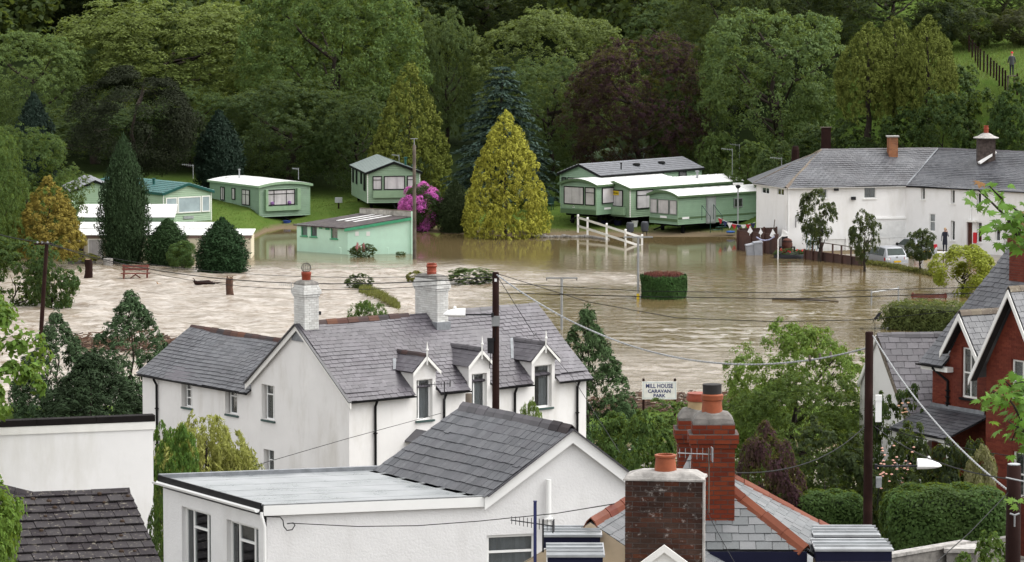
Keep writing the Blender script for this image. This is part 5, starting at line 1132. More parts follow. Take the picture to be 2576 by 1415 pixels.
# ------------------------------------------------------------------ poles, lamps, wires, aerials
M['yellow'] = plain('yellow', (0.6, 0.42, 0.02), 0.5); M['blue_pole'] = plain('blue_pole', (0.025, 0.03, 0.1), 0.4)
def pole(label, u, vt, y, r, zb=None, ut=None, mat=None, name='utility_pole'):
    top = dp(u, vt, y); z0 = tz(top.x, y) if zb is None else zb; bx = top.x if ut is None else ut
    t = thing_w(name, label, 'pole', (bx, y, z0), 'wooden utility poles')
    MB().tube([V(bx, y, z0 - .3), V((bx + top.x) / 2, y, (z0 + top.z) / 2), top - Z * .03, top], [r * 1.15, r * 1.05, r * .95, r * .8], 14).build('pole', mat or M['timber_dark'], t, True)
    return t, top
def street_lamp(label, pole_t, at, dirx, arm, name='street_lamp', ln=0.72):
    t = thing_w(name, label, 'lamp', at, 'street lamps'); e = at + dirx * arm
    MB().tube([at, e], 0.028, 8).build('arm', M['metal_dark'], t); MB().box(at.x - .04, at.x + .04, at.y - .16, at.y - .06, at.z - .07, at.z + .07).build('bracket', M['metal_dark'], t)
    sec = []; mb = MB(); n = 10; k = 9
    for i in range(k):
        f = i / (k - 1); w_ = 0.19 * math.sqrt(max(0.03, 1 - f ** 3)) * (0.8 + 0.2 * f); hgt = 0.36 * math.sqrt(max(0.015, 1 - f ** 2.2))
        for j in range(n):
            a = 2 * math.pi * j / n; zz = math.sin(a); zz = zz * hgt * .62 if zz > 0 else zz * hgt * .25
            sec.append(e + dirx * (f * ln - .04) + dirx.cross(Z) * (math.cos(a) * w_) + Z * zz)
    mb.v = [tuple(p) for p in sec]
    for i in range(k - 1):
        for j in range(n): mb.f.append((i * n + j, i * n + (j + 1) % n, (i + 1) * n + (j + 1) % n, (i + 1) * n + j))
    mb.f += [tuple(range(n)), tuple(range((k - 1) * n, k * n))]; mb.build('lamp_head', M['lamp_white'], t, True)
    c = e + dirx * ln * .42 + Z * .19; MB().lathe([(.06, 0), (.06, .035), (.045, .04), (.05, .06), (.005, .1)], 10, c).build('photocell', M['lamp_white'], t)
    return t
def cabinet(label, at, w_, h, mat, d=0.1):
    t = thing_w('meter_box', label, 'box', at, 'boxes on the poles'); MB().box(at.x - w_ / 2, at.x + w_ / 2, at.y - d, at.y, at.z - h / 2, at.z + h / 2).build('case', mat, t); MB().box(at.x - w_ / 2 - .008, at.x + w_ / 2 + .008, at.y - d - .012, at.y - d * .3, at.z + h * .3, at.z + h / 2 + .006).build('lid', mat, t)
    MB().tube([at - Z * h / 2 + V(0, -.05, 0), at - Z * (h / 2 + .5) + V(-.03, -.02, 0)], .012, 5).build('cable', M['cable'], t); return t
pA, tA = pole('dark brown utility pole rising behind the slate gable, in front of the white cottage', 1247, 685, 122, 0.115)
street_lamp('white street lamp reaching left from the pole in front of the cottage', pA, dp(1239, 792, 121.9) + V(0, 0, 0), V(-1, 0, 0), .92)
cabinet('grey square box on the pole in front of the cottage', dp(1247, 808, 121.88), .26, .32, M['metal_grey']); cabinet('black flat box on the left of the pole before the cottage', dp(1234, 870, 121.9), .2, .5, M['metal_dark'], .05)
MB().box(tA.x - .04, tA.x + .04, tA.y - .13, tA.y - .115, tA.z - .3, tA.z - .2).build('number_plate', M['lamp_white'], pA)
pB, tB = pole('dark brown utility pole beside the red brick house, with lamp reaching right', 2187, 835, 105, 0.12)
street_lamp('white street lamp reaching right from the pole by the brick house', pB, dp(2203, 1173, 104.9), V(1, 0, 0), 1.2, ln=.68)
cabinet('long pale cable case on the pole beside the outbuilding', dp(2209, 1027, 104.9), .17, .75, M['lamp_white'], .16); cabinet('small grey fuse box under the right street lamp', dp(2210, 1213, 104.9), .15, .3, M['metal_pale'], .12)
pC, tC = pole('thick brown utility pole cut by the right edge, nearest to the viewer', 2551, 1170, 71, 0.142, mat=M['timber_dark'])
cap = MB().lathe([(.118, 0), (.122, .02), (.08, .03)], 14, tC).build('metal_cap', M['metal_pale'], pC)
a = dp(2552, 1308, 70.75); MB().tube([a + V(-.09, 0, .12), a + V(0, -.02, .09), a + V(.09, 0, .12)], .02, 6).tube([a + V(0, -.02, .1), a + V(0, -.02, -.13)], .018, 6).build('hook_bolt', M['metal_grey'], pC)
MB().tube([dp(2530, 1202, 70.75), dp(2576, 1212, 70.75)], .018, 6).build('cross_bar', M['metal_grey'], pC)
pD, tD = pole('tall grey weathered pole standing in the flood beside the mint green block', 1042, 365, 259, 0.12, zb=-1, mat=M['timber_grey'])
MB().tube([tD, tD + Z * .45], .03, 6).tube([tD + Z * .42 + V(-.25, 0, 0), tD + Z * .42 + V(.25, 0, 0)], .02, 5).build('insulator_bracket', M['metal_grey'], pD)
pE, tE = pole('thin leaning pole among the bushes at the left', 118, 610, 205, 0.11, zb=-.5, ut=dp(98, 830, 205).x, mat=M['timber_dark'])
for dx in (-.5, -.25, 0.05): MB().lathe([(.05, 0), (.06, .05), (.03, .12)], 8, tE + V(dx, -.1, -.05)).build('insulator', M['metal_grey'], pE)
MB().beam(tE + V(-.7, -.08, -.08), tE + V(.3, -.08, -.08), .08, .1).build('cross_arm', M['timber_dark'], pE)
# stump pole beside the second dormer
ps, ts = pole('short mossy post stub standing before the middle dormer window', 1179, 990, 118, 0.11, mat=M['timber_grey'])
# wires: ends fixed at their poles
W_ = wire
W_([tE + V(-.5, -.1, .05), dp(1240, 690, 121.9)], .012, None, 'upper of the three wires between the left pole and the cottage pole', sag=.75)
W_([tE + V(-.25, -.1, .05), dp(1243, 697, 121.9)], .02, None, 'thick black wire between the left pole and the cottage pole', sag=1.0)
W_([tE + V(.05, -.1, .05), dp(1243, 705, 121.9)], .012, None, 'lowest of the three wires between the left pole and the cottage pole', sag=1.2)
W_([tE + V(-.5, -.1, .05), dp(-40, 578, 212)], .03, None, 'thick wire running off the left edge from the leaning pole', sag=.1)
W_([dp(1080, 727, 131), dp(1243, 735, 122)], .012, None, 'thin wire from the right cottage chimney to the pole', sag=.05) if False else None
W_([dp(1251, 737, 122.1), dp(1620, 747, 118), dp(2000, 752, 116), dp(2450, 738, 116.5)], .014, None, 'lower level wire from the cottage pole towards the brick house')
W_([dp(1251, 712, 122.1), dp(1620, 733, 118), dp(1950, 737, 116), dp(2500, 722, 117)], .011, None, 'upper level wire from the cottage pole towards the brick house')
W_([dp(1254, 690, 122.1), dp(1480, 760, 119), dp(1700, 800, 117), dp(1950, 810, 116), dp(2180, 805, 116), dp(2400, 783, 115.5)], .011, None, 'sagging wire from the cottage pole to the small brick gable')
twisted(dp(1250, 692, 121.85), dp(2178, 877, 105), 1.42, .018, 'heavy twisted cable sagging between the cottage pole and the right pole', M['cable_silver'], turns=60)
twisted(dp(2196, 845, 104.8), dp(2538, 1236, 71.2), .35, .014, 'thick white twisted cable from the right pole down to the nearest pole', M['cable_silver'], turns=45)
W_([dp(2200, 1073, 104.8), dp(2535, 1205, 71)], .014, None, 'lower black wire from the right pole to the nearest pole', sag=.25)
W_([dp(2200, 1070, 104.8), dp(2576, 1152, 108)], .012, None, 'black wire from the right pole across the veranda roof', sag=.1)
W_([dp(2175, 1073, 104.9), dp(1850, 1190, 60.2)], .012, None, 'wire from the right pole down to the red chimney', sag=.35)
W_([dp(1254, 700, 121.9), dp(1345, 845, 136.0), dp(1350, 838, 136.2)], .012, None, 'thin stay wire from the cottage pole to the roof corner')
W_([dp(1345, 840, 136), dp(1440, 950, 120), dp(1560, 1140, 92)], .009, None, 'thin wire dropping from the cottage roof past the conifer')
W_([dp(735, 1317, 74.1), dp(900, 1325, 73), dp(1050, 1323, 72), dp(1200, 1312, 70), dp(1400, 1292, 64), dp(1545, 1268, 58)], .009, None, 'thin wire along the white roughcast wall to the red ridge')
W_([dp(640, 1172, 90), dp(870, 1105, 100), dp(1110, 1040, 119)], .008, None, 'fine wire crossing the cottage gable end')
W_([dp(1730, 1190, 59.8), dp(1800, 1330, 57), dp(1850, 1420, 55)], .006, None, 'fine aerial lead hanging down the red chimney')
W_([dp(2536, 1240, 70.9), dp(2440, 1340, 62), dp(2355, 1415, 56)], .008, None, 'thin stay wire running down left from the nearest pole')
cl = MB(); q = dp(665, 1301, 73.9); pts = [dp(u, v, 73.85) for u, v in ((668, 1300), (705, 1301), (712, 1310), (714, 1325), (722, 1335), (735, 1333), (742, 1322), (738, 1316), (722, 1318))]
tag(MB().tube(pts, .012, 6).build('looped_cable', M['cable'], None, True), 'black cable loop hanging under the white fascia corner', 'cable')
# aerials
aerial('black many-armed aerial in front of the roughcast house, beside the blue pole', dp(1366, 1390, 56.0), .42, 172, .66, 11, .17, M['metal_dark'], .25, 0.12, .009, True)
b = dp(1346, 1415, 55.5); bp = thing_w('blue_post', 'thin navy blue steel post in front of the white wall', 'post', (b.x, 55.5, 12.2)); MB().box(b.x - .024, b.x + .024, 55.476, 55.524, 11.5, dp(1346, 1263, 55.5).z).build('post_shaft', M['blue_pole'], bp); MB().box(b.x - .028, b.x + .028, 55.47, 55.53, dp(1346, 1263, 55.5).z, dp(1346, 1262, 55.5).z + .01).build('post_cap', M['blue_pole'], bp)
aerial('silver aerial strapped across the front red chimney', dp(1783, 1290, 59.1), .93, 184, .55, 6, .2, M['metal_pale'], .1, .05, .008, True, pole_mat=M['timber_grey'])
aerial('dark aerial in front of the cottage dormers', dp(1118, 1030, 118), .8, 172, .95, 9, .16, M['metal_dark'], .2, -.05, .012, True)
aerial('small pale aerial on the left cottage chimney', dp(733, 735, 132), .25, 178, .45, 6, .12, M['metal_grey'], .0, 0, .007, False)
# weather vane bird on the right pole
wv = thing_w('weather_vane', 'black weather vane with a bird and compass letters above the right pole', 'weather vane', dp(2201, 836, 116)); q = dp(2201, 836, 116)
MB().tube([q - Z * .2, q + Z * .3], .01, 6).build('rod', M['metal_dark'], wv)
MB().tube([q + V(-.42, 0, .1), q + V(.42, 0, .1)], .007, 5).build('cross_rod', M['metal_dark'], wv)
mb = MB(); bb = q + Z * .35; mb.prism([bb + V(0, 0, 0), bb + V(.07, 0, .09), bb + V(.22, 0, .27), bb + V(.1, 0, .25), bb + V(-.02, 0, .08)], None, (0, .02, 0)); mb.prism([bb + V(.0, 0, .02), bb + V(.12, 0, .12), bb + V(.2, 0, .3), bb + V(.14, 0, .13)], None, (0, .06, 0)); mb.tube([bb + V(-.01, .02, .1), bb + V(-.06, .02, -.06)], .012, 5).build('bird', M['metal_dark'], wv)
def text(body, size, mat, parent, loc, name='lettering', ext=0.002, align='CENTER', rot=(math.pi / 2, 0, 0), bold=0.0, xs=1.0):
    cu = bpy.data.curves.new(name, 'FONT'); cu.body = body; cu.size = size; cu.align_x = align; cu.align_y = 'CENTER'; cu.extrude = ext; cu.offset = bold; cu.resolution_u = 2
    tmp = bpy.data.objects.new(name, cu); COL.objects.link(tmp); dg_ = bpy.context.evaluated_depsgraph_get(); me = bpy.data.meshes.new_from_object(tmp.evaluated_get(dg_)); bpy.data.objects.remove(tmp)
    me.materials.clear(); me.materials.append(mat); o = obj(name, me, parent); o.location = loc; o.rotation_euler = rot; o.scale = (xs, 1, 1); return o
for ch, dx in (('N', -.42), ('S', .42)): text(ch, .12, M['metal_dark'], wv, q + V(dx, 0, .1))
# birds on the cable
random.seed(5)
for i, (u, v) in enumerate(((2037, 905), (2063, 900), (2090, 895))):
    q = dp(u, v - 2, 107.2); o = MB().lathe([(.01, -.07), (.03, -.05), (.045, -.01), (.04, .03), (.028, .05), (.03, .07), (.022, .09), (.005, .1)], 8).tube([(0, 0, -.04), (.02, 0, -.13)], [.02, .012], 5).tube([(-.02, 0, .08), (-.05, 0, .075)], [.01, .003], 4).build('perched_bird', M['timber_grey'], None, True); o.location = q
    tag(o, ('left', 'middle', 'right')[i] + 'most'.replace('most', '') + ' of three small brown birds perched on the twisted cable', 'bird', 'birds on the cable')
# caravan park sign
M['sign_white'] = plain('sign_white', (0.72, 0.72, 0.68), 0.5); M['ink_blue'] = plain('ink_blue', (0.02, 0.03, 0.13), 0.5); M['sign_line'] = plain('sign_line', (0.25, 0.42, 0.5), 0.5)
y = 168.0; s0, s1 = dp(1615, 960, y), dp(1702, 1005, y); sg = thing_w('park_sign', 'white board sign reading Mill House Caravan Park on two posts', 'sign', ((s0.x + s1.x) / 2, y, .4))
MB().box(s0.x, s1.x, y - .03, y, s1.z, s0.z).build('board', M['sign_white'], sg)
for (x0, x1, z0, z1) in ((s0.x + .05, s1.x - .05, s0.z - .06, s0.z - .05), (s0.x + .05, s1.x - .05, s1.z + .05, s1.z + .06), (s0.x + .05, s0.x + .06, s1.z + .06, s0.z - .06), (s1.x - .06, s1.x - .05, s1.z + .06, s0.z - .06)): MB().box(x0, x1, y - .034, y - .0305, z0, z1).build('border_line', M['sign_line'], sg)
for u in (1619, 1698): p = dp(u, 953, y); MB().box(p.x - .05, p.x + .05, y + .003, y + .1, -.2, p.z).build('post', M['timber_dark'], sg)
cx = (s0.x + s1.x) / 2; hh = s0.z - s1.z
for body, fz, sz, xs in (('MILL HOUSE', .74, .27, .82), ('CARAVAN', .45, .21, 1.05), ('PARK', .2, .21, 1.05)): text(body, sz, M['ink_blue'], sg, (cx, y - .034, s1.z + hh * fz), bold=0.006, xs=xs)
# ------------------------------------------------------------------ long white house on the flooded right bank
P0 = dp(1978, 469, 264.6); P1_ = dp(2277, 465, 266.4); P2_ = dp(2640, 492, 259.5); PM = dp(1903, 460, 268.8); ZEH = P0.z
for p in (P1_, P2_, PM): p.z = ZEH
zb_ = -0.8; wh = thing_w('long_house', 'long white house with grey slate roof standing in the flood on the right', 'house', (P0.x, P0.y, zb_))
def seg(a, b): d = Vector((b.x - a.x, b.y - a.y, 0)); L = d.length; return d.normalized(), L
def angof(d): return math.degrees(math.atan2(d.y, d.x))
def at0(p): return Vector((p.x, p.y, zb_))
mb = MB(); dM, LM = seg(PM, P0); d1, Lh1 = seg(P0, P1_); d2, Lh2 = seg(P1_, P2_)
oM = [opening(at0(PM), angof(dM), 1916, 1935, 472, 488), opening(at0(PM), angof(dM), 1955, 1972, 475, 492)]
o1 = [opening(at0(P0), angof(d1), 2057, 2082, 475, 500), opening(at0(P0), angof(d1), 2173, 2204, 471, 500)]
o2 = [opening(at0(P1_), angof(d2), *q) for q in ((2317, 2327, 472, 503), (2392, 2402, 478, 513), (2457, 2468, 486, 516), (2392, 2402, 556, 606), (2457, 2470, 560, 611), (2503, 2516, 575, 608))]
door = opening(at0(P1_), angof(d2), 2432, 2446, 558, 632); door2 = opening(at0(P1_), angof(d2), 2524, 2542, 575, 660); dr3 = opening(at0(P1_), angof(d2), 2299, 2310, 543, 598)
big = opening(at0(P1_), angof(d2), 2338, 2353, 538, 583)
wall_face(mb, at0(PM), dM, LM, ZEH - zb_, oM, .08); wall_face(mb, at0(P0), d1, Lh1, ZEH - zb_, o1, .1); wall_face(mb, at0(P1_), d2, Lh2, ZEH - zb_, o2 + [door, door2, big], .22)
mb.build('wall', M['render_bright'], wh)
for o in oM: window(wh, at0(PM), dM, *o, .05, (.5,), (), 'curtain_grey', .05, name='window')
for o in o1: window(wh, at0(P0), d1, *o, .06, (), (), 'curtain_grey', .07, sill=M['paint_white'])
for o in o2: window(wh, at0(P1_), d2, *o, .18, (), (), 'dark', .06, sill=M['paint_white'])
window(wh, at0(P1_), d2, *big, .06, (), (.55,), 'curtain', .06)
for o, mt, nm in ((door, M['timber_red'], 'door'), (door2, M['white_board'], 'door')):
    q = at0(P1_) + d2 * o[0] + Z * o[2]; MB().obox(q - d2.cross(Z) * .2, d2 * (o[1] - o[0]), -d2.cross(Z) * .05, Z * (o[3] - o[2])).build(nm, mt, wh)
pn = lambda u, v, P, d: (lambda r: Vector((P.x, P.y, r[1])) + d * r[0])(wpx(at0(P), angof(d), u, v))
q = pn(2195, 545, P0, d1); q2 = pn(2278, 545, P0, d1); MB().obox(pn(2190, 552, P0, d1), d1 * 2.6, d1.cross(Z) * .1, Z * .12).build('shutter_box', M['upvc'], wh)
MB().obox(pn(2193, 640, P0, d1), d1 * 2.5, d1.cross(Z) * .04, Z * 2.3).build('garage_door', M['white_board'], wh)
q = pn(2450, 612, P1_, d2); MB().obox(q, d2 * .25, d2.cross(Z) * .14, Z * .75).build('letter_box', plain('red_box', (.5, .02, .03), .4), wh)
q = pn(2437, 558, P1_, d2); MB().obox(q, d2 * .7, d2.cross(Z) * .4, Z * .12).build('porch_hood', M['paint_white'], wh)
for u, v in ((2103, 480), (2146, 503)):
    q = pn(u, v, P0, d1); MB().obox(q - d1 * .15, d1 * .3, d1.cross(Z) * .2, Z * .22).build('floodlight', M['metal_dark'], wh)
q = pn(2001, 560, P0, d1); MB().tube([q + d1.cross(Z) * .1 + Z * .3, q + d1.cross(Z) * .1 - Z * .35], .03, 6).tube([q + d1.cross(Z) * .1 + Z * .1, q + d1.cross(Z) * .1 + d1 * .35 + Z * .1], .02, 5).build('bracket', M['metal_dark'], wh)
q = pn(2511, 581, P1_, d2); MB().obox(q, d2 * .3, d2.cross(Z) * .03, Z * .12).build('name_plate', M['metal_dark'], wh)
# roof: hipped left end, valley at the bend
ovh = .22; nM, n1, n2 = dM.cross(Z), d1.cross(Z), d2.cross(Z)
eM = PM + nM * ovh - Z * .1 - dM * .1; e0 = P0 + (n1 + nM * .6) * ovh - Z * .1; e1_ = P1_ + n1 * ovh - Z * .1; e2_ = P2_ + n2 * ovh - Z * .1
R0 = dp(2066, 378, 269.0); R1 = dp(2359, 369, 270.6); R1.z = R0.z; R2 = R1 + d2 * (Lh2 - .5)
rw = Roofing(wh, M['slate_grey'], .34, .24, .012, sag=.02)
rw.face([e0, e1_, R1, R0]); rw.face([e1_, e2_, R2, R1], mat=M['slate_silver'] if False else M['slate_grey']); rw.face([eM, e0, R0])
rw.done(); RB = R0 * 2 - (e0 + e1_) / 2; bk0 = e0 + (R0 - e0).xyz * 1; 
bkA = Vector((PM.x - .5, PM.y + 3, ZEH)); bkB = Vector((R1.x + 1, R1.y + 3.6, ZEH)); bkC = Vector((R2.x + 2, R2.y + 3.6, ZEH))
MB().poly(R0, R1, bkB, bkA).poly(R1, R2, bkC, bkB).poly(eM, R0, bkA).build('back_roof', M['slate_grey'], wh)
ridge(wh, R0 + Z * .02, R1 + Z * .02, M['ridge_slate'], .5, .3, .09); ridge(wh, R1 + Z * .02, R2 + Z * .02, M['ridge_slate'], .5, .3, .09)
ridge(wh, e0 + Z * .03, R0 + Z * .03, M['ridge_lichen'], .5, .34, .1, 'hip_tile'); ridge(wh, eM + Z * .03, R0 + Z * .03, M['ridge_lichen'], .5, .2, .06, 'hip_tile')
MB().beam(e1_ + Z * .05, R1 + Z * .05, .16, .03).build('lead_valley', M['lead'], wh)
gutter(wh, e0 - Z * .02, e1_ - Z * .02, M['upvc'], .06); gutter(wh, e1_ - Z * .02, e2_ - Z * .02, M['black_paint'], .06); gutter(wh, eM - Z * .02, e0 - Z * .02, M['upvc'], .06)
downpipe(wh, P0 + d1 * .15 + n1 * .06, zb_, M['upvc'], .045); downpipe(wh, pn(2444, 478, P1_, d2) + n2 * .06, 2.3, M['upvc'], .04)
c = dp(2245, 375, 269.4); chimney_stack(wh, (c.x, c.y), 10, .66, .6, R0.z - .6, dp(2245, 345, 269.4).z, M['brick_orange'], M['mortar'], .085, .24, (), [120]); MB().box(c.x - .45, c.x + .45, c.y - .4, c.y + .4, dp(0, 345, 269.4).z, dp(0, 342, 269.4).z).build('stone_cap', M['cement'], wh)
c = dp(2480, 385, 266.8); zt = dp(0, 347, 266.8).z; rub = MB(); MB().box(c.x - .62, c.x + .62, c.y - .45, c.y + .45, R0.z - .9, zt).build('stone_stack', plain('rubble', (.07, .055, .05), .95, .5, 5.0, bmp=1, bscale=8), wh)
MB().lathe([(.9, -.04), (.92, .02), (.6, .12), (.3, .3), (.2, .34)], 14, (c.x, c.y, zt)).build('cement_cap', M['cement'], wh); pot(wh, (c.x, c.y, zt + .3), [(.17, 0), (.17, .3), (.19, .31), (.19, .38), (.16, .4), (.16, .55), (.18, .57)], M['terracotta_red'])
MB().beam(V(c.x - .55, c.y - .65, R0.z - .75), V(c.x + .65, c.y - .2, R0.z + .02), .3, .16).build('cement_fillet', M['render_bright'], wh)

# ------------------------------------------------------------------ static caravans
GREEN = [(.23, .34, .215), (.25, .37, .235)]; M['board_green'] = piece_mat('board_green', [(.215, .325, .205), (.24, .35, .225), (.225, .335, .215)], .45, var=.14, bmp=0, damp=.1)
M['board_green2'] = piece_mat('board_green2', [(.185, .3, .195), (.21, .33, .215), (.195, .315, .205)], .45, var=.14, bmp=0, damp=.1)
M['board_pale'] = piece_mat('board_pale', [(.3, .43, .28), (.33, .46, .3)], .45, var=.14, bmp=0, damp=.1); M['board_dim'] = piece_mat('board_dim', [(.16, .23, .15), (.18, .25, .165)], .5, var=.12, bmp=0, damp=.1)
M['board_cream'] = piece_mat('board_cream', [(.6, .54, .4), (.64, .58, .43)], .5, var=.1, bmp=0, damp=.1); M['green_trim'] = plain('green_trim', (.05, .09, .045), .5); M['green_mid'] = plain('green_mid', (.085, .14, .07), .5)
M['green_wall'] = plain('green_wall', (.23, .34, .22), .5); M['roof_white'] = plain('roof_white', (.66, .66, .65), .4, .04, 2, dirt=(.5, .5, .46), dirt_amt=.3); M['teal_trim'] = plain('teal_trim', (.01, .07, .06), .4)
M['tile_teal'] = plain('tile_teal', (.04, .11, .105), .35, .2, 3); M['tile_grey'] = plain('tile_grey', (.17, .175, .19), .4, .2, 3); M['roof_grey'] = plain('roof_grey', (.2, .235, .225), .4, .1, 2); M['roof_dkgreen'] = plain('roof_dkgreen', (.06, .1, .045), .5)
M['dark_trim'] = plain('dark_trim', (.008, .009, .009), .6, spec=.1); M['chassis'] = plain('chassis', (.006, .006, .006), .9, spec=.05); M['brown_trim'] = plain('brown_trim', (.2, .14, .12), .5); M['cream_trim'] = plain('cream_trim', (.6, .56, .46), .5)
M['glazed_curtain'] = plain('glazed_curtain', (.5, .48, .49), .18, .2, 1.0, dirt=(.22, .21, .22), dirt_amt=.7, streak=(5.0, 5.0, .15), spec=.7); M['glazed_dark'] = plain('glazed_dark', (.03, .033, .035), .1, .4, 2.0, spec=.8); M['glazed_blue'] = plain('glazed_blue', (.33, .4, .43), .12, .15, 1.5, spec=.8)
def cwin(t, side, W, L, a, b, z0, z1, mull=(), trans=(), pane='glazed_curtain', fr=.06, fm='dark_trim', pr=.11):
    """caravan window standing a little proud; side: F front, L or R long side; a, b measured from the left as seen"""
    if side == 'F': O, ex = V(-W / 2, 0, 0), V(1, 0, 0)
    elif side == 'R': O, ex = V(W / 2, 0, 0), V(0, 1, 0)
    else: O, ex = V(-W / 2, L, 0), V(0, -1, 0)
    return window(t, O, ex, a, b, z0, z1, -pr, mull, trans, None, fr, M[fm], None, 'window', pane=M[pane], fd=.05)
def caravan(label, loc, rz, W, L, zf, hw, rise, roof='pitch', boards='board_green', rmat='roof_white', trim='green_trim', tile=False, over=.18, sides='FLR', bh=.135, wins=(), low=None, name='static_caravan', group='static caravans', skirt=None):
    t = thing(name, label, 'caravan', loc, math.radians(rz), group); zt = zf + hw; bm_ = M[boards]
    # body profile: wall with curved or pitched top
    top = [(W / 2, zt)]; k = 10
    if roof == 'pitch': top += [(0, zt + rise)]
    else:
        for i in range(1, k): x = W / 2 - W * i / k; top.append((x, zt + rise * (1 - (2 * x / W) ** 2)))
    top += [(-W / 2, zt)]
    MB().prism([V(-W / 2 + .02, .02, zf), V(W / 2 - .02, .02, zf)] + [V(x * .985, .02, z - .03) for x, z in top], None, (0, L - .04, 0)).build('body', bm_, t)
    rows = int(hw / bh); bh = hw / rows
    def bmesh_(n, ln):
        return MB().hexa([(0, -.05, 0), (ln, -.05, 0), (ln, .01, 0), (0, .01, 0), (0, -.004, bh - .008), (ln, -.004, bh - .008), (ln, .01, bh - .008), (0, .01, bh - .008)]).mesh('cladding_board', bm_)
    for sd, ln, o, r in (('F', W, V(-W / 2, 0, 0), 0), ('L', L, V(-W / 2, L, 0), -math.pi / 2), ('R', L, V(W / 2, 0, 0), math.pi / 2)):
        if sd not in sides: continue
        me = bmesh_(sd, ln)
        for i in range(rows):
            ob = obj('cladding_board', me, t); ob.location = o + V(0, 0, zf + i * bh); ob.rotation_euler = (0, 0, r)
        if sd == 'F':       # boards in the gable
            zz = zt
            for i in range(int(rise / bh)):
                w2 = W * (1 - (i + 1) * bh / rise) * .98 if roof == 'pitch' else W * math.sqrt(max(0, 1 - (i + 1) * bh / rise))
                if w2 < .3: break
                MB().hexa([(-w2 / 2, -.05, 0), (w2 / 2, -.05, 0), (w2 / 2, .01, 0), (-w2 / 2, .01, 0), (-w2 / 2, -.004, bh - .008), (w2 / 2, -.004, bh - .008), (w2 / 2, .01, bh - .008), (-w2 / 2, .01, bh - .008)]).build('cladding_board', bm_, t).location = V(0, 0, zt + i * bh)
    for x, y in ((-W / 2, 0), (W / 2, 0), (W / 2, L), (-W / 2, L)): MB().box(x - .035, x + .035, y - .035, y + .035, zf, zt).build('corner_trim', M['paint_white'] if boards in ('board_pale', 'board_green', 'board_cream') else M['green_wall'], t)
    # roof sheet
    rt = M[rmat]; f = (W / 2 + over) / (W / 2)
    for sgn in (-1, 1):
        mb = MB(); pr = [(x * f, (zt + (z - zt) - (over * rise / (W / 2) if roof == 'pitch' and abs(x) > .01 else 0))) for x, z in top if x * sgn >= -1e-6]
        pr = sorted(pr, key=lambda q: abs(q[0]))
        for (xa, za), (xb, zb) in zip(pr[:-1], pr[1:]): mb.prism([V(xa, -over, za), V(xb, -over, zb), V(xb, -over, zb + .05), V(xa, -over, za + .05)], None, (0, L + 2 * over, 0))
        mb.build('roof', rt, t)
        if tile and roof == 'pitch':
            (xa, za), (xb, zb) = pr[0], pr[-1]; dv = V(xb - xa, 0, zb - za); n_ = int(dv.length / .3); nr = dv.cross(V(0, 1, 0)).normalized(); nr = nr if nr.z > 0 else -nr; tm = MB(); ncol = int(L / .22)
            for i in range(n_):
                for j in range(ncol):
                    p = V(xa, -over + (L + 2 * over) * j / ncol, za + .05) + dv * (i / n_); wv = V(0, (L + 2 * over) / ncol, 0); dl = dv / n_
                    a0, a1, a2 = p + nr * .0, p + wv * .5 + nr * .0, p + wv; b0, b1, b2 = p + dl + nr * .02, p + dl + wv * .5 + nr * .075, p + dl + wv + nr * .02
                    tm.quad(a0, b0, b1, a1 + nr * .03); tm.quad(a1 + nr * .03, b1, b2, a2); tm.quad(b0, b0 - nr * .03, b1 - nr * .07, b1); tm.quad(b1, b1 - nr * .07, b2 - nr * .03, b2)
            o = tm.build('roof_tiles', rt, t); o['kind'] = 'stuff'
        else:
            for j in range(int(L / .9)):
                sm = MB(); y0 = .1 + j * .9
                for (xa, za), (xb, zb) in zip(pr[:-1], pr[1:]): sm.prism([V(xa, y0, za + .051), V(xb, y0, zb + .051), V(xb, y0, zb + .075), V(xa, y0, za + .075)], None, (0, .04, 0))
                sm.build('roof_seam', rt, t)
        (xa, za), (xb, zb) = pr[0], pr[-1]
        fm = MB()
        for (xa, za), (xb, zb) in zip(pr[:-1], pr[1:]): fm.prism([V(xa, -over - .03, za + .06), V(xb, -over - .03, zb + .06), V(xb, -over - .03, zb - .13), V(xa, -over - .03, za - .13)], None, (0, .035, 0))
        fm.build('barge_trim', M[trim], t)
        xe, ze = pr[-1]; MB().box(min(xe, xe + sgn * .03), max(xe, xe + sgn * .03), -over, L + over, ze - .1, ze + .045).build('eave_trim', M[trim], t)
    # chassis and wheels under the floor
    MB().box(-W / 2 + .25, W / 2 - .25, .3, L - .3, zf - .16, zf - .002).build('chassis', M['chassis'], t)
    for x in (-W / 2 + .4, W / 2 - .4):
        for y in (.9, L * .5, L - .9): MB().box(x - .1, x + .1, y - .1, y + .1, -.2, zf - .16).build('jack', M['chassis'], t)
        MB().lathe([(.3, -.1), (.33, -.05), (.33, .05), (.3, .1)], 14).build('wheel', M['chassis'], t).matrix_basis = frame(V(x, L * .55, .2), V(0, 1, 0), V(0, 0, 1), V(1, 0, 0))
    MB().beam((0, .2, zf - .1), (0, -1.0, .15), .08, .1).build('drawbar', M['chassis'], t)
    for q in wins: cwin(t, q[0], W, L, *q[1:5], *q[5:])
    return t
def flue(t, x, y, z, h=.6, mat='metal_pale', r=.06): MB().lathe([(r, 0), (r, h), (r * 1.7, h), (r * 1.7, h + .08), (r * .8, h + .09)], 10, (x, y, z)).build('flue', M[mat], t)
def vent(t, x, y, z, mat='roof_white'): MB().lathe([(.3, 0), (.3, .1), (.22, .17), (.05, .19)], 12, (x, y, z)).build('roof_vent', M[mat], t)
def base_at(u, v, z): p = gp(u, v, z); return p
def rot2(x, y, rz): a = math.radians(rz); return V(x * math.cos(a) - y * math.sin(a), x * math.sin(a) + y * math.cos(a), 0)
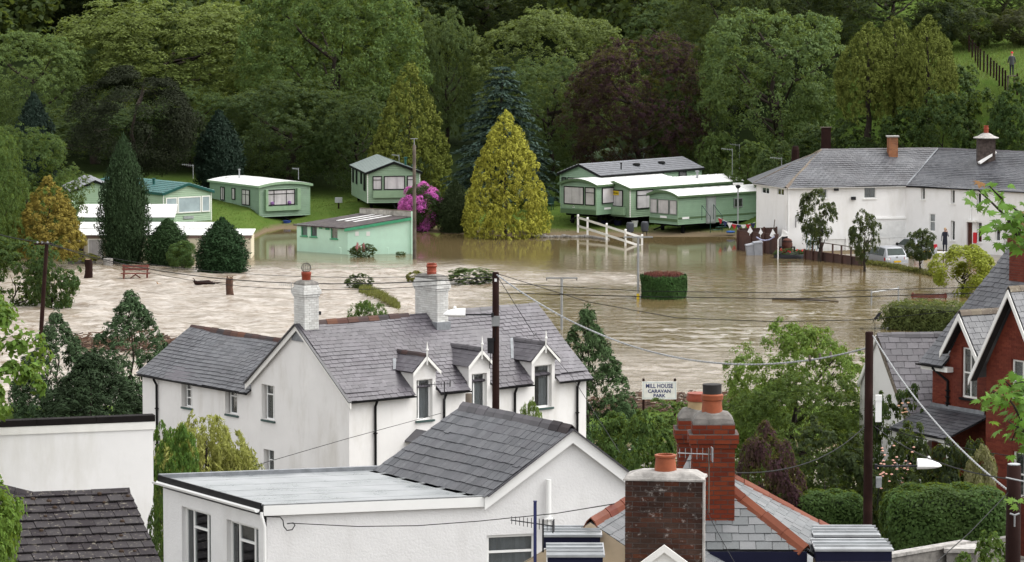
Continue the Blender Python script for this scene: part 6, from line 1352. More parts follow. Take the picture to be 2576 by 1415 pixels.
def put(corner, x, y, rz, z): q = corner - rot2(x, y, rz); return V(q.x, q.y, z)
WHT = 'paint_white'
# middle caravan on the bank
c = gp(925, 523, 1.45); t = caravan('green caravan with grey ridged roof on the grass bank, behind the mint green block', put(c, -2.0, 0, 10, 1.25), 10, 4.0, 9.0, .55, 2.35, .75, 'pitch', 'board_green', 'roof_grey', 'dark_trim', sides='FL',
    wins=[('F', .38, 1.08, 1.55, 2.6, (), (.72,)), ('F', 1.25, 2.85, 1.55, 2.6), ('F', 3.02, 3.65, 1.55, 2.6, (), (.72,)), ('L', .9, 1.5, 1.6, 2.7, (), (), 'glazed_dark'), ('L', 2.9, 3.5, 1.6, 2.7, (), (), 'glazed_dark'), ('L', 5.6, 6.2, 1.8, 2.7, (), (), 'glazed_dark'), ('L', 7.4, 8.2, 1.4, 2.75, (), (), 'glazed_dark')])
MB().box(-1.6, 1.35, -.22, -.03, .95, 1.5).build('bay_panel', M['board_green'], t); flue(t, 1.35, 3, 3.1, .65, 'teal_trim', .09); flue(t, 1.75, 1.5, 2.95, .3, 'teal_trim', .08)
# white-roofed caravan left of it
c = gp(653, 562, .25); t = caravan('green caravan with white curved roof and wide flower window, at the water edge', put(c, -2.2, 0, 33, .2), 33, 4.4, 7.8, .5, 2.35, .26, 'curve', 'board_green2', 'roof_white', 'green_wall', sides='FL',
    wins=[('F', .55, 3.05, 1.35, 2.55, (.27, .7), (.73,)), ('L', 1.8, 2.4, 1.45, 2.5, (.5,), (), 'glazed_curtain'), ('L', 3.6, 4.1, 1.6, 2.5, (), (), 'glazed_curtain'), ('L', 5.2, 6.4, 1.3, 2.5, (.5,), (.68,), 'glazed_curtain')])
MB().box(-1.75, 1.3, -.25, -.03, .95, 1.3).box(-1.75, -1.55, -.25, -.03, 1.3, 2.6).box(1.0, 1.3, -.25, -.03, 1.3, 2.6).build('bay_panel', M['green_wall'], t); flue(t, -.9, 5.5, 3.05, .7); vent(t, -1.2, 6.6, 3.05)
for x in (-1.15, .35): MB().lathe([(.05, 0), (.16, .12), (.13, .26), (.03, .3)], 8, (x, -.13, 1.36)).build('window_flowers', plain('mauve', (.2, .1, .26), .8), t)
for o in t.children:
    if o.name.startswith('window') and o.location.length == 0 and o.type == 'MESH' and 'flowers' not in o.name and min(v.co.y for v in o.data.vertices) > -.3 and max(abs(v.co.x) for v in o.data.vertices) < 1.6: o.location.y -= .2
# teal-roofed caravan
c = gp(412, 590, .1); t = caravan('pale green caravan with teal tiled roof and white framed bay window at the left', put(c, -2.1, 0, 38, .15), 38, 4.2, 10.5, .55, 2.45, .62, 'pitch', 'board_pale', 'tile_teal', 'teal_trim', True, sides='FL',
    wins=[('F', .15, 1.15, 1.45, 2.65, (), (), 'glazed_blue', .08, WHT), ('F', 1.2, 3.25, 1.45, 2.65, (), (), 'glazed_blue', .08, WHT), ('F', 3.3, 4.05, 1.45, 2.65, (), (), 'glazed_blue', .08, WHT), ('L', 7.5, 8.3, 1.5, 2.6, (), (), 'glazed_blue', .06, WHT)])
flue(t, -.9, 3.2, 3.45, .35, 'teal_trim', .09); MB().box(-.4, .5, -.08, -.032, 1.0, 1.2).build('name_plate', M['metal_pale'], t)
# two grey-tiled gables peeping out behind the golden conifer
c = gp(196, 590, .1); caravan('small green gabled caravan with grey tiled roof between the left tree and the tall cypress', V(c.x + 1.2, c.y + 1.0, .1), 12, 3.4, 6.0, .55, 2.6, .75, 'pitch', 'board_pale', 'tile_grey', 'dark_trim', True, sides='F')
c = gp(440, 640, -.2); 
caravan('green caravan with steep white roof right behind the tall dark cypress', V(gp(300, 612, 0).x + .6, 268.6, -.3), 0, 6.6, 2.6, .5, 1.95, .0001, 'pitch', 'board_green', 'roof_white', 'roof_white', sides='F') if False else None
def long_caravan(label, u0, u1, vr0, vr1, y, zfoot, boards, fas, wins=(), dep=3.0, roof='roof_white'):
    """caravan seen from its long side: roof between rows vr0 (back) and vr1 (front edge)"""
    a, b = dp(u0, vr1, y), dp(u1, vr1, y); L = b.x - a.x; t = thing_w('static_caravan', label, 'caravan', ((a.x + b.x) / 2, y, zfoot), 'static caravans'); zt = a.z; zr = dp(u0, vr0, y + dep).z
    MB().box(a.x + .03, b.x - .03, y + .03, y + dep, zfoot, zt - .03).build('body', M[boards], t)
    k = int((zt - .15 - zfoot) / .14)
    me = MB().hexa([(0, -.04, 0), (L, -.04, 0), (L, .02, 0), (0, .02, 0), (0, 0, .132), (L, 0, .132), (L, .02, .132), (0, .02, .132)]).mesh('cladding_board', M[boards]); m2 = MB().hexa([(.02, 0, 0), (.02, dep, 0), (-.02, dep, 0), (-.02, 0, 0), (0, 0, .132), (0, dep, .132), (-.02, dep, .132), (-.02, 0, .132)]).mesh('cladding_board', M[boards])
    for i in range(k):
        o = obj('cladding_board', me, t); o.location = (a.x, y, zfoot + i * .14); o = obj('cladding_board', m2, t); o.location = (b.x, y, zfoot + i * .14)
    MB().hexa([(a.x - .1, y - .12, zt - .02), (b.x + .12, y - .12, zt - .02), (b.x + .12, y + dep, zr - .02), (a.x - .1, y + dep, zr - .02), (a.x - .1, y - .12, zt + .03), (b.x + .12, y - .12, zt + .03), (b.x + .12, y + dep, zr + .03), (a.x - .1, y + dep, zr + .03)]).build('roof', M[roof], t)
    for i in range(int(L / 1.1)): MB().beam((a.x + .5 + i * 1.1, y - .12, zt + .045), (a.x + .5 + i * 1.1, y + dep, zr + .045), .04, .02).build('roof_seam', M[roof], t)
    MB().box(a.x - .06, b.x + .06, y - .05, y - .012, zt - .22, zt - .025).build('fascia', M[fas], t)
    for w_ in wins:
        p, q = dp(w_[0], w_[3], y), dp(w_[1], w_[2], y); window(t, V(a.x, y, 0), V(1, 0, 0), p.x - a.x, q.x - a.x, p.z, q.z, -.1, w_[4], (), None, .06, M[w_[5]], None, 'window', pane=M[w_[6]])
    return t, a, b, zt
long_caravan('green caravan whose steep white roof shows on both sides of the tall cypress', 197, 436, 515, 547, 266.5, -.4, 'board_green', 'green_wall', dep=2.2)
tt, a, b, zt = long_caravan('low green caravan with flat white roof between the cream one and the teal one', 182, 527, 560, 575, 262.8, -.4, 'board_green2', 'green_mid', dep=3.0); flue(tt, dp(431, 575, 264).x, 264.0, zt, .32, 'lamp_white', .09)
tt, a, b, zt = long_caravan('cream caravan with brown fascia standing in the flood at the left', 172, 631, 577, 592, 259.0, -.5, 'board_cream', 'brown_trim', [(182, 212, 610, 650, (), 'brown_trim', 'glazed_dark'), (222, 258, 602, 648, (), 'paint_white', 'glazed_curtain'), (505, 512, 600, 610, (), 'paint_white', 'glazed_curtain')], dep=3.2); flue(tt, dp(465, 592, 260).x, 260.0, zt, .5, 'lamp_white', .11); vent(tt, dp(608, 592, 260.5).x, 260.5, zt)
# right-hand group
c = gp(1705, 585, .25); t = caravan('nearest green caravan on the right lawn, with grey door and bunting', put(c, 1.5, 0, -49, .25), -49, 3.0, 9.5, .55, 2.1, .35, 'curve', 'board_green2', 'roof_white', 'green_mid', sides='FR', wins=[('F', .1, .85, 1.3, 2.35, (), (), 'glazed_curtain', .05, 'metal_grey'), ('F', .95, 2.1, 1.3, 2.35, (), (), 'glazed_curtain', .05, 'metal_grey'), ('F', 2.2, 2.95, 1.3, 2.35, (), (), 'glazed_curtain', .05, 'metal_grey'), ('R', 5.7, 6.6, 1.55, 2.25, (), (), 'glazed_dark', .07, 'metal_grey')])
MB().box(-1.5, 1.5, -.05, -.029, .75, .95).build('stripe', M['green_mid'], t); MB().box(1.529, 1.55, 0, 9.5, .95, 1.07).build('stripe', M['green_mid'], t)
cd = MB().box(1.53, 1.57, 2.85, 3.85, .5, 2.55).build('door', M['metal_grey'], t); MB().box(1.571, 1.578, 2.98, 3.72, .62, 2.4).build('door_panel', M['metal_pale'], cd); MB().box(1.5, 1.7, 2.8, 3.9, 2.56, 2.62).build('door_hood', M['paint_white'], t)
MB().box(-.35, .35, -.055, -.03, .98, 1.14).build('name_plate', M['lamp_white'], t); MB().box(1.551, 1.56, .4, 1.1, .95, 1.1).build('name_plate', M['lamp_white'], t)
c = gp(1585, 566, .55); t = caravan('long green caravan with white pitched roof in the middle of the right group', put(c, 1.6, 0, -47, .5), -47, 3.2, 12.0, .6, 2.2, .42, 'pitch', 'board_green', 'roof_white', 'green_mid', sides='FR', wins=[('F', .75, 2.5, 1.35, 2.6, (), (), 'glazed_curtain'), ('R', .6, 2.35, 1.2, 2.6, (), (.72,), 'glazed_curtain')])
MB().box(-1.1, 1.2, -.28, -.03, .75, 1.35).build('bay_panel', M['green_wall'], t); text('FOR SALE', .14, M['dark_trim'], t, (.15, -.125, 2.35), bold=.004); MB().box(-.2, .5, -.118, -.105, 2.2, 2.52).build('sale_notice', M['yellow'], t); flue(t, .6, 8.2, 2.95, .65, 'metal_pale', .09); vent(t, -.3, 6, 3.15)
c = gp(1500, 560, .75); t = caravan('green caravan with curved white roof at the left end of the right group', put(c, 1.7, 0, -40, .7), -40, 3.4, 9.0, .6, 2.2, .4, 'curve', 'board_green2', 'roof_white', 'green_mid', sides='FR', wins=[('F', .35, 2.25, 1.3, 2.65, (), (), 'glazed_curtain'), ('F', 2.4, 3.3, 1.3, 2.65, (), (.7,), 'glazed_curtain'), ('R', .6, 2.0, 1.4, 2.6, (), (), 'glazed_curtain')])
MB().box(-1.7, 1.7, -.06, -.03, .6, .95).build('skirt', M['green_mid'], t); MB().box(-1.6, 1.6, -.05, -.03, 1.0, 1.28).build('front_panel', M['green_wall'], t); vent(t, .2, 5, 3.25)
MB().prism([V(-.55, -.055, 1.05), V(-.33, -.055, 1.05), V(-.44, -.055, 1.24)], None, (0, .01, 0)).build('badge', M['lamp_white'], t); MB().prism([V(-.5, -.06, 1.08), V(-.38, -.06, 1.08), V(-.44, -.06, 1.18)], None, (0, .01, 0)).build('badge', M['dark_trim'], t); MB().box(1.73, 1.75, .9, 1.7, .95, 1.1).build('name_plate', M['lamp_white'], t)
c = gp(1510, 535, 1.3); t = caravan('green chalet caravan with grey tiled roof at the back of the right group', put(c, 2.0, 0, -42, 1.2), -42, 4.0, 12.0, .6, 2.3, .72, 'pitch', 'board_green2', 'tile_grey', 'dark_trim', True, sides='FR', wins=[('F', .2, .65, 1.6, 2.6, (), (), 'glazed_dark'), ('F', .8, 2.9, 1.6, 2.6, (), (), 'glazed_curtain'), ('F', 3.05, 3.8, 1.6, 2.6, (), (), 'glazed_dark'), ('R', 4.3, 5.4, 1.7, 2.6, (), (), 'glazed_dark'), ('R', 6.3, 7.4, 1.7, 2.7, (), (), 'glazed_dark'), ('R', 9.2, 10.1, 1.8, 2.75, (), (), 'glazed_dark')])
flue(t, 1.5, 3.0, 3.0, .6, 'dark_trim', .05); vent(t, 1.0, 5.4, 3.35, 'dark_trim'); vent(t, 1.0, 8.4, 3.35, 'dark_trim')
c = dp(1565, 400, 306); t = caravan('dark green gabled caravan roof just showing behind the tiled one', V(c.x, 306, c.z - 2.9), 4, 4.2, 8, .5, 2.3, .55, 'pitch', 'board_dim', 'roof_dkgreen', 'green_mid', sides='F'); flue(t, 1.9, 1.0, 2.9, .75)
for lab, u, v, y, h, an, bo in (('thin aerial above the teal caravan roof', 486, 450, 275, .95, 170, .9), ('thin aerial on the white-roofed caravan at the water edge', 751, 452, 289, .8, 175, .5), ('thin aerial behind the middle caravan', 1004, 413, 292, .65, 175, .6), ('tall thin aerial above the middle right caravan', 1842, 440, 288, 1.9, 170, .9), ('higher thin aerial beside the slope behind the right caravans', 1860, 430, 296, 2.0, 170, .8), ('thin aerial left of the hipped house roof', 1966, 472, 275, 2.1, 180, .9)):
    aerial(lab, dp(u, v, y), h, an, bo, 6, .22, M['metal_grey'], .05, .1, .016, False)

# ------------------------------------------------------------------ mint green wash block in the flood
M['mint'] = plain('mint', (.5, .72, .58), .7, .05, 1.5, dirt=(.42, .55, .45), dirt_amt=.35, bmp=.15); M['mint_trim'] = plain('mint_trim', (.06, .3, .16), .5); M['shed_roof'] = plain('shed_roof', (.065, .055, .056), .8, .35, 3.0, dirt=(.12, .11, .08), dirt_amt=.5, bmp=.6, bscale=6)
Sc = gp(875, 641); Sl = gp(747, 632); Sr = gp(1034, 639); Sb = Sl + Sr - Sc; sb = thing_w('wash_block', 'small mint green block with sloping felt roof, half sunk in the flood', 'outbuilding', Sc)
zl_ = dp(874, 575, Sc.y).z; zr_ = dp(1032, 548, Sr.y).z; lo = V(0, 0, -1.0); dl_, Ll = seg(Sl, Sc); df_, Lf = seg(Sc, Sr); mb = MB()
ol = [opening(Sl + lo, angof(dl_), *q) for q in ((757, 773, 567, 594), (781, 797, 567, 596), (832, 849, 570, 601))]; vents = [(803, 811, 568, 576), (819, 829, 570, 579)]
wall_face(mb, Sl + lo, dl_, Ll, zl_ + 1.0, ol, .1); mb.poly(Sc + lo, Sr + lo, Sr + Z * zr_, Sc + Z * zl_); mb.quad(Sr + lo, Sb + lo, Sb + Z * zr_, Sr + Z * zr_); mb.quad(Sl + lo, Sb + lo, Sb + Z * zr_, Sl + Z * zl_); mb.build('wall', M['mint'], sb)
for o in ol: window(sb, Sl + lo, dl_, *o, .06, (), (), 'curtain_grey', .05, M['mint_trim'], M['mint_trim'])
for q in vents: o = opening(Sl, angof(dl_), *q); MB().obox(Sl + dl_ * o[0] + Z * o[2], dl_ * (o[1] - o[0]), dl_.cross(Z) * .03, Z * (o[3] - o[2])).build('vent', M['mint_trim'], sb)
for u in (898, 926): o = opening(Sc, angof(df_), u - 4.5, u + 4.5, 583, 594); MB().obox(Sc + df_ * o[0] + Z * o[2], df_ * (o[1] - o[0]), df_.cross(Z) * .025, Z * (o[3] - o[2])).build('vent', M['paint_white'], sb)
ro = df_ * -.25; n_f = df_.cross(Z) * .15; up = Z * .05
pts = [Sc + n_f + ro + Z * (zl_ - .04), Sr + n_f + df_ * .0 + Z * zr_, Sb - n_f + Z * zr_, Sl - n_f + ro + Z * (zl_ - .04)]
MB().hexa([p for p in pts] + [p + Z * .08 for p in pts]).build('roof', M['shed_roof'], sb)
MB().obox(pts[0] - Z * .17 + df_.cross(Z) * .02, pts[1] - pts[0], df_.cross(Z) * .03, Z * .2).build('fascia', M['mint_trim'], sb)
for k in range(3):
    f = .3 + .16 * k; g = .55 + k * .0; q = pts[3] + (pts[2] - pts[3]) * .42 + (pts[0] - pts[3]) * f; e = pts[3] + (pts[2] - pts[3]) * .97 + (pts[0] - pts[3]) * f; sd = (pts[0] - pts[3]).normalized()
    MB().hexa([q + Z * .083, e + Z * .083, e + sd * .22 + Z * .083, q + sd * .22 + Z * .083, q + Z * .11, e + Z * .11, e + sd * .22 + Z * .11, q + sd * .22 + Z * .11]).build('roof_light', M['roof_white'], sb)
MB().obox(Sr + Z * (zr_ - .2) + df_ * .01, (Sb - Sr) * 1.0, df_ * .16, Z * .62).build('parapet', plain('parapet', (.42, .4, .36), .9, .3, 3, dirt=(.08, .07, .06), dirt_amt=.8), sb); MB().obox(Sr + Z * (zr_ + .42) , (Sb - Sr), df_ * .18, Z * .05).build('parapet_cap', M['ridge_lichen'], sb)
MB().obox(Sr + lo, df_ * .14, df_.cross(Z) * .16, Z * (zr_ + 1.42)).build('pilaster', M['mint'], sb)
for u in (858, 977): q = V(dp(u, 620, 262).x, 261.6, .1); MB().tube([q, q + Z * .45, q + V(-.12, 0, .45)], .03, 6).build('tap_pipe', M['mint'], sb)
# ------------------------------------------------------------------ fences
def panel_fence(label, pts, htop, nposts, brown=True, slats=3, bw=.16, rail=None):
    a, b = pts; d, L = seg(a, b); n = d.cross(Z); t = thing_w('panel_fence', label, 'fence', a); zt0, zt1 = htop
    zt = lambda f: zt0 + (zt1 - zt0) * f; mt = M['fence_brown'] if brown else M['white_board']; k = max(2, int(L / bw)); step = L / k
    for i in range(k):
        x = i * step; f = (i + .5) / k; h = zt(f) - (.42 if slats else 0)
        MB().obox(Vector((a.x, a.y, -.7)) + d * (x + .006), d * (step - .012), n * .022, Z * (h + .7)).build('board', mt, t)
    for r in range(slats):
        for i in range(nposts - 1):
            f0, f1 = i / (nposts - 1), (i + 1) / (nposts - 1); p, q = a + d * (L * f0), a + d * (L * f1); p.z = zt(f0) - .41 + r * .135; q.z = zt(f1) - .41 + r * .135
            MB().obox(p, q - p, n * .02, Z * .125).build('slat', mt, t)
    for i in range(nposts):
        p = a + d * (L * i / (nposts - 1)); MB().obox(Vector((p.x, p.y, -.8)) - d * .05 + n * .03, d * .1, n * .09, Z * (zt(i / (nposts - 1)) + .9)).build('post', mt, t)
    p, q = a.copy(), b.copy(); p.z, q.z = zt0, zt1; MB().obox(p - n * .02, q - p, n * .08, Z * .04).build('top_rail', mt, t); return t
fa, fb = gp(1857, 629), gp(1958, 641); panel_fence('tall dark brown panel fence standing in the water left of the white house', (fa, fb), (dp(0, 581, fa.y).z, dp(0, 592, fb.y).z), 4)
fc, fd_ = Vector((fa.x + .2, fa.y + 1.2, 0)), Vector((fb.x + .1, fb.y + .3 + 2.4, 0)); panel_fence('rear dark brown panel fence behind the grey bins', (fc, fd_), (dp(0, 576, fc.y).z, dp(0, 574, fd_.y).z), 4, slats=0, bw=.3)
fa, fb = gp(2026, 652), gp(2172, 669); t = panel_fence('low dark brown fence with open top rail in the flooded garden', (fa, fb), (dp(0, 630, fa.y).z, dp(0, 650, fb.y).z), 2, slats=0, bw=.42)
d, L = seg(fa, fb); n = d.cross(Z); tops = []
for u, v in ((2046, 608), (2070, 611), (2097, 614), (2119, 618), (2143, 621), (2168, 626)):
    p = along(Vector((fa.x, fa.y, 1)), angof(d), u); zt = dp(u, v, p.y).z; tops.append(Vector((p.x, p.y, zt))); MB().obox(Vector((p.x, p.y, -.6)) - d * .045 + n * .03, d * .09, n * .09, Z * (zt + .6)).build('post', M['fence_brown'], t)
MB().obox(tops[0] + n * .03, tops[-1] - tops[0], n * .08, Z * .05).build('hand_rail', M['timber_grey'], t)
fa, fb = gp(2052, 636), gp(2278, 630); panel_fence('white boarded fence against the white house behind the cars', (fa, fb), (dp(0, 604, fa.y).z, dp(0, 597, fb.y).z), 4, False, 0, .3)
# white rail fence sloping into the water
t = thing_w('rail_fence', 'white two-rail fence running down the lawn into the flood', 'fence', gp(1454, 585, .4)); tops = []
for u, vt, vb, z in ((1454, 540, 586, .12), (1478, 547, 593, .06), (1526, 562, 605, 0), (1573.5, 577, 618, 0), (1615, 590, 620, -.1)):
    p = gp(u, vb, z); zt = dp(u, vt, p.y).z; MB().box(p.x - .075, p.x + .075, p.y - .075, p.y + .075, -.5, zt - .06).lathe([(.1, 0), (.06, .05), (.01, .07)], 4, (p.x, p.y, zt - .06)).build('post', M['paint_white'], t); tops.append(Vector((p.x, p.y, zt)))
for p, q in zip(tops[:-1], tops[1:]):
    for dz in (.22, .85): MB().obox(p - Z * dz + V(0, -.1, -.09), q - p, V(0, -.04, 0), Z * .17).build('rail', M['paint_white'], t)
# stones along the lawn edge
random.seed(9); t = thing_w('stone_kerb', 'dark low row of rough stones along the lawn edge beside the golden cypress', 'wall', gp(1420, 597)); me = MB().lathe([(.5, -.9), (1, -.4), (.95, .4), (.5, .85)], 7).mesh('stone', M['cement_dark'])
for i in range(70):
    f = i / 69; u = 1322 + 205 * f; p = gp(u, 598 + (6 * (f - .8) * 5 if f > .8 else 0), 0); o = obj('stone', me, t); s = random.uniform(.12, .2); o.location = p + V(random.uniform(-.05, .05), random.uniform(-.1, .1), random.uniform(.0, .16) * (1 - .7 * f)); o.scale = (s * 1.2, s, s * .8); o.rotation_euler = (0, 0, random.uniform(0, 6))
# ------------------------------------------------------------------ bench, stumps, driftwood
M['bench_red'] = plain('bench_red', (.13, .035, .025), .55, .25, 5.0)
p = gp(341, 700); t = thing('park_bench', 'dark red slatted park bench standing in the rapids', 'bench', (p.x, p.y, -.12), math.radians(3)); w_ = 1.75
for z in (.88, .68): MB().hexa([(-w_ / 2, .16, z - .07), (w_ / 2, .16, z - .07), (w_ / 2, .2, z - .07), (-w_ / 2, .2, z - .07), (-w_ / 2, .2, z + .07), (w_ / 2, .2, z + .07), (w_ / 2, .24, z + .07), (-w_ / 2, .24, z + .07)]).build('back_slat', M['bench_red'], t)
for y in (-.3, -.12, .06): MB().box(-w_ / 2 - .08, w_ / 2 + .08, y, y + .15, .4, .445).build('seat_slat', M['bench_red'], t)
for x in (-w_ / 2 + .12, w_ / 2 - .12):
    MB().box(x - .05, x + .05, -.28, -.18, -.3, .4).build('leg', M['bench_red'], t); MB().hexa([(x - .05, .1, -.3), (x + .05, .1, -.3), (x + .05, .2, -.3), (x - .05, .2, -.3), (x - .05, .2, .98), (x + .05, .2, .98), (x + .05, .28, .98), (x - .05, .28, .98)]).build('leg', M['bench_red'], t); MB().box(x - .05, x + .05, -.32, .2, .32, .398).build('seat_bearer', M['bench_red'], t)
for s in (-1, 1): MB().beam((s * .55, -.1, -.05), (0, -.1, .36), .07, .07).build('brace', M['bench_red'], t)
def stump(label, u, vt, vb, r, notch=False):
    p = gp(u, vb); zt = dp(u, vt, p.y).z; random.seed(int(u)); t = thing_w('tree_stump', label, 'stump', p, 'tree stumps in the flood'); pts = []; rr_ = []
    for i in range(6): f = i / 5; pts.append(p + V(.1 * math.sin(f * 2.5 + u), 0, -.4 + (zt + .4) * f)); rr_.append(r * (1.08 - .22 * f + .06 * math.sin(f * 9)))
    mb = MB().tube(pts, rr_, 12); o = mb.build('bark', M['timber_dark'] if not notch else plain('stump_bark', (.075, .04, .028), .9, .5, 6), t, True)
    MB().lathe([(rr_[-1] * .93, 0), (rr_[-1] * .9, .015)], 12, pts[-1]).build('cut_face', plain('cut_wood' + str(int(u)), (.25, .17, .1), .8, .3, 8), t)
    if notch:
        for k in range(5): a = k * 1.25; MB().prism([pts[-1] + V(math.cos(a) * r * .6, math.sin(a) * r * .6, -.02), pts[-1] + V(math.cos(a + .5) * r * .8, math.sin(a + .5) * r * .8, -.02), pts[-1] + V(math.cos(a + .25) * r * .85, math.sin(a + .25) * r * .85, .12)], None, V(-math.cos(a) * .05, -math.sin(a) * .05, 0)).build('splinter', o.data.materials[0], t)
stump('tall split tree stump in the rapids, nearer to the cottage', 581, 700, 746, .24, True); stump('dark upright tree stump left of the park bench', 220, 653, 696, .27)
random.seed(4); p = gp(505, 716); t = thing_w('driftwood_log', 'dark driftwood log floating in the rapids beside the split stump', 'log', p)
MB().tube([p + V(-.45, 0, .25), p + V(-.35, 0, .1), p + V(0, 0, .1), p + V(.5, .05, .12), p + V(.9, .1, .03)], [.05, .12, .15, .16, .05], 9).build('trunk', M['timber_dark'], t, True)
for a, b, r in ((V(.5, .1, .1), V(1.9, .3, .06), .03), (V(.6, .1, .15), V(1.3, .2, .22), .02), (V(-.3, 0, .1), V(-.5, 0, .42), .04), (V(.9, 0, .05), V(1.6, 0, .12), .02)): MB().tube([p + a, p + (a + b) / 2 + V(0, 0, .04), p + b], [r, r * .8, r * .4], 6).build('branch', M['timber_dark'], t)
p = gp(402, 718); tag(MB().tube([p + V(-.2, 0, .2), p + V(-.1, 0, .05), p + V(.15, 0, .05)], [.03, .06, .03], 7).build('driftwood_branch', plain('drift', (.3, .18, .09), .8), None, True), 'small orange-brown branch poking out of the rapids', 'branch')
a, b = gp(1942, 755), gp(2110, 759); tag(MB().tube([a + Z * .05, (a + b) / 2 + Z * .1, b + Z * .02], [.09, .08, .03], 8).build('floating_plank', M['timber_grey'], None, True), 'long grey timber floating on the water below the garden fence', 'log')
# washing-line posts
for u, vt, vb, lab, yel in ((1413, 700, 830, 'thin grey T-shaped line post behind the cottage roof', False), (1605, 597, 752, 'thin grey T-shaped line post beside the round hedge', True)):
    p = gp(u, vb) if yel else V(dp(u, 790, 214).x, 214, 0); zt = dp(u, vt, p.y).z; t = thing_w('line_post', lab, 'post', p, 'washing line posts'); MB().tube([p - Z * .5, V(p.x, p.y, zt)], .075, 10).build('shaft', M['metal_grey'], t, True); MB().beam(V(p.x - .9, p.y, zt), V(p.x + .9, p.y, zt), .08, .08).build('cross_bar', M['metal_grey'], t)
    for s in (-1, 1): MB().tube([V(p.x + s * .85, p.y, zt), V(p.x + s * .85, p.y, zt - .15)], .025, 5).build('line_hook', M['metal_dark'], t)
    if yel: MB().tube([V(p.x, p.y, -.3), V(p.x, p.y, .32)], .09, 10).build('yellow_band', M['yellow'], t)
# slim lamp post by the right caravan
p = gp(1856, 590, .15); zt = dp(1856, 475, p.y).z; t = thing_w('garden_lamp_post', 'slim white lamp post in front of the nearest right caravan', 'lamp', p); MB().tube([p, V(p.x, p.y, zt)], .05, 8).build('shaft', M['metal_pale'], t); MB().lathe([(.06, 0), (.16, .08), (.2, .2), (.08, .28)], 12, (p.x, p.y, zt)).build('lantern', M['metal_dark'], t); MB().box(p.x - .38, p.x + .38, p.y - .15, p.y + .15, zt + .28, zt + .42).build('lamp_head', M['lamp_white'], t)
# tubs, bucket, planters
def tub(label, u, v, z, prof, mat, name='plant_tub', cat='tub', group='tubs on the lawn'):
    p = gp(u, v, z); t = thing('' + name, label, cat, p, 0, group); MB().lathe(prof, 14).build('body', mat, t, True); return t
for u, v, lab in ((1585, 594, 'left of two dark grey upright tubs on legs by the white fence'), (1622, 592, 'right of two dark grey upright tubs on legs by the white fence')):
    t = tub(lab, u, v, .15, [(.2, .25), (.27, .32), (.29, .75), (.26, .95), (.2, 1.0)], plain('tub_grey', (.05, .055, .065), .4), 'grey_tub')
    for x in (-.12, .12): MB().tube([(x, 0, .27), (x * 1.3, 0, -.05)], .03, 6).build('leg', M['metal_dark'], t)
tub('white bucket on the lawn under the middle right caravan', 1597, 572, .3, [(.16, 0), (.24, .45), (.26, .46), (.26, .5), (.22, .48)], M['lamp_white'], 'bucket', 'bucket')
for u, lab in ((1515, 'left clipped bush in a dark tub under the white-roofed caravans'), (1554, 'right clipped bush in a navy tub under the white-roofed caravans')):
    t = tub(lab, u, 571, .25, [(.26, 0), (.33, .45), (.35, .5), (.3, .48)], M['navy'], 'planter', 'planter', 'planters under the caravans'); o = obj('foliage', proto('ball_1')[0], t); o.scale = (.75, .75, .75); o.location = (0, 0, .4); o.color = (.05, .075, .018, 1)
tub('orange flower pot under the flower window caravan', 675, 563, .1, [(.2, 0), (.28, .4), (.3, .42)], M['terracotta'], 'flower_pot', 'pot'); tub('blue flower pot under the flower window caravan', 722, 566, .1, [(.25, 0), (.3, .3), (.34, .32)], plain('blue_pot', (.03, .06, .25), .3), 'flower_pot', 'pot')
# utility boxes and small signs on the grass bank
for u, v, lab in ((852, 535, 'small grey meter post on the grass bank left of the middle caravan'), (1419, 515, 'small meter post beside the right caravans on the lawn')):
    q = gp(u, v, .8); q.z = tz(q.x, q.y); t = thing('meter_post', lab, 'post', q, 0, 'meter posts'); MB().box(-.06, .06, -.06, .06, 0, .45).build('shaft', M['timber_dark'], t); MB().box(-.28, .28, -.12, .12, .45, .85).build('case', M['metal_pale'], t)
# garden chairs by the golden cypress
for u, v, lab in ((1362, 530, 'left dark green garden chair beside the golden cypress'), (1382, 528, 'right dark green garden chair beside the golden cypress')):
    q = gp(u, v, .9); q.z = tz(q.x, q.y); t = thing('garden_chair', lab, 'chair', q, random.uniform(-.4, .4), 'garden chairs'); gm = M.setdefault('chair_green', plain('chair_green', (.015, .05, .035), .4))
    for x in (-.25, .25):
        for y in (-.25, .25): MB().tube([(x, y, 0), (x * .9, y * .9, .45)], .03, 6).build('leg', gm, t)
    MB().lathe([(.3, .44), (.32, .47), (.3, .5)], 12).build('seat', gm, t); MB().prism([V(-.28, .27, .5), V(.28, .27, .5), V(.3, .3, .85), V(.15, .32, 1.0), V(-.15, .32, 1.0), V(-.3, .3, .85)], None, (0, .03, 0)).build('backrest', gm, t)
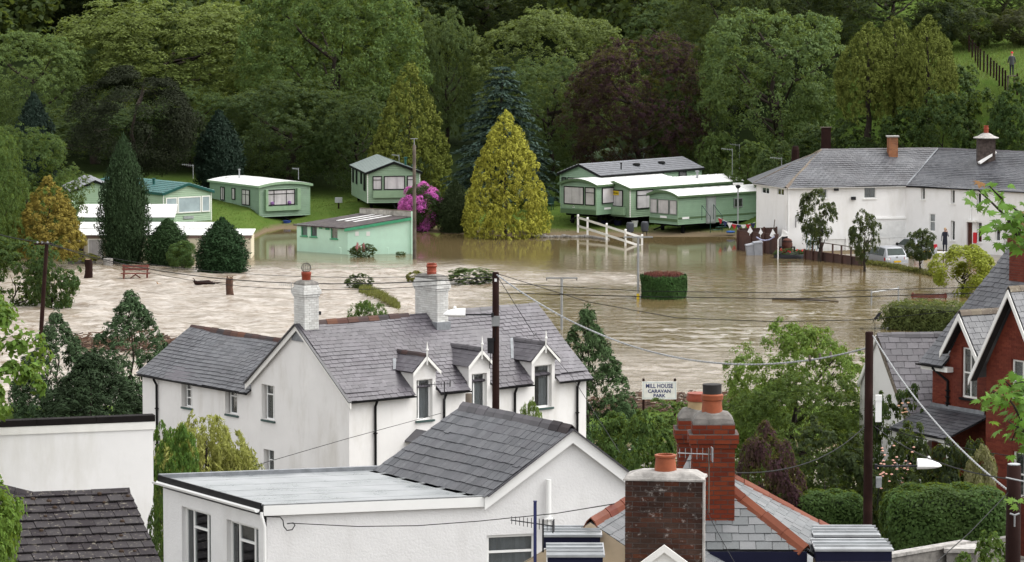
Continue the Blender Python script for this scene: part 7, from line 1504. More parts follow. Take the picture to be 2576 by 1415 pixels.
# ------------------------------------------------------------------ bins, barrel, poles and flags round the flooded garden
for u0, u1, v0, v1, lab, tilt in ((1878, 1899, 617, 640, 'left grey wheelie bin tilting in the flood before the brown fence', .1), (1896, 1918, 611, 640, 'right grey wheelie bin leaning before the brown fence', .06)):
    a, b = gp(u0, v1 + 2), gp(u1, v1 + 2); zt = dp(u0, v0, a.y).z; t = thing('wheelie_bin', lab, 'bin', (a + b) / 2, 0, 'grey bins'); w_ = b.x - a.x
    gb = M.setdefault('bin_grey', plain('bin_grey', (.27, .28, .31), .5)); o = MB().hexa([(-w_ / 2 * .85, -.25, -.5), (w_ / 2 * .85, -.25, -.5), (w_ / 2 * .85, .25, -.5), (-w_ / 2 * .85, .25, -.5), (-w_ / 2, -.3, zt), (w_ / 2, -.3, zt), (w_ / 2, .3, zt), (-w_ / 2, .3, zt)]).build('body', gb, t); l = MB().hexa([(-w_ / 2 - .03, -.34, zt + .003), (w_ / 2 + .03, -.34, zt + .003), (w_ / 2 + .03, .34, zt + .003), (-w_ / 2 - .03, .34, zt + .003), (-w_ / 2, -.3, zt + .07), (w_ / 2, -.3, zt + .12), (w_ / 2, .3, zt + .12), (-w_ / 2, .3, zt + .07)]).build('lid', gb, t); t.rotation_euler = (0, -tilt, .1)
q = gp(1984, 642); t = thing('barrel_seat', 'brown barrel seat with a black bench behind the flowers', 'seat', (q.x, q.y + 1.5, .1), 0); MB().lathe([(.3, 0), (.38, .3), (.38, .55), (.3, .85), (.1, .95)], 14).build('barrel', M['timber_red'], t, True)
for z in (.15, .7): MB().lathe([(.355, 0), (.37, .05)], 14, (0, 0, z)).build('hoop', M['metal_dark'], t)
MB().box(-.55, .55, -.3, .2, .3, .36).build('bench_seat', M['metal_dark'], t); MB().box(-.35, .05, .3, .4, .4, 1.25).build('back_board', M['metal_dark'], t)
for x in (-.5, .5): MB().box(x - .05, x + .05, -.25, .15, -.4, .3).build('leg', M['metal_dark'], t)
q = gp(1990, 648); t = thing('flower_trough', 'tyre-edged flower bed with red flowers at the water edge', 'planter', q, 0); MB().lathe([(1.15, -.2), (1.2, .1), (1.1, .28), (.9, .2)], 18).build('rim', M['metal_dark'], t, True); o = obj('foliage', proto('shrub_3')[0], t); o.scale = (2.2, 1.8, .55); o.color = (.05, .09, .025, 1)
rb = MB(); random.seed(2)
for i in range(26): a = random.uniform(0, 6.28); r = random.uniform(.2, 1.1); rb.lathe([(.01, -.04), (.06, 0), (.05, .04), (.01, .06)], 6, (r * math.cos(a), r * math.sin(a) * .8, random.uniform(.35, .5)))
o = rb.build('flowers', plain('flower_red', (.5, .02, .03), .6), t); o['kind'] = 'stuff'
q = gp(206, 664); t = thing('flower_trough', 'stone-edged bed of yellow flowers at the left beside the dark stump', 'planter', q, 0); MB().box(-.9, .9, -.3, .3, -.3, .22).build('trough', M['cement_dark'], t); o = obj('foliage', proto('shrub_3')[0], t); o.scale = (2.1, 1.0, .75); o.color = (.3, .3, .03, 1)
q = gp(272, 668); tub('square grey tub beside the tall cypress at the left', 272, 668, 0, [(.3, -.3), (.34, .45), (.3, .46)], M['cement'])
q = gp(1957, 652); t = thing_w('white_post', 'white pipe post with a ragged flag at the end of the brown fence', 'post', q); zt = dp(0, 600, q.y).z; MB().tube([q - Z * .3, V(q.x, q.y, zt - .1), V(q.x + .08, q.y, zt), V(q.x + .35, q.y, zt + .2)], .045, 8).build('pipe', M['lamp_white'], t); MB().prism([V(q.x + .2, q.y, zt + .1), V(q.x + .8, q.y + .05, zt + .15), V(q.x + .65, q.y + .1, zt + .5), V(q.x + .3, q.y, zt + .62)], None, (0, .02, 0)).build('flag', M['lamp_white'], t)
def flag(label, u, v, y, s=1): q = dp(u, v, y); t = thing_w('small_flag', label, 'flag', q - Z * .5, 'white flags on the fence'); MB().tube([q - Z * .5, q + Z * .15], .018, 5).build('stick', M['lamp_white'], t); MB().prism([q + V(.02, 0, .15) * s, q + V(-.16, 0, -.25) * s, q + V(.05, 0, -.4) * s, q + V(.22, 0, -.2) * s], None, (0, .015, 0)).build('cloth', M['lamp_white'], t)
flag('left of three white flags on the brown panel fence', 1886, 575, 264.6); flag('middle of three white flags on the brown panel fence', 1913, 580, 263.4, .8); flag('right and largest of three white flags on the brown panel fence', 1943, 583, 262.6, 1.2)
b0, b1 = dp(1903, 597, 262.8), dp(1948, 596, 262.2); t = thing_w('tinsel_garland', 'blue and white garland hanging on the brown fence', 'garland', b0); MB().tube([b0 + (b1 - b0) * (i / 8) - Z * (.35 * 4 * (i / 8) * (1 - i / 8)) * .7 for i in range(9)], .05, 6).build('garland', plain('tinsel', (.35, .36, .5), .4, .6, 12), t)
for i, (u, lab) in enumerate(((2037, 'leftmost'), (2043, 'second'), (2049, 'third'), (2056, 'rightmost'))):
    a = gp(u - 5 + i * 2, 640); tag(MB().tube([a + V(0, 1, 0), dp(u - 6 + i * 4, 584 - i * 2, a.y + .6)], .035, 6).build('blue_pole_prop', plain('prop_blue', (.3, .42, .5), .4), None), lab + ' of four pale blue poles leaning on the white wall', 'pole', 'blue poles against the wall')
q = gp(2063, 648); zt = dp(0, 592, q.y).z; t = thing_w('garden_sign', 'dark square sign on a thin black post before the white wall', 'sign', q); MB().tube([q - Z * .2, V(q.x, q.y, zt)], .03, 6).build('post', M['metal_dark'], t); MB().box(q.x - .28, q.x + .22, q.y - .06, q.y, zt - .05, zt + .5).build('board', M['metal_dark'], t); MB().box(q.x - .32, q.x + .26, q.y + .003, q.y + .03, zt - .08, zt + .54).build('frame', M['lamp_white'], t)
q = dp(2246 - 0, 616, 258); q = dp(2084 + 0, 0, 258); a = pn(2084 - 1, 597, P0, d1)
q = pn(2072 + 12, 0, P0, d1); q = dp(2081 + 165, 595, 260.0)
q = pn(1996, 645, P0, d1); a = pn(1946, 618, PM, dM) + nM * .4; tag(MB().tube([gp(1940, 634) , dp(1949, 553, 264.2)], .03, 6).build('broom_handle', M['timber_grey'], None), 'long wooden broom handle leaning on the white end wall', 'broom')
# bunting on the nearest caravan
bt = MB(); cols = [plain('bunting_red', (.45, .03, .04), .7), plain('bunting_navy', (.03, .035, .1), .7), M['lamp_white']]; a, b = dp(1807, 547, 278), dp(1900, 560, 275); t = thing_w('bunting', 'string of small red, blue and white bunting along the nearest right caravan', 'bunting', a)
sag_ = lambda f: a + (b - a) * f - Z * (.35 * 4 * f * (1 - f)); MB().tube([sag_(i / 12) for i in range(13)], .012, 5).build('string', M['lamp_white'], t)
for i in range(8): f = (i + .5) / 8; q = sag_(f); MB().prism([q + V(-.2, 0, 0), q + V(.2, 0, 0), q + V(0, 0, -.42)], None, (0, .01, 0)).build('pennant', cols[i % 3], t)
# caravan steps
q = gp(1790, 586, .3); t = thing_w('caravan_steps', 'dark green metal steps with handrail at the caravan door', 'steps', q); g = M['chair_green']
for k in range(3): MB().obox(q + V(.2 + .3 * k, -.2 + .28 * k, .18 + .18 * k), V(.7, .6, 0), V(-.2, .24, 0), Z * .05).build('step', g, t)
for dx, dy in ((0, 0), (.9, .75)): MB().tube([q + V(dx - .1, dy - .2, 0), q + V(dx - .1, dy - .2, 1.2)], .025, 6).tube([q + V(dx - .7, dy + .4, .9), q + V(dx - .7, dy + .4, 2.0)], .025, 6).tube([q + V(dx - .1, dy - .2, 1.2), q + V(dx - .7, dy + .4, 2.0)], .025, 6).build('handrail', g, t)
q = gp(1838, 586, .25); tag(MB().lathe([(.3, 0), (.35, .1), (.1, .14)], 12, q).build('plastic_tray', plain('lid_blue', (.03, .12, .4), .4), None), 'blue plastic tray lying under the nearest right caravan', 'tray')
# ------------------------------------------------------------------ cars in the flood
def car(label, u, v, rz, z0, roofz, W=1.76, name='hatchback_car', lights='round', notch=False):
    p = gp(u, v); t = thing(name, label, 'car', (p.x, p.y, z0), math.radians(rz), 'silver cars in the flood'); k = roofz / 1.58
    paint = M.setdefault('car_silver', plain('car_silver', (.3, .31, .33), .3, .03, 1.0, metal=.2)); gl = M.setdefault('car_glass', plain('car_glass', (.025, .038, .034), .25, .3, 1.5, spec=.12)); blk = M['dark_trim']
    # stations: y, half width at sill, belt half width, belt z, roof half width, roof z
    st = [(-.03, .74, .78, .62, .74, .66), (.02, .8, .85, .9, .78, .95), (.07, .82, .87, .96, .74, 1.02), (.3, .84, .88, .97, .66, 1.36), (.48, .84, .88, .97, .6, 1.53), (.7, .85, .88, .97, .6, 1.58), (1.5, .86, .88, .96, .62, 1.6), (2.4, .86, .88, .95, .6, 1.52), (3.15, .86, .87, .94, .72, 1.0), (3.9, .82, .83, .82, .66, .86), (4.2, .7, .72, .6, .6, .66)]
    mb = MB(); n = 10
    for y, ws, wb, zb, wr, zr in st:
        zr *= k; zb *= min(1, k + .03)
        for x, z in ((-ws, .22), (-wb, .45), (-wb, zb), (-wr - .02, zr - .06 if zr - zb > .2 else zr - .01), (-wr * .8, zr), (wr * .8, zr), (wr + .02, zr - .06 if zr - zb > .2 else zr - .01), (wb, zb), (wb, .45), (ws, .22)): mb.v.append((x * W / 1.76, y, z))
    for i in range(len(st) - 1):
        for j in range(n): mb.f.append((i * n + j, i * n + (j + 1) % n, (i + 1) * n + (j + 1) % n, (i + 1) * n + j))
    mb.f += [tuple(range(n)), tuple(range((len(st) - 1) * n, len(st) * n))]; body = mb.build('body', paint, t, True)
    def pane(name, q, mat, par=t): c = [Vector(a) for a in q]; nn = (c[1] - c[0]).cross(c[2] - c[0]).normalized() * .02; return MB().prism([a - nn for a in c], None, nn * 2).build(name, mat, par)
    rz_ = lambda y: [s for s in st if abs(s[0] - y) < 1e-6][0]
    b = min(1, k + .03); X = W / 1.76
    pane('rear_window', [(-.66 * X, .095, 1.06 * k), (.66 * X, .095, 1.06 * k), (.56 * X, .405, 1.47 * k), (-.56 * X, .405, 1.47 * k)], gl); 
    for s in (-1, 1):
        pane('side_window', [(s * .865 * X, .42, 1.01 * b), (s * .865 * X, 1.4, 1.0 * b), (s * .65 * X, 1.35, 1.49 * k), (s * .645 * X, .62, 1.46 * k)], gl); pane('side_window', [(s * .865 * X, 1.48, 1.0 * b), (s * .865 * X, 2.85, .99 * b), (s * .655 * X, 2.3, 1.44 * k), (s * .65 * X, 1.43, 1.49 * k)], gl)
        MB().lathe([(.02, -.1), (.09, -.06), (.1, .05), (.03, .1)], 8, (s * .98 * X, 2.75, 1.02 * b)).build('mirror', paint if lights == 'round' else blk, t, True)
        x0, x1 = (.52, .88) if lights == 'round' else (.58, .88); z0_, z1_ = (.72, .92) if lights == 'round' else (.84, 1.12)
        l = MB().hexa([(s * x0 * X, -.02, z0_), (s * x1 * X, .06, z0_), (s * x1 * X, .25, z0_), (s * x0 * X, .25, z0_), (s * x0 * X, -.0, z1_), (s * x1 * X, .08, z1_), (s * x1 * X, .25, z1_), (s * x0 * X, .25, z1_)]).build('tail_light', M.setdefault('tail_red', plain('tail_red', (.35, .01, .02), .15)), t)
        if lights == 'round':
            for xx in (.62, .78): MB().lathe([(.07, 0), (.07, .012), (.035, .014), (.035, .004)], 12).build('light_ring', M['lamp_white'], l).matrix_basis = frame(V(s * xx * X, -.02 + (xx - .6) * .14, .82), V(1, 0, 0), V(0, 0, 1), V(0, -1, 0))
        for y in (.75, 3.3): MB().lathe([(.28, -.1), (.32, -.06), (.32, .06), (.28, .1)], 16).build('wheel', blk, t).matrix_basis = frame(V(s * .8 * X, y, .31), V(0, 1, 0), V(0, 0, 1), V(1, 0, 0))
    pl = MB().box(-.26, .26, -.075, -.045, .58, .7).build('number_plate', plain('plate_yellow', (.62, .4, .02), .4) if 'plate_yellow' not in M else M['plate_yellow'], t); M['plate_yellow'] = pl.data.materials[0]
    MB().lathe([(.075, 0), (.075, .012), (.055, .014), (.05, .008)], 14).build('badge', M['metal_grey'], t).matrix_basis = frame(V(0, -.0 + .012, .93), V(1, 0, 0), V(0, 0, 1), V(0, -1, 0)); text('VW', .06, M['metal_pale'], t, (0, -.008, .93))
    MB().hexa([(-.7 * X, -.09, .4), (.7 * X, -.09, .4), (.7 * X, .1, .4), (-.7 * X, .1, .4), (-.76 * X, -.06, .56), (.76 * X, -.06, .56), (.76 * X, .1, .56), (-.76 * X, .1, .56)]).build('bumper', paint, t); MB().beam((.1, .1, 1.09 * k), (.42, .16, 1.12 * k), .02, .02).build('wiper', blk, t)
    return t
car('silver hatchback sunk to its number plate in the flood, nearer of two cars', 2257, 663, 20, -.52, 1.6); car('silver hatchback half hidden behind the small tree, farther of two cars', 2331, 645, 20, -.32, 1.48, 1.7, lights='square')
# ------------------------------------------------------------------ people
def person(label, loc, rz, H, pose, mats, split, extra=None):
    """one continuous skinned body; split: list of (test on joint-space z, material index)"""
    t = thing('person', label, 'person', loc, rz); J, Ed, R = pose; me = bpy.data.meshes.new('body'); me.from_pydata([tuple(Vector(j) * H) for j in J], Ed, []); o = bpy.data.objects.new('body', me); COL.objects.link(o)
    m1 = o.modifiers.new('skin', 'SKIN'); sv = me.skin_vertices[0].data
    for i, r in enumerate(R): sv[i].radius = (r[0] * H, r[1] * H) if isinstance(r, tuple) else (r * H, r * H)
    sv[0].use_root = True; m2 = o.modifiers.new('sub', 'SUBSURF'); m2.levels = m2.render_levels = 2
    dg_ = bpy.context.evaluated_depsgraph_get(); nm = bpy.data.meshes.new_from_object(o.evaluated_get(dg_)); bpy.data.objects.remove(o); nm.materials.clear()
    for m_ in mats: nm.materials.append(m_)
    for p in nm.polygons: p.use_smooth = True; p.material_index = split(p.center / H)
    body = obj('body', nm, t)
    if extra: extra(t, H)
    return t
SK = M.setdefault('skin', plain('skin', (.45, .26, .19), .6)); 
def std_pose(armR, armL, stepy=0.0):
    J = [(0, 0, .53), (0, 0, .62), (0, 0, .73), (0, .005, .81), (0, 0, .86), (0, -.008, .91), (0, -.005, .965)]; E_ = [(0, 1), (1, 2), (2, 3), (3, 4), (4, 5), (5, 6)]; R = [(.085, .06), (.08, .055), (.095, .06), (.05, .045), .032, (.043, .05), (.035, .042)]
    for s, arm in ((1, armR), (-1, armL)):
        b = len(J); J += [(s * .1, 0, .785), *arm]; E_ += [(3, b)] + [(b + i, b + i + 1) for i in range(len(arm))]; R += [.038, .03, .024, .02, .014][:len(arm) + 1]
        b = len(J); J += [(s * .05, 0, .49), (s * .055, -.01 + stepy * s * .3, .27), (s * .055, .01 + stepy * s, .05), (s * .058, -.06 + stepy * s, .018)]; E_ += [(0, b), (b, b + 1), (b + 1, b + 2), (b + 2, b + 3)]; R += [.058, .04, .028, .024]
    return J, E_, R
coat = plain('coat_navy', (.02, .022, .035), .8); jacket = plain('jacket_grey', (.06, .065, .068), .8); trous = plain('trousers_dark', (.018, .02, .03), .85); hairm = plain('hair_blonde', (.4, .28, .15), .8); redcap = plain('cap_red', (.6, .03, .04), .6); sleeve = plain('sleeve_grey', (.25, .25, .28), .8)
def face(t, H, hair):
    MB().lathe([(.01, -.012), (.012, 0), (.004, .012)], 6, V(0, -.058, .905) * H).build('nose', SK, t)
    for s in (-1, 1): MB().lathe([(.002, -.008), (.009, 0), (.002, .008)], 6, V(s * .018, -.05, .925) * H).build('eye', M['dark_trim'], t)
def ex1(t, H):
    face(t, H, hairm); MB().lathe([(.045, .9), (.056, .93), (.052, .97), (.035, 1.0), (.008, 1.01)], 12, (0, .012 * H, 0)).build('hair', hairm, t, True).scale = (H, H, H)
    MB().lathe([(.11, .3), (.1, .45), (.092, .55), (.088, .62), (.11, .74), (.095, .8), (.04, .825)], 14).build('long_coat', coat, t, True).scale = (H, H * .72, H); MB().box(.055 * H, .075 * H, -.05 * H, -.02 * H, .88 * H, .95 * H).build('phone', M['dark_trim'], t)
q = dp(2377, 634, 262.2); MB_step = MB().box(q.x - .7, q.x + .7, q.y - .5, q.y + .6, -.5, q.z - .01).build('door_step', M['render_bright'], wh); person('person in a long navy coat, phone held to the ear, by the white house', q, math.radians(-15), 1.68, std_pose([(.155, -.02, .64), (.12, -.1, .75), (.085, -.055, .88), (.075, -.045, .93)], [(-.14, .0, .63), (-.14, -.04, .5), (-.13, -.06, .44)]), [coat, SK, sleeve], lambda c: 1 if (c.z > .835) else (2 if abs(c.x) > .115 and c.z < .8 else 0), ex1)
def ex2(t, H):
    MB().lathe([(.05, .94), (.053, .97), (.04, 1.005), (.01, 1.015)], 12).build('cap', redcap, t, True).scale = (H, H, H); MB().box(-.035 * H, .035 * H, -.095 * H, -.03 * H, .945 * H, .955 * H).build('cap_peak', redcap, t); face(t, H, hairm)
    MB().lathe([(.1, .45), (.105, .5), (.1, .6), (.112, .72), (.1, .79), (.045, .83)], 14).build('jacket', jacket, t, True).scale = (H, H * .7, H)
q = dp(2545, 190, 285); HP = V(q.x, 285, q.z)
person('person in grey jacket and red cap seen from behind at the field fence', HP, math.pi, 1.76, std_pose([(.145, -.02, .65), (.15, -.06, .53), (.13, -.1, .5)], [(-.145, -.02, .65), (-.15, -.06, .53), (-.13, -.1, .5)]), [jacket, SK, trous], lambda c: 2 if c.z < .47 else (1 if c.z > .84 or (abs(c.x) > .12 and c.z < .54) else 0), ex2)
t = thing_w('fence_stile', 'wooden step stile under the person in the red cap', 'stile', HP - Z * .95); MB().box(HP.x - .35, HP.x + .35, HP.y - .2, HP.y + .2, HP.z - .07, HP.z - .005).build('step', M['timber_grey'], t)
for x in (-.28, .22): MB().box(HP.x + x - .06, HP.x + x + .06, HP.y - .1, HP.y + .1, HP.z - 1.2, HP.z - .07).build('leg', M['timber_grey'], t)
# field fence
t = thing_w('field_fence', 'row of dark posts with wire climbing the grass field at the upper right', 'fence', HP)
fpts = [(2438, 112, 306), (2446, 124, 303), (2454, 134, 300), (2460, 142, 297), (2466, 148, 295), (2475, 153, 293), (2484, 162, 291.5), (2492, 170, 290), (2500, 178, 288.5), (2507, 184, 287.5), (2514, 190, 286.5), (2522, 196, 286), (2529, 202, 285.5), (2559, 210, 284), (2569, 226, 283.5)]; tp = []
for u, v, y in fpts:
    q = dp(u, v, y); z = q.z; top = 1.0; MB().box(q.x - .06, q.x + .06, q.y - .06, q.y + .06, z - .9, z + .75).build('post', M['timber_dark'], t); tp.append(V(q.x, q.y, z + .6))
for dz in (0, .35, .7):
    for a, b in zip(tp[:-1], tp[1:]): MB().tube([a - Z * dz, b - Z * dz], .012, 4).build('wire', M['metal_dark'], t)
# dark timber post by the hip roof, old stump posts on the slope
q = dp(2078, 372, 272); z0 = q.z - .3; t = thing_w('timber_hatch', 'tall dark timber board standing on the slope behind the hipped roof', 'board', q); MB().box(q.x - .35, q.x + .35, 272, 272.15, q.z - .8, dp(0, 322, 272).z).build('board', M['timber_dark'], t); MB().box(q.x - .4, q.x + .4, 271.95, 272.2, dp(0, 322, 272).z, dp(0, 321, 272).z + .03).build('cap', M['timber_grey'], t)
q = dp(2001, 380, 275); t = thing_w('tree_stump', 'ragged dark stump on the rough slope left of the hipped roof', 'stump', q, 'stumps on the slope'); MB().tube([q - Z * .8, q + Z * .1, q + Z * .35], [.32, .27, .2], 9).build('trunk', M['timber_dark'], t)
# second bench half sunk near the clipped hedge
q = gp(2337, 752); t = thing('park_bench', 'dark red bench top just above the water beside the clipped hedge', 'bench', (q.x, q.y, -.45), math.radians(-8))
for z in (.5, .62): MB().box(-1.1, 1.1, .1, .16, z, z + .1).build('back_slat', M['bench_red'], t)
for x in (-1.0, 1.0): MB().box(x - .05, x + .05, .161, .24, -.2, .8).build('leg', M['bench_red'], t)
# low scaffold rail by the hedge
t = thing_w('pipe_rail', 'thin grey pipe rail standing in the water beside the clipped hedge', 'rail', gp(2290, 775)); a, b, c_ = gp(2192, 767), gp(2260, 758), gp(2370, 790)
for p in (a, b): MB().tube([p - Z * .3, p + Z * .9], .05, 6).build('upright', M['metal_grey'], t)
MB().tube([a + Z * .75, b + Z * .78], .04, 6).build('rail', M['metal_grey'], t)
# debris left on the near bank
random.seed(14); RN = np.random.default_rng(8); m_deb = piece_mat('debris', [(.05, .025, .018), (.11, .055, .035), (.18, .1, .06), (.07, .04, .03), (.3, .22, .15)], .9); mb = MB()
for i in range(1500):
    u = random.uniform(1480, 1880); f = random.random(); v = 985 + 75 * f + (12 if u < 1600 else 0); q = gp(u, v, .1); q.z = max(.02, tz(q.x, q.y)) + random.uniform(0, .12); a = random.gauss(0, .5); l = random.uniform(.15, .8) * random.random() + .08; r = random.uniform(.01, .035)
    mb.beam(q - V(math.cos(a) * l / 2, math.sin(a) * l / 2, 0), q + V(math.cos(a) * l / 2, math.sin(a) * l / 2, random.uniform(-.08, .1)), r * 2, r * 2)
o = mb.build('flood_debris', m_deb); tag(o, 'brown drift of twigs and flood debris on the near bank below the sign', 'debris', kind='stuff')
mb = MB()
for i in range(420):
    u = random.uniform(190, 470); v = 868 + random.gauss(0, 9) + (u - 330) * .02; q = gp(u, v, .25); q.z = random.uniform(.0, .5); a = random.gauss(0, .6); l = random.uniform(.2, 1.4) * random.random() + .1; r = random.uniform(.012, .05)
    mb.beam(q - V(math.cos(a) * l / 2, math.sin(a) * l / 2, 0), q + V(math.cos(a) * l / 2, math.sin(a) * l / 2, random.uniform(-.2, .25)), r * 2, r * 2)
o = mb.build('flood_debris', m_deb); tag(o, 'dark heap of branches caught behind the left conifers', 'debris', kind='stuff')
for u0, v0, u1, v1, lab in ((1668, 1018, 1700, 1030, 'thick dark log lying on the debris under the sign'), (1720, 998, 1790, 996, 'pale plank on the debris right of the sign')):
    a, b = gp(u0, v0, .6), gp(u1, v1, .6); tag(MB().tube([a, (a + b) / 2, b], [.09, .1, .07], 8).build('stranded_log', M['timber_grey'], None, True), lab, 'log')
q = gp(1795, 1003, .55); tag(MB().lathe([(.1, 0), (.35, .05), (.45, .12), (.3, .2), (.05, .22)], 10).build('orange_bag', plain('bag_orange', (.6, .08, .03), .5), None, True), 'bright orange-red plastic float on the debris right of the sign', 'float').location = q
# ------------------------------------------------------------------ planting
DK, MD, LT, YG = (.022, .042, .012), (.04, .075, .018), (.075, .12, .026), (.1, .14, .025)
FG_ = 'trees on the wooded hillside'
for a in (
 ('broad pale green oak on the left hillside, widest crown of the left half', 'oak_1', 150, 700, 5, 330, (0.137, 0.183, 0.038)), ('light green tree at the far left behind the drooping tree', 'dome_1', -60, 230, 85, 322, (0.109, 0.171, 0.045)),
 ('tall dark green tree left of the golden conifer, top cut by the frame', 'oak_2', 620, 1060, -60, 318, (0.080, 0.139, 0.032)), ('mid green rounded tree between the tall dark tree and the pale dome', 'dome_2', 1030, 1215, 38, 330, (0.080, 0.123, 0.038)),
 ('big pale green dome-shaped tree in the middle of the hillside', 'dome_3', 1180, 1600, 40, 328, (0.126, 0.171, 0.045)), ('dark green tree below the pale dome, behind the blue-green spruce', 'oak_3', 1250, 1520, 160, 312, (0.063, 0.106, 0.032)),
 ('mid green tree with open crown and visible trunk on the right hillside', 'loose_1', 1760, 2150, 18, 300, (0.091, 0.147, 0.042)), ('dark tree at the top edge above the pale dome', 'oak_1', 1380, 1800, -110, 372, (0.042, 0.064, 0.020)),
 ('dark tree at the top edge left of the pale dome', 'oak_2', 1020, 1420, -110, 376, (0.042, 0.064, 0.020)), ('dark leafy tree at the top edge above the golden trio', 'oak_3', 2040, 2440, -90, 313, (0.042, 0.066, 0.026)), ('dark tree at the top left corner', 'oak_3', -80, 300, -110, 380, (0.040, 0.066, 0.022)),
 ('mid green tree behind the copper beech, to its upper right', 'dome_1', 1560, 1850, 5, 345, (0.063, 0.106, 0.034)), ('dark green tree at the top centre between tall tree and dome', 'dome_2', 800, 1180, -90, 372, (0.039, 0.065, 0.022)), ('dark green tree at the top edge above the broad oak', 'dome_3', 300, 720, -130, 385, (0.048, 0.081, 0.026)),
 ('shaded green tree low behind the white-roofed caravan', 'oak_3', 560, 900, 215, 308, (0.048, 0.081, 0.026)), ('shaded green tree low behind the dark pine', 'oak_1', 60, 420, 260, 312, (0.042, 0.073, 0.022)), ('shaded green tree behind the tall cypress and the small dark cypress', 'oak_2', 330, 620, 230, 311, (0.048, 0.086, 0.024)), ('leafy shaded tree low between the golden conifer and the tall tree', 'dome_2', 780, 1010, 235, 305, (0.048, 0.081, 0.026)),
 ('dark green crown behind the open-crowned tree, upper left of it', 'oak_2', 1690, 1990, -70, 318, (0.053, 0.081, 0.024)), ('dark green crown behind the open-crowned tree, upper right of it', 'dome_2', 1930, 2200, -80, 322, (0.048, 0.073, 0.024)),
 ('green tree at the right of the copper beech, lower crown', 'dome_3', 1640, 1830, 190, 306, (0.080, 0.130, 0.038))):
    tree_px('hillside_tree', a[0], a[1], a[2], a[3], a[4], a[5], a[6], group=FG_)
# far wood above: one mass
random.seed(31); vs = []; fs = []; off = 0; base_v = np.empty(len(proto('dome_1')[0].vertices) * 3, np.float32); proto('dome_1')[0].vertices.foreach_get('co', base_v); base_v = base_v.reshape(-1, 3); sel = RNG.permutation(len(base_v) // 4)[:3700]; bq = base_v.reshape(-1, 4, 3)[sel] ; ctr_ = bq.mean(1, keepdims=True); bq = (bq - ctr_) * 3.6 + ctr_
for i in range(64):
    x = random.uniform(-95, 95); y = random.uniform(338, 440); W = random.uniform(11, 17); H_ = random.uniform(11, 16); a = random.uniform(0, 6.28); R = np.array([[math.cos(a), -math.sin(a), 0], [math.sin(a), math.cos(a), 0], [0, 0, 1]])
    if 1288 + 9500 * x / y > 2330 and y < 335: continue
    q = bq.reshape(-1, 3) @ R.T * np.array([W, W, H_]) + np.array([x, y, tz(x, y) - 1.0]); vs.append(q)
v = np.concatenate(vs); o = obj('far_woodland', npmesh('far_woodland', v, np.arange(len(v)).reshape(-1, 4), M['leaf'])); o.color = (.055, .085, .022, 1); tag(o, 'dark wooded hillside closing the view behind the nearer trees', 'woodland', kind='stuff')
# named trees
tree_px('copper_beech', 'dark purple copper beech behind the right caravans', 'oak_2', 1425, 1785, 108, 303, (.034, .009, .021), group=None)
tree_px('pine_tree', 'dark brown-green pine behind the tall cypress', 'pine_1', 180, 490, 170, 296, (.019, .025, .011)); tree_px('dark_conifer', 'small dark blue-green conifer at the left behind the drooping tree', 'egg_1', 30, 140, 240, 300, (.018, .034, .024)); tree_px('dark_cypress', 'dark rounded cypress behind the white-roofed caravan', 'egg_2', 490, 612, 285, 299, (.016, .032, .02))
for u0, u1, vt, y, lab in ((2105, 2262, 72, 282, 'left'), (2170, 2335, 55, 284, 'middle'), (2255, 2410, 55, 280, 'right')): tree_px('golden_cypress', lab + ' of three golden-green cypress trees on bare trunks at the upper right', 'goldtree_%d' % (u0 % 3), u0, u1, vt, y, (.12, .15, .02), vb=345, group='three golden cypresses')
tree_px('golden_conifer', 'tall yellow-green feathery conifer behind the middle caravan', 'fluffy_2', 930, 1130, 172, 300, (.13, .155, .018)); tree_px('blue_spruce', 'large blue-green spruce with layered boughs behind the golden cypress', 'spruce_1', 1090, 1430, 165, 294, (.04, .07, .052))
tree_px('golden_cypress', 'bright golden cone-shaped cypress at the water edge in the middle', 'fluffy_1', 1172, 1374, 296, 277.5, (.3, .3, .022), vb=602); tree_px('dark_yew', 'dark green yew at the water edge left of the golden cypress', 'column_1', 1100, 1192, 455, 281, (.025, .04, .012), vb=592)
tree_px('drooping_tree', 'mid green tree with drooping leaves at the left edge', 'dome_3', -80, 208, 335, 262, (.055, .1, .024), zb=-.5); tree_px('leaning_tree', 'light green tree cut by the left edge above the bushes', 'oak_3', -150, 62, 320, 250, (.065, .12, .024), zb=-.5)
tree_px('golden_conifer', 'mustard golden conifer at the left, in front of the caravans', 'bushy_1', 36, 204, 452, 252, (.24, .19, .022), vb=650); tree_px('tall_cypress', 'tall dark columnar cypress in front of the left caravans', 'column_2', 246, 375, 345, 256, (.028, .055, .02), vb=672)
tree_px('round_conifer', 'dark rounded conifer bush right of the tall cypress', 'egg_3', 366, 478, 553, 254.5, (.025, .055, .016), vb=676); tree_px('variegated_bush', 'lighter green round bush between the two dark conifer bushes', 'ball_2', 420, 502, 608, 251.5, (.06, .12, .03), vb=686, cat='bush'); tree_px('cone_conifer', 'dark conifer bush at the corner of the cream caravan', 'egg_4', 493, 624, 553, 249, (.02, .05, .016), vb=696)
for u0, u1, vt, vb, y, k, col, lab in ((-40, 110, 610, 790, 228, 'shrub_1', (.05, .095, .022), 'leafy green bush in the flood at the left edge'), (70, 192, 620, 785, 226, 'shrub_2', (.045, .09, .024), 'loose green bush over the rapids beside the leaning pole')): tree_px('flooded_bush', lab, k, u0, u1, vt, y, col, vb=vb, cat='bush')
tree_px('rhododendron', 'magenta flowering rhododendron behind the pole and mint green block', 'ball_3', 1003, 1118, 464, 282, (.6, .1, .48), vb=580, cat='bush')
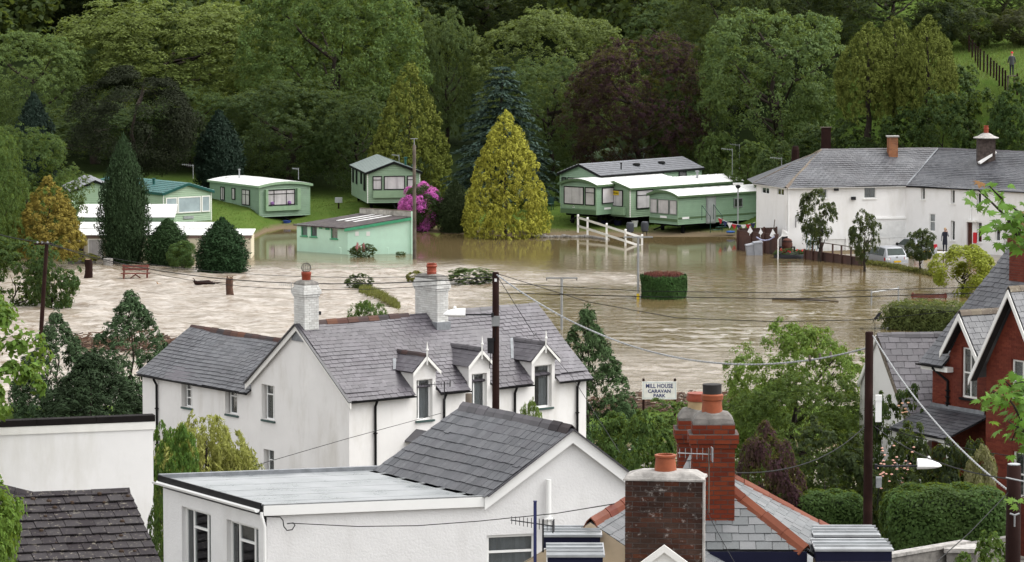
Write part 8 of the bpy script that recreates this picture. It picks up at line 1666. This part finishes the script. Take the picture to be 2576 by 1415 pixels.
c_ = [o for o in bpy.data.objects if o.name.startswith('rhododendron')][0]; o = obj('leaves', proto('ball_2')[0], c_); o.scale = tuple(s * .97 for s in [ch for ch in c_.children if 'crown' in ch.name or 'foliage' in ch.name][0].scale); o.color = (.03, .055, .015, 1)
# flooded garden on the right
for u0, u1, vt, vb, y, lab, i in ((2018, 2108, 490, 664, 257, 'tallest of three clipped trees in the flooded garden', 1), (2138, 2214, 540, 690, 249.5, 'middle-sized clipped tree at the end of the low brown fence', 2)): tree_px('clipped_tree', lab, 'topiary_%d' % i, u0, u1, vt, y, (.04, .058, .024), vb=vb, group='clipped trees')
t = tree_px('clipped_tree', 'smallest clipped tree with a lower leaf ball, in front of the silver cars', 'topiary_3', 2283, 2350, 583, 248.5, (.035, .055, .022), vb=688, group='clipped trees'); o = obj('lower_ball', proto('ball_1')[0], t); o.scale = (1.3, 1.2, 1.15); o.location = (.05, -.2, .75); o.color = (.035, .055, .022, 1)
tree_px('yellow_bush', 'large yellow-green bush standing in the flood on the right', 'ball_2', 2342, 2504, 618, 233.5, (.26, .3, .02), vb=746, cat='bush', sink=.0)
# round clipped hedge in the water
q = gp(1672, 755); t = thing('round_hedge', 'round clipped hedge with a cut brown top standing alone in the water', 'hedge', q); R_, Hh = 1.36, dp(1672, 694, q.y + 1.0).z; rng = np.random.default_rng(4); n_ = 9000; ph = rng.random(n_) * 6.283; zz = rng.random(n_) * (Hh + .3) - .3; rr_ = R_ * (1 - .08 * rng.random(n_) ** 2 + .03 * np.sin(ph * 5 + zz * 3) + .05 * (zz / Hh)); pos = np.stack([np.cos(ph) * rr_, np.sin(ph) * rr_ + 1.36, zz + .05 * np.sin(ph * 7)], 1); out = np.stack([np.cos(ph), np.sin(ph), ph * 0], 1)
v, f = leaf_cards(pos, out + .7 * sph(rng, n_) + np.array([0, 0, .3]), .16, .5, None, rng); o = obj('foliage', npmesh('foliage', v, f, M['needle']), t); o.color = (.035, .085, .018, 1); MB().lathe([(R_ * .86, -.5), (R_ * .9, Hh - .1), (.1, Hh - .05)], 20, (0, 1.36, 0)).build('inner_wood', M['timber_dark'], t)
n_ = 1500; rad = R_ * .9 * np.sqrt(rng.random(n_)); ph = rng.random(n_) * 6.283; pos = np.stack([np.cos(ph) * rad, np.sin(ph) * rad + 1.36, Hh + .02 + .12 * rng.random(n_)], 1); v, f = leaf_cards(pos, sph(rng, n_), .22, .12, np.tile([0, 0, 1.0], (n_, 1)) + .5 * sph(rng, n_), rng); o = obj('cut_twigs', npmesh('cut_twigs', v, f, M['needle']), t); o.color = (.13, .04, .028, 1)
def hedge(label, p0, p1, wid, z0, z1, col, n=9000, leaf=.1, name='clipped_hedge', seed=1, lump=.05, mat='leaf', cat='hedge'):
    p0, p1 = Vector(p0), Vector(p1); d = p1 - p0; t = thing(name, label, cat, ((p0.x + p1.x) / 2, (p0.y + p1.y) / 2, z0), math.atan2(d.y, d.x)); L = math.hypot(d.x, d.y)
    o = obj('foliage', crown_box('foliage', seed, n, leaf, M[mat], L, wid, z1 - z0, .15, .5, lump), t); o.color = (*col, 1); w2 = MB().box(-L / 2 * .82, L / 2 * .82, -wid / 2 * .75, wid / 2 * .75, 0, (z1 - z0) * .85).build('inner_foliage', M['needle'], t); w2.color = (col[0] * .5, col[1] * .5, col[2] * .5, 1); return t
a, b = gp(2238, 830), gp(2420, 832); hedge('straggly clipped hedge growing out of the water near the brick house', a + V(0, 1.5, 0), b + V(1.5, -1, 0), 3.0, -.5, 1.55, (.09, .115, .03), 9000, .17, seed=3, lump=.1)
for u, vt, vb, w_, k, col, lab in ((903, 690, 724, 62, 'shrub_2', (.045, .075, .02), 'spiky green shrub in the rapids right of the left chimney'), (1046, 682, 710, 50, 'ball_1', (.15, .15, .02), 'yellow-green shrub beside the right cottage chimney'), (1185, 677, 714, 102, 'shrub_1', (.06, .11, .02), 'low green bush in the water left of the cottage pole'), (915, 617, 646, 64, 'shrub_3', (.06, .1, .03), 'green lupin clump in the water before the mint green block'), (1008, 634, 642, 24, 'shrub_1', (.07, .12, .03), 'small green weed at the foot of the mint green block')):
    q = gp(u, vb); o = tree_px('flooded_shrub', lab, k, u - w_ / 2, u + w_ / 2, vt, q.y, col, zb=-.1, cat='shrub', group='shrubs in the flood')
    if 'lupin' in lab:
        for i in range(15):
            x = random.uniform(-.85, .85); h = random.uniform(.55, 1.15); MB().lathe([(.012, 0), (.04, .1), (.055, .25), (.035, h * .5), (.006, h * .62)], 6, (x, random.uniform(-.3, .3), .35 + .2 * random.random())).build('flower_spike', M.setdefault('lupin%d' % (x > -.2), plain('lupin%d' % (x > -.2), (.32, .13, .13) if x > -.2 else (.07, .035, .07), .7)), o)
# grass tongue in the rapids
rng = np.random.default_rng(6); n_ = 5000; f = rng.random(n_); u_ = 905 + 100 * f; P = np.array([gp(float(a), 732 + 44 * float(b) + float(c) * 4) for a, b, c in zip(u_, f ** 1.2, rng.normal(0, 1, n_))]); P[:, 2] = .05 + .12 * rng.random(n_) + .25 * np.clip(np.sin(f * 3.1), 0, 1) * rng.random(n_); v, q4 = leaf_cards(P, sph(rng, n_) + np.array([0, -.3, .3]), .3, .12, np.tile([.3, 0, .8], (n_, 1)) + .5 * sph(rng, n_), rng); o = obj('flattened_grass', npmesh('flattened_grass', v, q4, M['leaf'])); o.color = (.13, .13, .035, 1); tag(o, 'strip of flattened yellow grass in the current above the cottage roof', 'grass', kind='stuff')
# weedy bank by the cars
n_ = 2600; f = rng.random(n_); P = np.array([gp(2175 + 195 * float(a), 664 + 36 * float(a) ** 1.3 + float(c) * 1.2) for a, c in zip(f, rng.normal(0, 1, n_))]); P[:, 2] = .02 + .25 * rng.random(n_) ** 2; v, q4 = leaf_cards(P, sph(rng, n_), .22, .25, np.tile([0, 0, .6], (n_, 1)) + .8 * sph(rng, n_), rng); o = obj('weedy_bank', npmesh('weedy_bank', v, q4, M['leaf'])); o.color = (.1, .095, .03, 1); tag(o, 'thin line of weeds along the drowned bank in front of the cars', 'weeds', kind='stuff')
# slope behind the white house
random.seed(12)
for u0, u1, vt, vb, y, col, lab, k in ((1755, 1850, 345, 450, 296, (.075, .125, .028), 'light green bush on the slope right of the copper beech', 'shrub_1'), (1830, 1935, 360, 470, 290, (.07, .115, .03), 'light green bush behind the caravan aerials', 'shrub_2'), (1900, 2010, 370, 470, 284, (.06, .1, .03), 'rough green bush left of the hipped roof', 'shrub_3'), (1990, 2110, 320, 400, 288, (.05, .085, .028), 'scrubby green bush above the hipped roof end', 'shrub_1'), (2100, 2230, 300, 400, 283, (.05, .085, .025), 'green bush under the left golden cypress trunk', 'shrub_2'), (2215, 2340, 285, 395, 279, (.04, .075, .02), 'green bush behind the orange brick chimney', 'shrub_3'), (2310, 2440, 240, 395, 276, (.045, .085, .022), 'large green bush right of the golden cypresses', 'shrub_1'), (2400, 2530, 232, 390, 274, (.05, .09, .022), 'green bush below the field fence', 'shrub_2'), (2490, 2630, 220, 395, 273, (.04, .08, .02), 'green bush at the right edge above the slate roof', 'shrub_3'), (2330, 2460, 165, 290, 284, (.05, .09, .025), 'pale green bush under the field fence posts', 'shrub_2'), (2390, 2530, 22, 0, 308, (.04, .055, .02), 'dark olive gorse thicket above the field', 'ball_1'), (2500, 2660, 18, 0, 306, (.045, .05, .022), 'brownish gorse thicket in the top right corner', 'ball_3'), (2300, 2430, 12, 0, 309, (.03, .048, .02), 'dark gorse behind the right golden cypress', 'ball_2'), (2420, 2640, -60, 0, 318, (.03, .045, .018), 'dark tree mass above the gorse in the top right corner', 'dome_2'), (1395, 1440, 430, 500, 300, (.05, .1, .02), 'bright bush left of the tiled chalet caravan', 'shrub_1')):
    tree_px('hillside_bush', lab, k, u0, u1, vt, y, col, vb=vb + 25 if vb else None, cat='bush', group='bushes on the slope')
# near bank, left
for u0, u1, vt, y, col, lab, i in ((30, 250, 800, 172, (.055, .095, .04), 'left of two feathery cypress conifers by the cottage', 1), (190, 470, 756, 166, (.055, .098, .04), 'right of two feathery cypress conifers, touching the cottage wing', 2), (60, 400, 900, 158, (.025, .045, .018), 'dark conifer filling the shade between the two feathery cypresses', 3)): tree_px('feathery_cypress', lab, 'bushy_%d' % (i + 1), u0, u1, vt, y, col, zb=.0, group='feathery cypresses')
tree_px('roadside_tree', 'bright green tree cut by the left edge in the foreground', 'high_1', -780, 84, 690, 92, (.1, .19, .02), zb=5.6); tree_px('young_maple', 'small bright green leaves at the left edge above the tiled roof', 'high_2', -420, 38, 1150, 70, (.11, .2, .02), zb=6.5)
# willow and shrubs before the cottage
def willow(label, u0, u1, vt, y, zb, col):
    uc = (u0 + u1) / 2; top = dp(uc, vt, y); s = sc_at(top); W = (u1 - u0) / s; H_ = top.z - zb; t = thing('willow_bush', label, 'tree', (top.x, y, zb), 0); rng = np.random.default_rng(17); P = []; A = []
    for i in range(620):
        a = rng.random() * 6.283; r = W / 2 * math.sqrt(rng.random()); zt = H_ * (1 - .4 * (r / (W / 2)) ** 2) * rng.uniform(.6, 1.0); L = rng.uniform(.5, 1.3); m_ = 26; s_ = np.linspace(0, 1, m_); o_ = np.array([math.cos(a), math.sin(a), 0])
        p = o_ * (r + .35 * s_ * (1 - .4 * s_))[:, None] + np.array([0, 0, 1.0]) * (zt + .15 * s_ - L * s_ ** 2)[:, None] + rng.normal(0, .03, (m_, 3)); P.append(p); A.append(np.tile(o_ * .3 + np.array([0, 0, -1.0]), (m_, 1)) + .4 * rng.normal(size=(m_, 3)))
    P = np.concatenate(P); v, f = leaf_cards(P, sph(rng, len(P)) + np.array([0, -.4, .3]), .2, .24, np.concatenate(A), rng); o = obj('foliage', npmesh('foliage', v, f, M['leaf']), t); o.color = (*col, 1); MB().tube([(0, 0, -.2), (.1, 0, H_ * .5), (0, .1, H_ * .8)], [.16, .1, .04], 8).build('trunk', M['bark'], t)
willow('yellow-green willow drooping before the cottage gable end', 370, 660, 1035, 112, 4.0, (.32, .33, .08))
tree_px('garden_shrub', 'fresh green shrub between the white end wall and the flat roof', 'shrub_1', 375, 500, 1085, 100, (.07, .15, .02), zb=5.5, cat='bush'); tree_px('garden_shrub', 'olive green shrub low between the two white walls', 'shrub_2', 370, 460, 1205, 90, (.055, .1, .025), zb=6.0, cat='bush')
tree_px('sapling', 'small leafy sapling peeping over the cottage ridge', 'loose_1', 855, 988, 752, 150, (.06, .12, .025), zb=4.0); tree_px('climbing_plant', 'small light green shoots over the slate gable ridge', 'loose_2', 1290, 1380, 1020, 90, (.13, .2, .04), zb=8.5, cat='shrub')
# right of the cottage
tree_px('leyland_conifer', 'feathery dark green conifer right of the cottage', 'bushy_2', 1350, 1605, 795, 150, (.055, .1, .034), zb=1.5)
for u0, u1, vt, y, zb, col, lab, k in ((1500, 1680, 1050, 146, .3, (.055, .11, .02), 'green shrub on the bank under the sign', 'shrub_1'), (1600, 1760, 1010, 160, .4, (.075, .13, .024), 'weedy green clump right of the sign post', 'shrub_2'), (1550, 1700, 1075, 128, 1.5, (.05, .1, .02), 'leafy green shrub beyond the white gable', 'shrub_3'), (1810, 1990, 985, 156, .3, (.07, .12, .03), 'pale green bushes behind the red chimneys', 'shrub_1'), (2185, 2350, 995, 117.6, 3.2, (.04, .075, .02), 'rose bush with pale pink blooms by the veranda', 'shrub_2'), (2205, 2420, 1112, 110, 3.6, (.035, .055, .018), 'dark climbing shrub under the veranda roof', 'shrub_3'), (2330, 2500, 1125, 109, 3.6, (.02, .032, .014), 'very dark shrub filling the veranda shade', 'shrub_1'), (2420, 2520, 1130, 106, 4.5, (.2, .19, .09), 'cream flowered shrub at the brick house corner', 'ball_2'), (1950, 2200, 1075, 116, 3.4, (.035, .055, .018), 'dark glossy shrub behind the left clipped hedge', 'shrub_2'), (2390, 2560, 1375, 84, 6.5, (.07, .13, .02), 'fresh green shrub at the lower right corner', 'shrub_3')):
    tree_px('garden_bush', lab, k, u0, u1, vt, y, col, zb=zb, cat='bush', group='garden bushes')
tree_px('purple_bush', 'dark purple-leaved bush right of the red chimneys', 'ball_3', 1838, 2025, 1082, 112, (.05, .018, .028), zb=3.6, cat='bush')
tree_px('maple_tree', 'spreading green maple between the sign and the right pole', 'loose_2', 1815, 2190, 832, 124, (.12, .2, .028), zb=3.0); tree_px('maple_tree', 'denser green maple crown low behind the right pole', 'oak_3', 1850, 2215, 960, 122, (.075, .125, .024), zb=3.0)
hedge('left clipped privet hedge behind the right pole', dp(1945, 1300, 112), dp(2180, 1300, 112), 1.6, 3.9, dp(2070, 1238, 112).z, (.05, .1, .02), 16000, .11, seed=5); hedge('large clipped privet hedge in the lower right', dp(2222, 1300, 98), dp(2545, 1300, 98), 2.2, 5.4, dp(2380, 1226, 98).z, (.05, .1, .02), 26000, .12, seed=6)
# maple sprays near the viewer, leaf by leaf
def maple_leaf():
    pts = []; tips = [(-150, .62), (-95, .85), (-50, .5), (-25, .8), (0, 1.0)]
    prof = [(180, .12), (205, .5), (215, .3), (250, .85), (235, .45), (285, .8), (275, .45), (300, .55), (322, .95), (318, .5), (340, .62), (0, 1.08), (20, .62), (42, .5), (38, .95), (60, .55), (85, .45), (75, .8), (125, .45), (110, .85), (145, .3), (155, .5)]
    v = [(0, 0, 0)] + [(r * math.sin(math.radians(a)), r * math.cos(math.radians(a)), -.12 * r * r) for a, r in prof]; n = len(prof)
    mb = MB(); mb.v = v; mb.f = [(0, 1 + (i + 1) % n, 1 + i) for i in range(n)]; m = mb.mesh('leaf', M['gloss_leaf']); return m
ML = maple_leaf()
def spray(label, branches, y, nleaf, size, col, seed):
    random.seed(seed); t = thing_w('maple_branch', label, 'branch', dp(*branches[0][0], y)); allp = []
    for br in branches:
        pts = [dp(u, v, y + random.uniform(-.3, .3)) for u, v in br]; MB().tube(pts, [.02 - .014 * i / (len(pts) - 1) for i in range(len(pts))], 6).build('twig', M['bark'], t); allp.append(pts)
    for i in range(nleaf):
        pts = random.choice(allp); k = random.random() ** .7 * (len(pts) - 1); a = int(min(k, len(pts) - 2)); p = pts[a].lerp(pts[a + 1], k - a) + V(random.gauss(0, .09), random.gauss(0, .15), random.gauss(-.03, .07)); o = obj('leaf', ML, t); s = size * random.uniform(.6, 1.15); nrm = V(random.gauss(0, .5), random.gauss(-.5, .4), 1).normalized(); ax = V(random.gauss(-.3, .7), random.gauss(0, .4), random.gauss(-.6, .4)); ax = (ax - nrm * ax.dot(nrm)).normalized(); o.matrix_basis = frame(p, ax.cross(nrm) * s, ax * s, nrm * s); g = random.uniform(.7, 1.3); r = random.random(); o.color = (col[0] * g, col[1] * g, col[2] * g, 1) if r > .035 else (.2, .09, .02, 1)
spray('upper maple spray hanging in at the right edge before the white house', [[(2620, 660), (2570, 600), (2540, 555), (2500, 515), (2462, 480)], [(2570, 600), (2545, 575), (2520, 500), (2490, 470)], [(2620, 600), (2576, 570), (2550, 590), (2530, 545)], [(2610, 560), (2570, 540), (2545, 520)], [(2620, 640), (2590, 590), (2556, 560)]], 33, 130, .085, (.085, .2, .012), 1)
spray('lower maple spray hanging in at the right edge before the brick house', [[(2640, 1150), (2580, 1080), (2550, 1020), (2520, 985)], [(2620, 1040), (2570, 1000), (2530, 960)], [(2600, 1100), (2560, 1075), (2545, 1110)], [(2620, 990), (2576, 960), (2556, 965)], [(2630, 1130), (2590, 1095), (2535, 1060)], [(2600, 1010), (2560, 1000), (2490, 985)]], 35, 140, .085, (.09, .21, .014), 2)
spray('green maple leaves at the right edge beside the nearest pole', [[(2640, 1230), (2600, 1245), (2572, 1250)]], 40, 10, .08, (.13, .25, .03), 3)
# flowers scattered on the rose bushes
random.seed(18)
def blooms(label, name, box_, y, n, col, r):
    mb = MB(); mt = plain(name, col, .7)
    for i in range(n): q = dp(random.uniform(box_[0], box_[1]), random.uniform(box_[2], box_[3]), y + random.uniform(-.3, .3)); mb.lathe([(r * .2, -r * .5), (r, 0), (r * .7, r * .5), (r * .1, r * .6)], 7, q)
    o = mb.build('blossom', mt); tag(o, label, 'flowers', kind='stuff')
blooms('pale pink roses scattered over the bush by the veranda', 'rose_pink', (2205, 2300, 1110, 1230), 109.0, 34, (.6, .33, .26), .045); blooms('white and orange roses on the bush under the slate outbuilding', 'rose_cream', (2215, 2290, 1005, 1040), 117.3, 8, (.6, .35, .22), .05)
# crowd-scale fillers: rough grass on the lawns
rng = np.random.default_rng(23); n_ = 45000; X = rng.uniform(-36, 19, n_); Y = rng.uniform(264, 303, n_); T_ = terrain(X, Y); ok = T_ > .12; X, Y, T_ = X[ok], Y[ok], T_[ok]; P = np.stack([X, Y, T_ + .05], 1); v, f = leaf_cards(P, sph(rng, len(P)) + np.array([0, -.5, .2]), .11, .2, np.tile([0, 0, 1.0], (len(P), 1)) + .4 * sph(rng, len(P)), rng); o = obj('lawn_grass', npmesh('lawn_grass', v, f, M['leaf'])); o.color = (.075, .11, .022, 1); tag(o, 'short grass of the caravan park lawns', 'grass', kind='stuff')
n_ = 16000; X = rng.uniform(28, 48, n_); Y = rng.uniform(280, 318, n_); P = np.stack([X, Y, terrain(X, Y) + .1], 1); v, f = leaf_cards(P, sph(rng, n_) + np.array([0, -.5, .2]), .35, .1, np.tile([0, 0, 1.0], (n_, 1)) + .4 * sph(rng, n_), rng); o = obj('field_grass', npmesh('field_grass', v, f, M['leaf'])); o.color = (.09, .12, .03, 1); tag(o, 'grass of the sloping field behind the person in the red cap', 'grass', kind='stuff')
